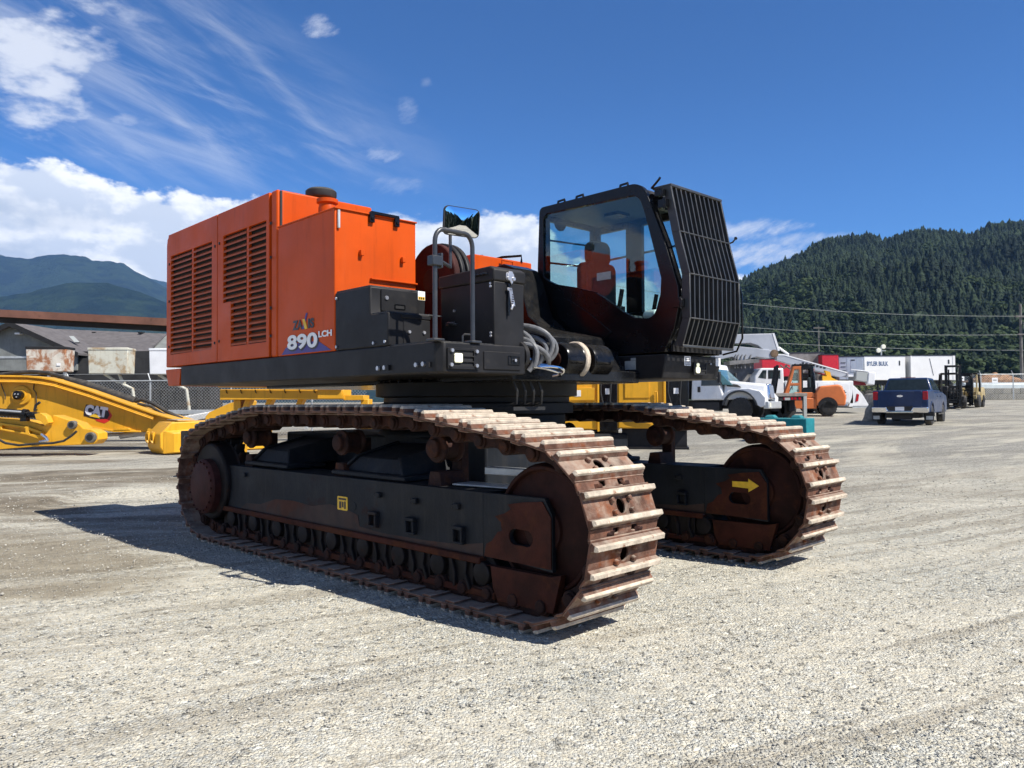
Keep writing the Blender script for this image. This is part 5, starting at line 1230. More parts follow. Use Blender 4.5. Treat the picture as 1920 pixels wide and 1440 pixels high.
for hx in (-.64, -.30):
    b = MB(); ring = [(hx+.085*math.cos(R(a)), -.045, .43+.12*math.sin(R(a))) for a in range(60, 301, 20)]; b.tube(ring, .038, 8); put(b, 'lifting_hook', M['cat_yellow'], CW)
    b = MB(); b.box(hx+.0, hx+.05, -.05, .005, .27, .57); put(b, 'hook_plate', M['cat_yellow'], CW, bevel=.01)
b = MB(); b.box(-.7, .05, .45, .9, .862, .875); put(b, 'top_plate', M['decal_pale'], CW)
# ---- yellow beam on stands, behind the undercarriage
d = 14.0; o = base(550, d)
SBm = thing('lifting_beam', o, R(-4), 'long yellow steel beam with hooks, under the orange housing behind the track', 'beam')
x0, x1 = at(408, 740, d).x-o.x, at(646, 740, d).x-o.x; zt = at(550, 729, d).z-o.z; zb = at(550, 749, d).z-o.z
b = MB(); b.box(x0, x1, 0, .5, zb, zt); bb_ = put(b, 'beam_body', M['cat_yellow'], SBm, bevel=.008)
for k in range(7):
    xx = x0+.12+k*.27; b = MB(); b.tube([(xx, -.012, zt-.01), (xx+.012, -.016, zt-.06), (xx+.03, -.012, zt-.075)], .009, 6); put(b, 'beam_hook', M['black'], bb_)
b = MB(); b.box(at(597, 740, d).x-o.x, at(644, 740, d).x-o.x, -.03, -.001, zb+.01, zt-.02); put(b, 'beam_bracket', M['cat_yellow'], bb_, bevel=.006)
b = MB(); b.box(x1-.02, x1+.35, .05, .45, zb-.02, zb+.07); b.tube([(x0, -.06, zt+.06), (x1, -.06, zt+.02)], .03, 8); put(b, 'beam_tail', M['cat_yellow'], bb_, bevel=.006)
for px in (437, 683):
    xx = at(px, 740, d).x-o.x; b = MB(); b.prism([(xx+.07, zb), (xx-.07, zb), (xx-.07, 0), (xx+.07, 0)], 'y', .1, .4); put(b, 'stand_leg', M['cat_yellow'], SBm, bevel=.01)
for px in (458, 500, 560):
    xx = at(px, 740, d).x-o.x; b = MB(); b.prism([(xx+.05, zb), (xx-.05, zb), (xx-.14, zb-.22), (xx-.06, zb-.22)], 'y', .1, .3); put(b, 'hanging_lug', M['cat_yellow'], SBm, bevel=.006)
# slanting yellow link behind the rear of the track
d = 18.6; o = base(430, d)
LK = thing('boom_link', o, 0, 'slanting yellow steel link leaning up behind the sprocket end of the track', 'link')
ol = flat_outline([(385, 781), (392, 773), (430, 756), (462, 748), (472, 752), (470, 764), (440, 772), (405, 785), (400, 840), (380, 840)], d, o); ol = [(x, max(z, 0)) for x, z in ol]
b = MB(); b.prism(ol, 'y', 0, .4); put(b, 'link_arm', M['cat_yellow'], LK, bevel=.012)
b = MB(); b.cyl((ol[3][0]-.05, -.05, ol[3][1]-.10), (ol[3][0]-.05, .45, ol[3][1]-.10), .07, 14); put(b, 'link_pin', M['bolt'], LK)
# ---- rusty beam overhead
d = 23.0; o = base(300, d)
BMs = thing('steel_beam', o, 0, 'long brown rusted steel beam raised level above the yard, across the far mountains', 'beam')
pa, pb = at(-260, 566.5, d), at(770, 621, d)
A0, B0 = Vector((pa.x-o.x, 0, pa.z-o.z)), Vector((pb.x-o.x, 0, pb.z-o.z)); hh = .275
b = MB()
for (dz0, dz1, y0, y1) in ((-.215, 0, 0, .40),):
    b.hexa([(A0.x, y0, A0.z+dz0), (B0.x, y0, B0.z+dz0), (B0.x, y1, B0.z+dz0), (A0.x, y1, A0.z+dz0), (A0.x, y0, A0.z+dz1), (B0.x, y0, B0.z+dz1), (B0.x, y1, B0.z+dz1), (A0.x, y1, A0.z+dz1)])
put(b, 'beam_web', M['beam'], BMs)
b = MB(); b.hexa([(A0.x, .2, A0.z-.37), (B0.x, .2, B0.z-.37), (B0.x, .40, B0.z-.37), (A0.x, .40, A0.z-.37), (A0.x, .2, A0.z-.216), (B0.x, .2, B0.z-.216), (B0.x, .40, B0.z-.216), (A0.x, .40, A0.z-.216)]); put(b, 'lower_flange', M['dark'], BMs)  # near-black colour paints in the shadow under the upper part of the beam
for q in (A0, B0):
    b = MB(); s = 1 if q is A0 else -1; b.box(q.x+s*.1, q.x+s*.4, .05, .35, -.3, q.z-hh-.15); put(b, 'post', M['beam'], BMs, bevel=.01)
# ---- grey building with two roofs
M['shingle'] = mat('brown_grey_shingles', (0.115, 0.105, 0.105), 0.9, var=.22, vs=3, streak=.25, dcol=(.16, .145, .14), bump=.3, bs=12)
M['old_wall'] = mat('weathered_wood_wall', (0.19, 0.20, 0.19), 0.85, var=.2, vs=1.2, streak=.55, dcol=(0.085, 0.09, 0.085))
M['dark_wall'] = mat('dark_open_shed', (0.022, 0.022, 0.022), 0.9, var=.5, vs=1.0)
o = base(28, 43.0); BD = thing('building', o, 0, 'weathered grey building with two brown shingle roofs behind the fence', 'building')
def bx(px, d): return at(px, 760, d).x-o.x
def bz(px, py, d): return at(px, py, d).z-o.z
xe0, xa, xe1 = bx(-100, 43), bx(28, 43), bx(150, 43); za, ze = bz(28, 605, 43), bz(146, 661, 43)
b = MB(); b.prism([(xe0, bz(0, 695, 43)), (xe1-.2, bz(0, 695, 43)), (xe1-.2, ze), (xa, za-.15), (xe0, ze)], 'y', 0, .15)
wl = put(b, 'gable_wall', M['old_wall'], BD)
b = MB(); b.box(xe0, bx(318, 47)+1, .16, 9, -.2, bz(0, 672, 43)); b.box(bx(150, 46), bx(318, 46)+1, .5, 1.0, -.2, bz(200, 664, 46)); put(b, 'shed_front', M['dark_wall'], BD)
b = MB(); b.box(bx(-60, 43), bx(50, 43), -.03, -.001, bz(0, 672, 43), bz(0, 668, 43)); b.box(bx(122, 45), bx(167, 45), .40, .45, bz(140, 668, 45), bz(140, 664.5, 45)); b.box(bx(240, 45), bx(276, 45), .40, .45, bz(250, 681, 45), bz(250, 677.5, 45)); put(b, 'light_fascia', M['galv'], BD)
b = MB(); xr = bx(28, 43)
def slab(b, p, t=.12): b.hexa([(x, y, z-t) for x, y, z in p]+p)
slab(b, [(xa, -.5, za), (xe1+.15, -.5, ze-.05), (xe1+.15, 8, ze-.05), (xa, 8, za)]); slab(b, [(xe0-.1, -.5, ze-.05), (xa, -.5, za), (xa, 8, za), (xe0-.1, 8, ze-.05)])
rf1 = put(b, 'wing_roof', M['shingle'], BD)
b = MB()
for (qa, qb) in (((xa, za), (xe1+.15, ze-.05)), ((xe0-.1, ze-.05), (xa, za))): b.hexa([(qa[0], -.55, qa[1]-.26), (qb[0], -.55, qb[1]-.26), (qb[0], -.505, qb[1]-.26), (qa[0], -.505, qa[1]-.26), (qa[0], -.55, qa[1]+.02), (qb[0], -.55, qb[1]+.02), (qb[0], -.505, qb[1]+.02), (qa[0], -.505, qa[1]+.02)])
put(b, 'barge_board', M['dark'], rf1)
ym = 3.0; xm0, xm1 = bx(60, 47), bx(306, 49); zm_ = bz(150, 618, 50); zme = bz(200, 667, 45)
b = MB(); slab(b, [(xm0, 1.2, zme), (bx(283, 45.2), 1.2, zme-.02), (xm1, 6.5, bz(306, 627, 50)), (xm0, 6.5, zm_)]); slab(b, [(xm0, 6.5, zm_), (xm1, 6.5, bz(306, 627, 50)), (xm1+1.2, 12, zme), (xm0, 12, zme)])
rf2 = put(b, 'main_roof', M['shingle'], BD)
b = MB(); b.hexa([(bx(283, 45.2), 1.25, zme-.3), (bx(340, 46), 2.0, zme-.3), (bx(340, 46), 11, zme-.3), (bx(283, 45.2), 11, zme-.3), (xm1-.05, 6.4, bz(306, 627, 50)-.1), (xm1+.02, 6.4, bz(306, 627, 50)-.1), (xm1+.02, 6.6, bz(306, 627, 50)-.1), (xm1-.05, 6.6, bz(306, 627, 50)-.1)]); put(b, 'hip_wall', M['old_wall'], BD)
b = MB(); b.hexa([(bx(141, 45.6), 2.0, bz(141, 634, 45.6)), (bx(158, 45.6), 1.6, bz(158, 646.5, 45.6)), (bx(168, 45.6), 1.6, bz(168, 646.5, 45.6)), (bx(150, 45.6), 2.0, bz(150, 634, 45.6)), (bx(141, 45.6), 1.9, bz(141, 632, 45.6)), (bx(158, 45.6), 1.5, bz(158, 644, 45.6)), (bx(168, 45.6), 1.5, bz(168, 644, 45.6)), (bx(150, 45.6), 1.9, bz(150, 632, 45.6))]); put(b, 'skylight', M['decal_pale'], rf1)
b = MB(); b.box(bx(33, 43), bx(43, 43), -.35, -.001, bz(38, 628, 43), bz(38, 624.5, 43)); put(b, 'wall_lamp', M['white'], wl, bevel=.02)
b = MB()
for px in (174, 261): b.box(bx(px-3, 49), bx(px+3, 49), 6.0, 6.5, bz(px, 626.5, 49.5), bz(px, 623.5, 49.5))
put(b, 'roof_vent', M['dark'], rf2)
# stained lift boxes raised in front of the building
M['stained'] = mat('rust_stained_white', (0.60, 0.56, 0.48), 0.7, var=.15, vs=2, rust=.55, rs=1.6, rcol=(0.30, 0.13, 0.06), streak=.2, dcol=(.5, .42, .3))
M['cream'] = mat('stained_cream_plastic', (0.55, 0.54, 0.45), 0.6, var=.1, vs=1.5, rust=.42, rs=2.2, rcol=(0.34, 0.25, 0.15), streak=.35, dcol=(.42, .38, .28))
def liftbox(name, px0, px1, py0, py1, d, m, label, legs, arm):
    o = base((px0+px1)/2, d); t = thing(name, o, R(6), label, 'lift bucket')
    s = FPX/d; w = (px1-px0)/s/2; zt = at(px0, py0, d).z-o.z; zb = at(px0, py1, d).z-o.z
    b = MB(); b.hexa([(-w*.97, -.05, zb), (w*.97, -.05, zb), (w*.97, .75, zb), (-w*.97, .75, zb), (-w, -.08, zt), (w, -.08, zt), (w, .8, zt), (-w, .8, zt)]); bx_ = put(b, 'bucket_shell', m, t, bevel=.03, seg=2)
    b = MB(); b.box(-w*1.02, w*1.02, -.10, .82, zt-.09, zt+.02); put(b, 'bucket_rim', M['dark'] if legs else m, bx_, bevel=.02)
    if legs:
        for x in (w*.05, w*.85): b = MB(); b.box(x-.05, x+.05, .1, .2, 0, zb); put(b, 'leg', M['galv'], t)
        b = MB(); b.box(w*.55, w*.75, -.085, -.076, zb+.25, zb+.35); put(b, 'white_label', M['decal_white'], bx_)
    if arm:
        b = MB(); b.tube([(-.3, .35, zb), (.2, .35, zb-.32), (.55, .35, zb-.38)], .06, 8); b.tube([(.30, .35, zb), (.48, .35, zb-.45), (.85, .35, zb-.62), (1.05, .4, 0)], .07, 8); put(b, 'support_arm', M['cream'], t)
    return t
liftbox('lift_bucket', 51, 122, 651, 697, 33, M['stained'], 'rust stained white bucket on two thin legs below the grey gable', True, False)
liftbox('lift_bucket', 167, 239, 653, 701, 33, M['cream'], 'stained cream bucket on a bent arm, between the gable and white bucket', False, True)
liftbox('lift_bucket', 281, 330, 654, 702, 33, M['white'], 'clean white bucket half hidden by the orange engine housing', False, True)
# dark stacks between fence and building
o = base(160, 37); b = MB()
for k in range(34): b.box(-5.6+k*.34, -5.6+k*.34+.30, 0, 1.6, 0.1*(k % 3 == 0), 1.5+.16*((k*7) % 4)/3)
tag(b.build('timber_stack', mat('dark_weathered_timber', (0.030, 0.028, 0.026), .9, var=.5, vs=1.5, dust=.2), loc=o, smooth=0), 'long low stack of dark timber under the raised buckets', 'timber')
o = base(330, 30.5); b = MB(); b.box(-3.2, 5.5, 0, .08, .62, .80)
tr_ = b.build('guard_rail', M['galv'], loc=o, bevel=.02); tag(tr_, 'low pale guard rail running behind the chain link fence', 'guard rail')
for k in range(6): b = MB(); b.box(-3.0+k*1.6, -2.88+k*1.6, .085, .2, -.1, .78); b.build('post', M['galv'], tr_)
o = base(350, 28.6); b = MB(); z0 = at(350, 781, 28.6).z-o.z
b.hexa([(-1.3, 0, 0), (1.15, 0, 0), (1.15, 1.0, 0), (-1.3, 1.0, 0), (-1.3, 0, .42), (1.1, 0, .84), (1.1, 1.0, .86), (-1.3, 1.0, .42)]); b.box(.2, 1.2, -.02, -.001, .05, .5) if False else None
wp = b.build('covered_pile', mat('white_tarpaulin', (.66, .66, .64), .7, var=.1, vs=3, bump=.4, bs=3), loc=o, bevel=.05, seg=2); tag(wp, 'low white tarpaulin covered pile behind the wire mesh', 'tarpaulin')
b = MB(); b.hexa([(.35, -.06, 0), (1.22, -.06, 0), (1.22, -.005, 0), (.35, -.005, 0), (.45, -.06, .50), (1.22, -.06, .62), (1.22, -.005, .62), (.45, -.005, .50)]); b.build('dark_flap', M['dark'], wp)
# ---- chain link fences: every wire is there
def chainlink(b, x0, x1, y, z0, z1, pitch, r, zf=None):
    h = z1-z0; n = int((x1-x0+h)/pitch)
    for s in (1, -1):
        for k in range(n):
            xa = x0-h+k*pitch if s > 0 else x0+k*pitch
            xb = xa+s*h; za, zb = z0, z1
            if s > 0:
                if xa < x0: za += x0-xa; xa = x0
                if xb > x1: zb -= xb-x1; xb = x1
            else:
                if xa > x1: za += xa-x1; xa = x1
                if xb < x0: zb -= x0-xb; xb = x0
            if zb-za < .02: continue
            p0, p1 = Vector((xa, y, za)), Vector((xb, y, zb)); dd = (p1-p0).normalized(); a = Vector((0, 1, 0))*r; c = dd.cross(Vector((0, 1, 0)))*r
            b.add([p0+a, p0-a*.5+c*.87, p0-a*.5-c*.87, p1+a, p1-a*.5+c*.87, p1-a*.5-c*.87], [(0, 1, 4, 3), (1, 2, 5, 4), (2, 0, 3, 5)])
o = base(281, 27); FN = thing('chain_link_fence', o, 0, 'galvanised chain link fence with top rail behind the yellow boom', 'fence')
zt = at(281, 714, 27).z-o.z
b = MB(); chainlink(b, -5.6, 7.5, 0, .03, zt, .11, .0035); put(b, 'wire_mesh', M['galv'], FN, smooth=0, fixn=False)
b = MB(); b.tube([(-5.6, 0, zt), (7.5, 0, zt)], .024, 8); put(b, 'top_rail', M['galv'], FN)
for x in (-5.6, -2.8, 0.0, 2.8, 5.6):
    b = MB(); b.cyl((x, .03, 0), (x, .03, zt), .032, 10); b.tube([(x, .03, zt), (x-.09, .03, zt+.26)], .022, 6); put(b, 'post', M['galv'], FN)
b = MB(); b.tube([(-5.69, .03, zt+.24), (7.4, .03, zt+.24)], .006, 5); put(b, 'top_wire', M['galv'], FN)

# ---- yellow machine housings seen under the cab
def housing(name, px0, px1, d, label, big):
    o = base((px0+px1)/2, d); t = thing(name, o, R(-10), label, 'machine housing'); s = FPX/d; w = (px1-px0)/s/2
    b = MB(); b.box(-w, w*.30, 0, 1.6, .55, 2.35); hb = put(b, 'side_panel', M['cat_yellow'], t, bevel=.03, seg=2)
    b = MB(); b.box(w*.33, w, .04, 1.6, .50, 2.2); kb = put(b, 'black_end_panel', M['black'], t, bevel=.02)
    b = MB(); b.box(w*.29, w*.36, -.06, .05, .5, 2.3); put(b, 'door_edge', M['cat_yellow'], t, bevel=.01)
    b = MB(); b.box(w*.58, w*.72, .025, .039, 1.45, 1.6); put(b, 'white_label', M['decal_white'], kb)
    b = MB(); b.box(-w*.9, w*.95, .2, 1.5, .05, .55); put(b, 'belly_frame', M['grey_black'], t)
    b = MB()
    if big:
        b.tube([(-w*.98, -.05, 1.15), (-w*.5, -.08, .95), (0, -.05, .72)], .03, 6); b.tube([(.05, -.04, 1.5), (.10, -.05, 1.5), (.10, -.05, 1.22), (.02, -.03, 1.2)], .022, 6); b.box(-w*.8, -w*.1, -.02, .001, 1.35, 1.9)
    else:
        b.box(-w*.72, w*.20, -.07, .001, 1.30, 1.62); b.tube([(-.1, -.03, 1.25), (-.1, -.03, 1.15), (.05, -.03, 1.15)], .018, 6)
    put(b, 'trim', M['cat_yellow'], hb, bevel=.008)
    if not big: b = MB(); b.box(-w*.52, -w*.28, -.078, -.071, 1.4, 1.56); put(b, 'white_label', M['decal_white'], hb)
    b = MB(); b.tube([(w*.45, .0, 2.0), (w*.42, -.03, 1.5), (w*.55, -.02, 1.0)], .02, 6); b.tube([(w*.8, 0, 1.9), (w*.75, -.03, 1.3), (w*.8, -.02, .8)], .02, 6); put(b, 'cable', M['rubber'], kb)
    b = MB(); b.box(-w*.95, w, .1, 1.5, 0, .06); put(b, 'skid', M['grey_black'], t)
    return t
housing('engine_housing', 1052, 1157, 20.0, 'yellow machine housing with white lamp label, seen beneath the barred cab', False)
housing('engine_housing', 1159, 1290, 20.3, 'wider yellow machine housing with bent pipe, beside the white truck cab', True)
# a grey one seen through the nose of the machine
o = base(1000, 19); b = MB(); b.box(-.55, .55, 0, 1.2, 0, 2.0); b.box(-.5, -.1, -.02, -.001, 1.2, 1.7)
tag(b.build('equipment_crate', M['decal_pale'], loc=o, bevel=.03), 'grey equipment crate glimpsed beneath the hanging hoses', 'crate')

# ---- teal concrete block
o = base(1470, 22.6); b = MB()
b.box(-.75, .75, -.36, .36, .0, .70)
for x in (-.38, .38): b.hexa([(x-.17, -.17, .70), (x+.17, -.17, .70), (x+.17, .17, .70), (x-.17, .17, .70), (x-.10, -.10, .79), (x+.10, -.10, .79), (x+.10, .10, .79), (x-.10, .10, .79)])
tag(b.build('concrete_block', M['teal'], loc=o, rotz=R(-38), bevel=.025, seg=2), 'teal painted concrete block with two studs on top', 'block')
# ------------------------------------------------------------------ vehicles (x forwards, y to their left)
def pickup():
    h = Vector((math.sin(R(35.4)), math.cos(R(35.4)), 0)); rt = Vector((h.y, -h.x, 0))
    c = at(1741, 760, 30.2); o = Vector((c.x, 30.2, 0))-rt*1.0; o.z = gz(o.x, o.y)
    t = thing('pickup_truck', o, math.atan2(h.y, h.x), 'dark blue crew cab pickup parked on the gravel, seen from behind', 'pickup')
    b = MB()
    b.prism([(.02, .62), (.0, 1.02), (.02, 1.40), (1.68, 1.42), (1.70, 1.33), (4.25, 1.36), (5.55, 1.22), (5.72, 1.10), (5.75, .60), (5.50, .48), (5.12, .48), (5.0, .75), (4.75, .92), (4.45, .92), (4.20, .75), (4.08, .48), (1.62, .48), (1.5, .75), (1.25, .92), (.95, .92), (.70, .75), (.58, .48), (.2, .52)], 'y', -.99, .99)
    bd = put(b, 'body', M['blue'], t, bevel=.05, seg=3)
    b = MB(); b.hexa([(1.72, -.93, 1.34), (4.30, -.93, 1.34), (4.30, .93, 1.34), (1.72, .93, 1.34), (1.98, -.74, 1.93), (3.45, -.74, 1.93), (3.45, .74, 1.93), (1.98, .74, 1.93)])
    cb_ = put(b, 'cab', M['blue'], t, bevel=.06, seg=3)
    def q(u, v, zz, yy, off):   # point on the rear slope
        return (1.72+.26*(zz-1.34)/.59-off, yy, zz)
    b = MB(); z0, z1 = 1.42, 1.86
    f = lambda z: .93-.19*(z-1.34)/.59
    b.hexa([q(0, 0, z0, -f(z0)+.09, .012), q(0, 0, z0, -f(z0)+.09, -.004), q(0, 0, z0, f(z0)-.09, -.004), q(0, 0, z0, f(z0)-.09, .012), q(0, 0, z1, -f(z1)+.08, .012), q(0, 0, z1, -f(z1)+.08, -.004), q(0, 0, z1, f(z1)-.08, -.004), q(0, 0, z1, f(z1)-.08, .012)])
    put(b, 'rear_window', M['vglass'], cb_)
    for s in (-1, 1):
        for (xa, xb, xc, xd) in ((2.05, 2.92, 2.10, 2.90), (3.0, 4.02, 3.0, 3.48)):
            b = MB(); y0, y1 = s*(f(1.42)+.004), s*(f(1.84)+.004)
            b.hexa([(xa, y0-s*.02, 1.42), (xb, y0-s*.02, 1.42), (xb, y0, 1.42), (xa, y0, 1.42), (xc, y1-s*.02, 1.84), (xd, y1-s*.02, 1.84), (xd, y1, 1.84), (xc, y1, 1.84)]); put(b, 'side_window', M['vglass'], cb_)
        b = MB(); b.hexa([(4.0, s*1.0, 1.38), (4.12, s*1.0, 1.38), (4.12, s*1.22, 1.38), (4.0, s*1.22, 1.38), (4.0, s*1.02, 1.60), (4.12, s*1.02, 1.60), (4.12, s*1.24, 1.60), (4.0, s*1.24, 1.60)]); put(b, 'door_mirror', M['rubber'], t, bevel=.02)
        b = MB(); b.prism(rrect(.80, .985, 1.02, 1.345, .03, 3), 'x', -.012, .10); b.v = [(x, s*abs(y) if s > 0 else -y, z) for x, y, z in b.v]; put(b, 'taillight', M['taillight'], t, bevel=.012)
        b = MB(); b.box(.48, .50, s*.96-.16, s*.96+.14 if s < 0 else s*.96+.14, .20, .55); put(b, 'mud_flap', M['rubber'], t)
        b = MB(); b.box(.474, .479, s*.96-.13, s*.96+.11, .24, .38); put(b, 'flap_plate', M['galv'], t)
        for x in (1.10, 4.60): wheel(t, x, s*.87, .40, .40, .27, s)
        b = MB(); b.box(2.2, 4.0, s*1.0, s*1.08, .42, .47); put(b, 'side_step', M['black'], t)
        b = MB(); b.prism([(.55, .55), (.72, .82), (.95, .97), (1.25, .97), (1.48, .82), (1.64, .55), (1.56, .55), (1.42, .78), (1.22, .91), (.98, .91), (.78, .78), (.63, .55)], 'y', s*.992, s*1.012); put(b, 'wheel_arch', M['blue'], t, bevel=.006)
        for x in (2.55, 3.5): b = MB(); b.box(x, x+.2, s*.99, s*1.015, 1.15, 1.19); put(b, 'door_handle', M['blue'], t, bevel=.008)
    b = MB(); b.prism(rrect(-.78, .78, .74, 1.37, .05, 3), 'x', -.018, .01); tg = put(b, 'tailgate', M['blue'], t, bevel=.015, seg=2)
    b = MB(); b.prism(circ((0, 1.17), .115, 20, .048), 'x', -.026, -.017); put(b, 'badge', M['chrome'], tg, bevel=.004)
    b = MB(); b.box(-.03, -.017, -.5, .5, 1.30, 1.345); put(b, 'tailgate_lip', M['blue'], tg, bevel=.006)
    b = MB(); b.hexa([(-.16, -1.0, .52), (.15, -1.0, .52), (.15, -.42, .52), (-.16, -.36, .52), (-.19, -1.0, .74), (.15, -1.0, .74), (.15, -.48, .74), (-.19, -.48, .74)]); b.hexa([(-.16, .36, .52), (.15, .42, .52), (.15, 1.0, .52), (-.16, 1.0, .52), (-.19, .48, .74), (.15, .48, .74), (.15, 1.0, .74), (-.19, 1.0, .74)]); b.box(-.17, .15, -.5, .5, .50, .60)
    put(b, 'rear_bumper', M['chrome'], t, bevel=.03, seg=2)
    b = MB(); b.box(-.10, .02, -.46, .46, .56, .76); put(b, 'plate_recess', M['rubber'], t)
    b = MB(); b.box(-.112, -.101, -.16, .16, .585, .745); put(b, 'number_plate', M['decal_white'], t)
    b = MB(); b.box(.3, 5.0, -.6, .6, .30, .50); b.box(.25, .6, -.35, .35, .24, .45); put(b, 'chassis', M['rubber'], t)
    b = MB(); b.box(1.99, 2.03, -.28, .28, 1.935, 1.955); put(b, 'brake_lamp', M['taillight'], cb_)
pickup()

def big_truck():
    a = R(-33); o = base(1385, 36)
    hx = Vector((math.cos(a), math.sin(a), 0)); c = at(1443, 760, 34.6); o = Vector((c.x, 34.6, 0))-hx*.05+Vector((math.sin(a)*-1, math.cos(a), 0))*1.0; o.z = gz(o.x, o.y)
    t = thing('heavy_truck', o, a, 'white heavy truck with chrome grille facing right past the black cab', 'truck')
    # x = 0 at the bumper, body runs to -x
    b = MB(); b.hexa([(-3.55, -1.05, .95), (-1.95, -1.05, .95), (-1.95, 1.05, .95), (-3.55, 1.05, .95), (-3.5, -.98, 2.62), (-2.45, -.98, 2.62), (-2.45, .98, 2.62), (-3.5, .98, 2.62)])
    cabn = put(b, 'cab', M['white'], t, bevel=.08, seg=3)
    b = MB(); b.hexa([(-2.0, -1.10, 1.65), (-1.55, -1.0, 1.62), (-1.55, 1.0, 1.62), (-2.0, 1.10, 1.65), (-2.43, -.88, 2.46), (-2.40, -.86, 2.46), (-2.40, .86, 2.46), (-2.43, .88, 2.46)]); b.v = [(x-.06, y*.93, z) for x, y, z in b.v]
    put(b, 'windscreen', M['sglass'], cabn, bevel=.02)
    for s in (-1, 1):
        b = MB(); b.hexa([(-3.05, s*1.03, 1.62), (-2.12, s*1.03, 1.62), (-2.12, s*1.052, 1.62), (-3.05, s*1.052, 1.62), (-3.0, s*.985, 2.40), (-2.52, s*.985, 2.40), (-2.52, s*1.012, 2.40), (-3.0, s*1.012, 2.40)]); put(b, 'door_window', M['vglass'], cabn)
        b = MB(); b.box(-3.22, -3.08, s*1.05, s*1.075, 1.32, 1.58); put(b, 'fuel_flap', M['rubber'], cabn, bevel=.02)
        b = MB(); b.box(-2.2, -2.08, s*1.14, s*1.30, 1.75, 2.25); b.tube([(-2.15, s*1.0, 1.8), (-2.15, s*1.2, 1.75)], .02, 6); put(b, 'mirror', M['rubber'], t, bevel=.03)
    # hood with raised crown, narrower at the nose
    b = MB(); b.hexa([(-2.05, -.98, .95), (-.18, -.62, 1.0), (-.18, .62, 1.0), (-2.05, .98, .95), (-2.05, -.80, 1.86), (-.22, -.50, 1.66), (-.22, .50, 1.66), (-2.05, .80, 1.86)])
    hd = put(b, 'hood', M['white'], t, bevel=.12, seg=4)
    for s in (-1, 1):
        prof = [(-2.0, .70)] + arc((-1.25, .58), .74, 165, 15, 10) + [(-.30, .62), (-.12, .70), (-.10, 1.05), (-.35, 1.34), (-.85, 1.46), (-1.55, 1.44), (-2.0, 1.22)]
        b = MB(); b.prism(prof, 'y', s*.60, s*1.12); put(b, 'front_fender', M['white'], t, bevel=.07, seg=3)
        b = MB(); b.prism(arc((-1.25, .58), .82, 170, 10, 12)+arc((-1.25, .58), .735, 10, 170, 12), 'y', s*1.0, s*1.15); put(b, 'fender_flare', M['rail'], t, bevel=.01)
        b = MB(); b.hexa([(-.62, s*.84, 1.02), (-.14, s*.74, 1.0), (-.14, s*1.02, 1.0), (-.55, s*1.1, 1.02), (-.68, s*.84, 1.28), (-.30, s*.76, 1.20), (-.30, s*.98, 1.20), (-.62, s*1.08, 1.28)]); b.v = [(x+.03, y+s*.02, z) for x, y, z in b.v]; put(b, 'headlight', M['lampglass'], t, bevel=.03)
        b = MB(); b.hexa([(-1.9, s*.80, 1.58), (-1.25, s*.73, 1.52), (-1.25, s*.80, 1.52), (-1.9, s*.88, 1.58), (-1.95, s*.78, 1.72), (-1.45, s*.70, 1.66), (-1.45, s*.76, 1.66), (-1.95, s*.85, 1.72)]); put(b, 'hood_vent', M['rubber'], hd, bevel=.015)
        for x in (-1.25, -5.6): wheel(t, x, s*.95, .53, .53, .30, s)
    b = MB(); b.hexa([(-.20, -.46, .98), (-.06, -.42, .98), (-.06, .42, .98), (-.20, .46, .98), (-.28, -.40, 1.68), (-.15, -.36, 1.66), (-.15, .36, 1.66), (-.28, .40, 1.68)])
    gr = put(b, 'grille', M['chrome'], t, bevel=.04, seg=2)
    b = MB()
    for k in range(9):
        y = -.30+k*.075; b.hexa([(-.08, y, 1.05), (-.055, y, 1.05), (-.055, y+.05, 1.05), (-.08, y+.05, 1.05), (-.16, y, 1.58), (-.138, y, 1.58), (-.138, y+.05, 1.58), (-.16, y+.05, 1.58)])
    put(b, 'grille_bars', M['silver'], gr)
    b = MB(); b.box(-.20, .05, -1.1, 1.1, .55, .88); put(b, 'bumper', M['galv'], t, bevel=.04, seg=2)
    b = MB(); b.box(.051, .06, -.98, -.75, .62, .82); put(b, 'bumper_lamp', M['lampglass'], t)
    b = MB(); b.box(-6.5, -.3, -.45, .45, .55, .95); b.box(-3.4, -2.2, -1.08, -.55, .45, .85); put(b, 'chassis', M['rubber'], t)
    b = MB(); b.box(-6.5, -3.7, -1.1, 1.1, 1.0, 1.15); b.box(-3.75, -3.65, -1.1, 1.1, 1.0, 2.4)
    for k in range(5): b.box(-6.4+k*.6, -6.3+k*.6, -1.12, -1.04, 1.15, 1.75)
    b.box(-6.5, -3.7, -1.12, -1.06, 1.7, 1.78); put(b, 'flat_body', M['rubber'], t)
    b = MB(); b.ball((-2.9, -.7, 2.66), .06, 8, 5); b.ball((-2.9, .7, 2.66), .06, 8, 5); put(b, 'roof_lamp', M['decal_white'], cabn)
big_truck()

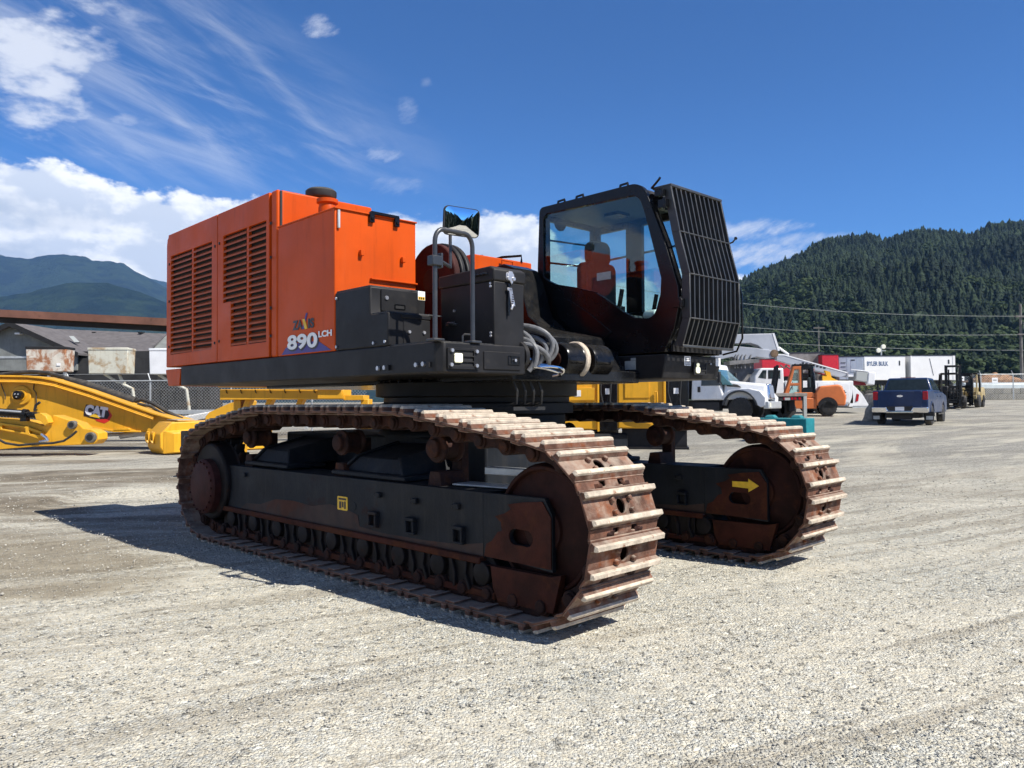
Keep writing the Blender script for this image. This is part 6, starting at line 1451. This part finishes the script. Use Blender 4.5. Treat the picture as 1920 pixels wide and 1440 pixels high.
def bucket_truck():
    d = 43.0; o = base(1530, d)
    t = thing('bucket_truck', o, 0, 'white utility bucket truck with folded boom behind the orange forklift', 'truck')
    def X(px): return at(px, 760, d).x-o.x
    def Z(px, py): return at(px, py, d).z-o.z
    def FO(pts): return [(X(x), Z(x, y)) for x, y in pts]
    b = MB(); b.prism(FO([(1414, 735), (1416, 705), (1428, 690), (1470, 690), (1472, 760), (1416, 760)]), 'y', 0, 2.1); cb_ = put(b, 'cab', M['white'], t, bevel=.06, seg=2)
    b = MB(); b.prism(FO([(1422, 708), (1431, 694), (1438, 694), (1437, 710)]), 'y', -.012, .01); b.prism(FO([(1441, 694), (1464, 694), (1464, 710), (1441, 710)]), 'y', -.012, .01); put(b, 'cab_window', M['vglass'], cb_)
    b = MB(); b.prism(FO([(1472, 714), (1600, 714), (1600, 757), (1556, 757), (1552, 745), (1530, 745), (1524, 757), (1472, 757)]), 'y', -.05, 2.2); bd = put(b, 'utility_body', M['white'], t, bevel=.03, seg=2)
    b = MB(); b.prism(FO([(1600, 722), (1616, 738), (1630, 762), (1590, 763), (1596, 745)]), 'y', -.05, .12); put(b, 'rear_outrigger', M['white'], t, bevel=.02)
    b = MB(); b.prism(FO([(1600, 722), (1616, 738), (1630, 762), (1590, 763), (1596, 745)]), 'y', 2.0, 2.2); put(b, 'rear_outrigger', M['white'], t, bevel=.02)
    b = MB(); b.box(X(1598), X(1626), -.05, 2.2, Z(1600, 765), Z(1600, 761)); put(b, 'rear_step', M['galv'], t)
    b = MB(); b.prism(FO([(1606, 738), (1610, 740), (1608, 752), (1603, 753)]), 'y', -.08, -.055); put(b, 'rear_lamp', M['taillight'], t)
    b = MB()
    for (a0, a1, c0, c1) in ((1476, 1500, 718, 740), (1503, 1527, 718, 738), (1533, 1562, 718, 742), (1565, 1592, 718, 754)): b.prism(FO([(a0, c1), (a1, c1), (a1, c0), (a0, c0)]), 'y', -.07, -.0505)
    put(b, 'locker_door', M['white'], bd, bevel=.012)
    b = MB()
    for k in range(7): b.box(X(1535+k*7), X(1537+k*7), -.09, -.072, Z(1540, 728), Z(1540, 724.5))
    put(b, 'door_catch', M['rubber'], bd)
    M['boomwhite'] = mat('pale_grey_boom', (.36, .385, .43), .45, var=.1, vs=1.2, dust=.15)
    b = MB(); b.prism(FO([(1345, 628), (1390, 625), (1456, 623.5), (1467, 655), (1456, 659), (1441, 656), (1428, 646), (1415, 642), (1345, 644)]), 'y', .55, 1.25); put(b, 'upper_boom', M['boomwhite'], t, bevel=.03, seg=2)
    b = MB(); b.prism(FO([(1456, 623), (1460, 623), (1470, 656), (1466, 657)]), 'y', .53, 1.27); put(b, 'boom_edge', M['white'], t)
    b = MB(); b.prism(FO([(1345, 655), (1386, 648), (1420, 651), (1455, 656), (1466, 660), (1462, 669), (1450, 671), (1425, 668), (1395, 676), (1378, 668), (1345, 676)]), 'y', .45, 1.35); put(b, 'lower_boom', M['boomwhite'], t, bevel=.02)
    b = MB(); c0 = FO([(1458, 662)])[0]; b.lathe([(.12, .38), (.22, .40), (.22, 1.42), (.12, 1.44)], (c0[0], 0, c0[1]), 'y', 20); put(b, 'elbow_joint', mat('grimy_joint', (.14, .09, .05), .7, var=.4), t)
    b = MB(); b.prism(FO([(1466, 663), (1480, 664), (1600, 698), (1602, 704), (1585, 706), (1540, 694), (1500, 684), (1466, 674)]), 'y', .75, 1.10); lb_ = put(b, 'fibre_boom', M['boomwhite'], t, bevel=.02)
    b = MB(); b.prism(FO([(1466, 662), (1480, 662.5), (1601, 697), (1601, 699), (1480, 665), (1466, 664.5)]), 'y', .73, 1.12); put(b, 'boom_top_edge', M['white'], lb_)
    b = MB(); q = [(X(1514)+k*.2, Z(1514, 679+k*1.6)) for k in range(7)]
    for k, (x, z) in enumerate(q): b.box(x, x+.13, .738, .7495, z-.06, z+.04)
    put(b, 'boom_lettering', M['rail'], lb_)
    b = MB(); b.tube([(X(1466), 1.3, Z(1466, 650)), (X(1478), 1.35, Z(1478, 649)), (X(1496), 1.35, Z(1496, 662))], .07, 8); b.tube([(X(1466), 1.3, Z(1466, 662)), (X(1496), 1.35, Z(1496, 664))], .05, 8); put(b, 'levelling_arm', M['white'], t)
    b = MB(); b.prism(FO([(1614, 695), (1637, 696), (1637, 717), (1612, 713)]), 'y', .5, 1.5); bk = put(b, 'bucket', M['decal_pale'], t, bevel=.05, seg=2)
    b = MB(); b.prism(FO([(1637, 697), (1651, 697), (1648, 722), (1634, 720)]), 'y', .45, 1.55); put(b, 'second_bucket', M['white'], t, bevel=.05, seg=2)
    b = MB(); b.prism(FO([(1600, 697), (1612, 698), (1612, 706), (1600, 706)]), 'y', .6, 1.3); b.prism(FO([(1604, 691), (1637, 695), (1637, 697), (1604, 693)]), 'y', .48, .56); put(b, 'bucket_mount', M['white'], t, bevel=.02)
    b = MB(); b.prism(FO([(1598, 715), (1630, 712), (1636, 722), (1600, 720)]), 'y', .7, 1.2); put(b, 'boom_rest', mat('dark_red_boom_rest', (.20, .01, .015), .6), t)
    b = MB()
    for px in (1383, 1388, 1395, 1402, 1412): b.tube([(X(px), .4, Z(px, 690)), (X(px), .4, Z(px, 668)), (X(px+2), .4, Z(px, 664))], .03, 6)
    b.prism(FO([(1372, 676), (1428, 672), (1428, 679), (1372, 684)]), 'y', .3, 1.5); b.prism(FO([(1378, 684), (1424, 679), (1424, 760), (1378, 760)]), 'y', .9, 1.6); put(b, 'boom_pedestal', mat('grey_brown_pedestal', (.17, .165, .16), .6, var=.5, vs=2), t)
    b = MB()
    for k in range(5): b.tube([(X(1470+k*11), .5+.2*(k % 2), Z(1470+k*11, 684)), (X(1478+k*11), .55, Z(1478+k*11, 690+k)), (X(1484+k*11), .6, Z(1484+k*11, 683+k))], .045, 6)
    b.prism(FO([(1540, 700), (1555, 702), (1553, 714), (1541, 714)]), 'y', .5, .9); put(b, 'winch_gear', mat('greasy_winch_gear', (.10, .085, .075), .6, var=.6, vs=5), t)
    b = MB(); b.prism(FO([(1546, 704), (1560, 706), (1578, 715), (1546, 715)]), 'y', .2, .3); b.prism(FO([(1552, 694), (1562, 697), (1566, 714), (1558, 714)]), 'y', .3, .5); put(b, 'yellow_guard', M['cat_yellow'], t)
    for x in (1430, 1541):
        for y, s in ((.1, -1), (2.0, 1)): wheel(t, X(x), y, .48, .48, .28, s)
bucket_truck()

def forklift(px, d, rz, label, paint, k=1.0, closed=True, mast_lean=8, mast_h=2.4, grp=None):
    o = base(px, d); t = thing('forklift', o, rz, label, 'forklift', grp); t.scale = (k, k, k)
    b = MB(); b.prism([(-1.75, .45), (-1.80, .85), (-1.62, 1.32), (-1.45, 1.36), (-.75, 1.30), (-.55, 1.02), (-.55, .45)], 'y', -.68, .68); cw = put(b, 'counterweight', paint, t, bevel=.07, seg=3)
    b = MB(); b.prism([(-1.77, .72), (-1.70, 1.12), (-1.765, 1.12), (-1.82, .74)], 'y', -.34, .34)
    for z in (.75, .88, 1.0): b.box(-1.83, -1.75, -.32, .32, z, z+.04)
    put(b, 'radiator_grille', M['rubber'], cw)
    b = MB(); b.box(-.60, 1.15, -.64, .64, .32, .78); b.box(-.55, .30, -.60, .60, .78, 1.04); put(b, 'chassis', paint, t, bevel=.03, seg=2)
    b = MB(); b.prism([(-1.42, .42)]+arc((-1.05, .42), .40, 180, 0, 10)+[(-.65, .42), (-.65, .36), (-1.42, .36)], 'y', -.72, -.685); b.prism([(-1.42, .42)]+arc((-1.05, .42), .40, 180, 0, 10)+[(-.65, .42), (-.65, .36), (-1.42, .36)], 'y', .685, .72); put(b, 'wheel_well', M['dark'], t)
    for s in (-1, 1):
        wheel(t, -1.05, s*.58, .36, .36, .28, s, rimm=M['rail']); wheel(t, .75, s*.62, .42, .42, .32, s, rimm=M['rail'])
        b = MB(); b.tube([(.75, s*.56, .80), (.55, s*.56, 1.35), (.30, s*.52, 2.20)], .05, 8); put(b, 'front_pillar', paint, t)
        b = MB(); b.tube([(-.52, s*.56, 1.0), (-.50, s*.56, 1.6), (-.42, s*.52, 2.20)], .06, 8); put(b, 'rear_pillar', M['black'], t)
    b = MB(); b.box(-.55, .38, -.58, .58, 2.18, 2.27)
    for j in range(4): b.box(-.45+j*.22, -.38+j*.22, -.52, .52, 2.27, 2.30)
    put(b, 'overhead_guard', M['black'], t, bevel=.02)
    if closed:
        for s in (-1, 1):
            b = MB(); b.holed([(.0, 1.02), (.70, .80), (.56, 1.40), (.32, 2.18), (.0, 2.18)], [[(.09, 1.45), (.43, 1.45), (.28, 2.05), (.09, 2.05)], [(.10, 1.02), (.54, .93), (.46, 1.34), (.10, 1.34)]], 'y', s*.57-.015, s*.57+.015); dr_ = put(b, 'cab_door', paint, t, bevel=.01)
            b = MB(); b.prism([(.09, 1.45), (.43, 1.45), (.28, 2.05), (.09, 2.05)], 'y', s*.57-.005, s*.57+.005); b.prism([(.10, 1.02), (.54, .93), (.46, 1.34), (.10, 1.34)], 'y', s*.57-.005, s*.57+.005); put(b, 'door_glass', M['glass'], dr_, smooth=0)
            b = MB(); b.holed([(-.46, 1.04), (-.001, 1.02), (-.001, 2.18), (-.42, 2.18)], [[(-.38, 1.25), (-.06, 1.25), (-.06, 2.06), (-.35, 2.06)]], 'y', s*.57-.02, s*.57+.02); put(b, 'rear_door_frame', M['black'], t, bevel=.01)
        b = MB(); b.box(-.56, -.50, -.52, .52, 1.05, 2.15); put(b, 'rear_glass', M['glass'], t)
    b = MB(); b.prism(rrect(-.25, .25, 1.05, 1.18, .05, 3), 'x', -.35, .15); b.prism(rrect(-.23, .23, 1.15, 1.70, .08, 3), 'x', -.40, -.28); put(b, 'seat', M['seat'], t, bevel=.03)
    b = MB(); b.tube([(.55, 0, .95), (.38, 0, 1.30)], .025, 6); b.lathe([(.17, -.015), (.19, 0), (.17, .015)], (.36, 0, 1.34), 'x', 16); put(b, 'steering_wheel', M['rubber'], t)
    # mast
    L = math.tan(R(mast_lean))
    def mp(x, z): return x-(z-.3)*L
    b = MB()
    for s in (-1, 1):
        for (x, yy, z0, z1) in ((1.28, .42, .12, mast_h), (1.36, .34, .15, mast_h*.98)):
            b.hexa([(mp(x, z0)-.06, s*yy-.04, z0), (mp(x, z0)+.06, s*yy-.04, z0), (mp(x, z0)+.06, s*yy+.04, z0), (mp(x, z0)-.06, s*yy+.04, z0), (mp(x, z1)-.06, s*yy-.04, z1), (mp(x, z1)+.06, s*yy-.04, z1), (mp(x, z1)+.06, s*yy+.04, z1), (mp(x, z1)-.06, s*yy+.04, z1)])
    for z in (.35, 1.3, mast_h-.14): b.box(mp(1.28, z)-.06, mp(1.28, z)+.05, -.44, .44, z, z+.13)
    for s in (-1, 1): b.cyl((mp(1.2, .5), s*.22, .5), (mp(1.2, mast_h*.9), s*.22, mast_h*.9), .045, 8)
    put(b, 'mast', M['black'], t, bevel=.008)
    b = MB(); b.box(1.44, 1.50, -.52, .52, .16, .24); b.box(1.44, 1.50, -.52, .52, .52, .60)
    for y in (-.4, -.2, 0, .2, .4): b.box(1.44, 1.48, y-.02, y+.02, .6, 1.15)
    b.box(1.44, 1.49, -.5, .5, 1.12, 1.18); cr = put(b, 'fork_carriage', M['black'], t)
    for y in (-.32, .32): b = MB(); b.prism([(1.50, .10), (2.6, .08), (2.6, .10), (1.58, .16), (1.58, .62), (1.50, .62)], 'y', y-.06, y+.06); put(b, 'fork', M['black'], t)
    return t
ol_ = forklift(1502, 40.5, R(163), 'orange forklift with closed cab and dark mast before the bucket truck', M['orange_far'], 1.17, True, 9, 2.25)
forklift(1782, 50.5, R(-112), 'tall black forklift with raised mast just right of the pickup', M['grey_black'], 1.0, False, 0, 2.75)
forklift(1817, 52.5, R(-130), 'black and tan forklift farthest right, by the concrete wall', mat('tan_forklift_paint', (.36, .28, .13), .5, var=.2), 1.0, False, 3, 2.2)
# mast panel on the tall forklift is a backrest sign
o = base(1779, 47.3); b = MB(); z = at(1779, 709, 47.3).z-o.z
# flatbed trailer end between truck and forklift
d = 37.5; o = base(1478, d); t = thing('flatbed_trailer', o, 0, 'flat dark trailer deck with red lamps between white truck and forklift', 'trailer')
s = FPX/d; z1 = at(1478, 737, d).z-o.z
b = MB(); b.box(-35/s, 36/s, 0, 3.2, z1-.16, z1); put(b, 'deck', mat('grey_deck_planks', (.24, .215, .19), .8, var=.3, vs=3), t, bevel=.01)
b = MB(); b.box(-34/s, 34/s, .05, .25, z1-.36, z1-.161); tb_ = put(b, 'rear_board', M['rubber'], t)
b = MB()
for x in (-8, -2, 6, 12, 20): b.box(x/s, (x+4)/s, .03, .049, z1-.32, z1-.2)
put(b, 'rear_lamp', M['taillight'], tb_)
b = MB(); b.box(-6/s, 4/s, .02, .049, z1-.34, z1-.22); put(b, 'plate', M['decal_pale'], tb_)
b = MB(); b.box(-25/s, -12/s, .4, 3.0, .35, z1-.2); b.box(8/s, 18/s, .4, 3.0, .35, z1-.2); put(b, 'beam', M['rubber'], t)
b = MB(); b.box(29/s, 35/s, .0, .2, 0, z1-.161); put(b, 'landing_leg', M['decal_pale'], t, bevel=.01)
for x in (-22, -10, 10): wheel(t, x/s, .9, .42, .42, .28, -1)
# grey rubble lump and pale slab by the pickup
o = base(1637, 34.5); V = []; F = []; n = 14
for j in range(n):
    for i in range(n*2):
        a0 = 2*math.pi*i/(n*2); h0 = j/(n-1); rr = (1-h0**3*.75)*(.46+.10*mnoise.noise(Vector((math.cos(a0)*1.6, math.sin(a0)*1.6, h0*2.2+3)))+.03*mnoise.noise(Vector((math.cos(a0)*6, math.sin(a0)*6, h0*8))))
        V.append((rr*math.cos(a0)+.20*h0, rr*.8*math.sin(a0), h0*1.02+.05*mnoise.noise(Vector((a0, h0*4, 1)))))
F = [(j*n*2+i, j*n*2+(i+1) % (n*2), (j+1)*n*2+(i+1) % (n*2), (j+1)*n*2+i) for j in range(n-1) for i in range(n*2)] + [tuple(range((n-1)*n*2, n*n*2))]
b = MB(); b.add(V, F); rb = b.build('concrete_chunk', mat('rough_broken_concrete', (.20, .195, .175), .9, var=.35, vs=5, bump=.6, bs=14), loc=o, smooth=25); tag(rb, 'rough grey broken concrete chunk beside the blue pickup', 'rubble')
o = base(1662, 58); b = MB(); b.hexa([(-1.2, 0, 0), (1.6, 0, 0), (1.6, 2, 0), (-1.2, 2, 0), (-.9, 0, .9), (1.2, .2, .75), (1.2, 1.6, .75), (-.9, 1.6, .9)]); tag(b.build('gravel_heap', mat('tan_gravel', (.33, .30, .25), .9, var=.3, vs=4, bump=.5, bs=8), loc=o, bevel=.15, seg=2), 'tan heap of gravel behind the blue pickup roof', 'heap')

# ---- trailers
def box_trailer(px0, px1, py0, py1, d, rz, m, label, depth=6.0, extras=None):
    o = base((px0+px1)/2, d); t = thing('box_trailer', o, rz, label, 'trailer'); s = FPX/d; w = (px1-px0)/s/2
    zt = at(px0, py0, d).z-o.z; zb = at(px0, py1, d).z-o.z
    b = MB(); b.box(-w, w, 0, depth, zb, zt); bx_ = put(b, 'box_body', m, t, bevel=.03)
    b = MB(); b.box(-w-.03, w+.03, -.03, depth+.03, zt-.02, zt+.07); put(b, 'roof_rail', M['rail'], bx_)
    b = MB(); b.box(-w*.9, w*.9, .3, depth-.3, zb-.35, zb); put(b, 'chassis', M['rubber'], t)
    for x in (-w*.7, w*.7):
        for y, q in ((.35, -1), (depth-.4, 1)): wheel(t, x, y, .5, .5, .28, q)
    for x in (-w*.2, w*.2): b = MB(); b.box(x-.06, x+.06, .5, .65, 0, zb-.3); put(b, 'landing_leg', M['rubber'], t)
    return t, bx_, w, zt, zb
t, bx1, w, zt, zb = box_trailer(1620.5, 1700.5, 668, 713, 71, R(4), M['white_trailer'], 'white box trailer with faded blue lettering, left of the plain white one')
mq = Matrix.Translation((-w+1.25, -.008, zt-.68)) @ Matrix(((1, 0, 0, 0), (0, 0, -1, 0), (0, 1, 0, 0), (0, 0, 0, 1)))
lettering('BYLER BULK', .40, 'trailer_lettering', mat('faded_blue_letters', (.06, .11, .22), .6), bx1, mq, .004, .012, fit=(2.0, .40))
b = MB(); b.box(w-.62, w-.5, -.02, -.001, zt-.85, zt-.42); put(b, 'side_vent', M['rail'], bx1)
t, bx2, w, zt, zb = box_trailer(1708, 1793, 667, 713, 71, R(2), M['white_trailer'], 'plain white box trailer, farthest right of the trailers')
b = MB(); b.box(w-.66, w-.52, -.02, -.001, zt-.75, zt-.38); put(b, 'side_vent', M['rail'], bx2)
b = MB(); b.tube([(-.3, -.02, zt-.25), (.05, -.02, zt-1.8)], .015, 5); put(b, 'side_streak', M['rail'], bx2)
b = MB(); b.box(w*.9, w, -.03, .02, zb, zt); b.box(-w, -w*.95, -.03, .02, zb, zt); put(b, 'corner_post', M['white_trailer'], bx2)
box_trailer(1543, 1573, 665, 704, 66.5, R(-3), M['red'], 'red trailer end just left of the silver one')
box_trailer(1430, 1482, 673, 706, 64, R(-3), M['red'], 'red trailer half hidden behind the white truck cab and boom')
box_trailer(1480, 1546, 662, 700, 67.5, R(-3), mat('dull_grey_trailer', (.20, .19, .185), .7, var=.4, vs=1.2), 'dull grey trailer between the two red ones')
t, bx4, w, zt, zb = box_trailer(1575, 1619, 669, 712, 68, R(-6), M['silver'], 'silver trailer end with ladder, between red and white trailers', 5.0)
b = MB(); b.box(-w*.35, -w*.30, -.02, -.001, zb, zt); b.box(-w*.02, w*.42, -.02, -.001, zb+.1, zt-.2); b.box(w*.42, w*.46, -.03, -.001, zb, zt-.1); put(b, 'rear_door', M['silver'], bx4)
b = MB()
for k in range(4): b.box(-w*.85, -w*.45, -.04, -.001, zb+.4+k*.35, zb+.46+k*.35)
b.box(w*.0, w*.3, -.04, -.021, zt-.35, zt-.25); put(b, 'ladder_rung', M['rail'], bx4)

# ---- right: wall of concrete blocks, pile, fence, poles
bw = .84; first = None; d = 74.0
for r_ in range(2):
    for k in range(13):
        px = 1832+k*16.4+(8 if r_ else 0); o = base(px, d)
        if first is None:
            b = MB(); b.box(-.41, .41, 0, .7, 0, .52); b.hexa([(-.15, .25, .52), (.15, .25, .52), (.15, .5, .52), (-.15, .5, .52), (-.1, .28, .545), (.1, .28, .545), (.1, .45, .545), (-.1, .45, .545)])
            first = b.build('wall_block', mat('wall_block_concrete', (.27, .255, .215), .9, var=.2, vs=1.0, jitter=.3), bevel=.02); c = first
        else: c = first.copy(); col.objects.link(c)
        c.location = o+Vector((0, 0, r_*.55)); c.rotation_euler = (0, 0, R(random.uniform(-2, 2)))
        if r_: tag(c, 'grey concrete block in the upper course of the low block wall', 'block', 'blocks in the upper course of the wall')
        else: tag(c, 'grey concrete block in the lower course of the low block wall', 'block', 'blocks in the lower course of the wall')
o = base(1868, 100); V = []; F = []
n = 40
for j in range(n):
    for i in range(n):
        u, v = (i/(n-1)*2-1), (j/(n-1)*2-1); hgt = max(0, 1-(u*u+v*v))**.6
        V.append((u*3.0, v*2.0, hgt*(.62+.55*mnoise.fractal(Vector((u*2.6, v*2.2, 2)), 1, 2, 5)+.12*mnoise.noise(Vector((u*14, v*10, 5))))))
F = [(j*n+i, j*n+i+1, (j+1)*n+i+1, (j+1)*n+i) for j in range(n-1) for i in range(n-1)]
b = MB(); b.add(V, F); zp = at(1868, 713, 100).z-o.z
b.box(-3.5, 3.5, -2.5, 2.5, -zp-.2, .02)
dp = b.build('dirt_pile', mat('orange_dirt', (.30, .165, .085), .95, var=.45, vs=2.5, bump=.8, bs=5), loc=o+Vector((0, 0, zp)), smooth=20); tag(dp, 'orange dirt pile on a bank beyond the fence', 'dirt pile')
o = base(1872, 82); b = MB(); z0, z1 = at(1872, 729, 82).z-o.z, at(1872, 717, 82).z-o.z
b.box(-3.4, 4.5, 0, 2.5, 0, z0); tag(b.build('bank', mat('grassy_bank', (.10, .11, .05), .95, var=.4, vs=1.0), loc=o), kind='structure')
b = MB(); b.prism([(0, z0), (2.4, z0), (2.3, z1-.15), (1.9, z1), (.5, z1), (.1, z1-.15)], 'x', -3.4, 4.5); tag(b.build('wrapped_bale_row', mat('pale_plastic_wrap', (.50, .55, .55), .35, var=.1, vs=1.5), loc=o, bevel=.08, seg=2), 'long pale plastic wrapped row on the bank behind the fence', 'bales')
o = base(1790, 72.5); FR = thing('chain_link_fence', o, 0, 'chain link fence with two white signs above the concrete block wall', 'fence')
zt = at(1820, 702, 72.5).z-o.z
b = MB(); chainlink(b, -9.5, 11, 0, .05, zt, .22, .007); put(b, 'wire_mesh', M['galv'], FR, smooth=0, fixn=False)
b = MB(); b.tube([(-9.5, 0, zt), (11, 0, zt)], .035, 8); put(b, 'top_rail', M['galv'], FR)
for x in (-9.5, -6.5, -3.5, -.5, 2.5, 5.5, 8.5, 11):
    b = MB(); b.cyl((x, .04, 0), (x, .04, zt), .05, 8); b.tube([(x, .04, zt), (x-.15, .04, zt+.35)], .03, 6); put(b, 'post', M['galv'], FR)
for px, py, ww, hh2 in ((1804, 710, .22, .21), (1866, 713, .27, .24)):
    q = at(px, py, 72.4); b = MB(); b.box(q.x-o.x-ww, q.x-o.x+ww, -.06, -.03, q.z-o.z-hh2, q.z-o.z+hh2); sg = put(b, 'sign', M['decal_white'], FR)
    b = MB(); b.box(q.x-o.x-ww*.6, q.x-o.x+ww*.6, -.064, -.061, q.z-o.z-.02, q.z-o.z+.05); put(b, 'sign_print', M['rail'], sg)
M['wood_pole'] = mat('grey_wood_pole', (.15, .14, .13), .85, var=.3, vs=2)
d = 110; o = base(1917, d); b = MB(); ztp = at(1917, 570, d).z-o.z; b.cyl((0, 0, 0), (0, 0, ztp), .24, 12, .16)
pl_ = b.build('utility_pole', M['wood_pole'], loc=o); tag(pl_, 'grey wooden utility pole at the right edge carrying three wires', 'pole')
b = MB(); b.box(-.9, .9, -.35, -.15, ztp-1.9, ztp-1.65); b.box(-.6, .6, -.33, -.17, ztp-4.4, ztp-4.2); b.build('cross_arm', M['wood_pole'], pl_)
b = MB(); b.cyl((.5, -.3, ztp-3.6), (.5, -.3, ztp-2.6), .25, 12); b.build('transformer', M['decal_pale'], pl_)
d = 112; o = base(1537, d); b = MB(); ztp = at(1537, 612, d).z-o.z; b.cyl((0, 0, 0), (0, 0, ztp), .12, 10, .08)
p2_ = b.build('utility_pole', M['wood_pole'], loc=o); tag(p2_, 'thin far utility pole standing behind the red trailer', 'pole')
b = MB(); b.box(-.8, .8, -.2, -.05, ztp-.3, ztp-.18); b.build('cross_arm', M['wood_pole'], p2_)
for nm, pts in (('uppermost power line crossing before the dark hill', [(1120, 530), (1390, 568.5), (1640, 588), (1916, 592.5), (2150, 588)]), ('middle power line crossing before the dark hill', [(1120, 580), (1390, 613), (1640, 625.5), (1916, 628), (2150, 622)]), ('lowest power line crossing above the trailers', [(1120, 618), (1390, 639), (1640, 652), (1916, 656.5), (2150, 652)])):
    P = [at(x, y, 111.5) for x, y in pts]; o = P[2].copy(); X0 = np.array([p.x for p in P]); Z0 = np.array([p.z for p in P]); cf = np.polyfit(X0, Z0, 3); xs = np.linspace(X0[0], X0[-1], 40)
    b = MB(); b.tube([(x-o.x, 0, float(np.polyval(cf, x))-o.z) for x in xs], .034, 6); tag(b.build('power_line', mat('weathered_cable', (.22, .24, .23), .6), loc=o), nm, 'wire')
d = 80; o = base(1654, d); zt = at(1654, 652, d).z-o.z
b = MB(); b.cyl((0, 0, 0), (0, 0, zt), .07, 10); b.box(-.45, .45, -.06, .06, zt-.35, zt-.27); fl = b.build('floodlight_mast', M['galv'], loc=o); tag(fl, 'slim floodlight mast with two pale lamps above the lettered trailer', 'floodlight')
for x, z in ((-.28, zt-.28), (.22, zt+.1)): b = MB(); b.lathe([(.02, .12), (.24, .05), (.24, -.06), (.2, -.10)], (x, 0, z), 'y', 16); b.build('flood_lamp', M['lampglass'], fl)
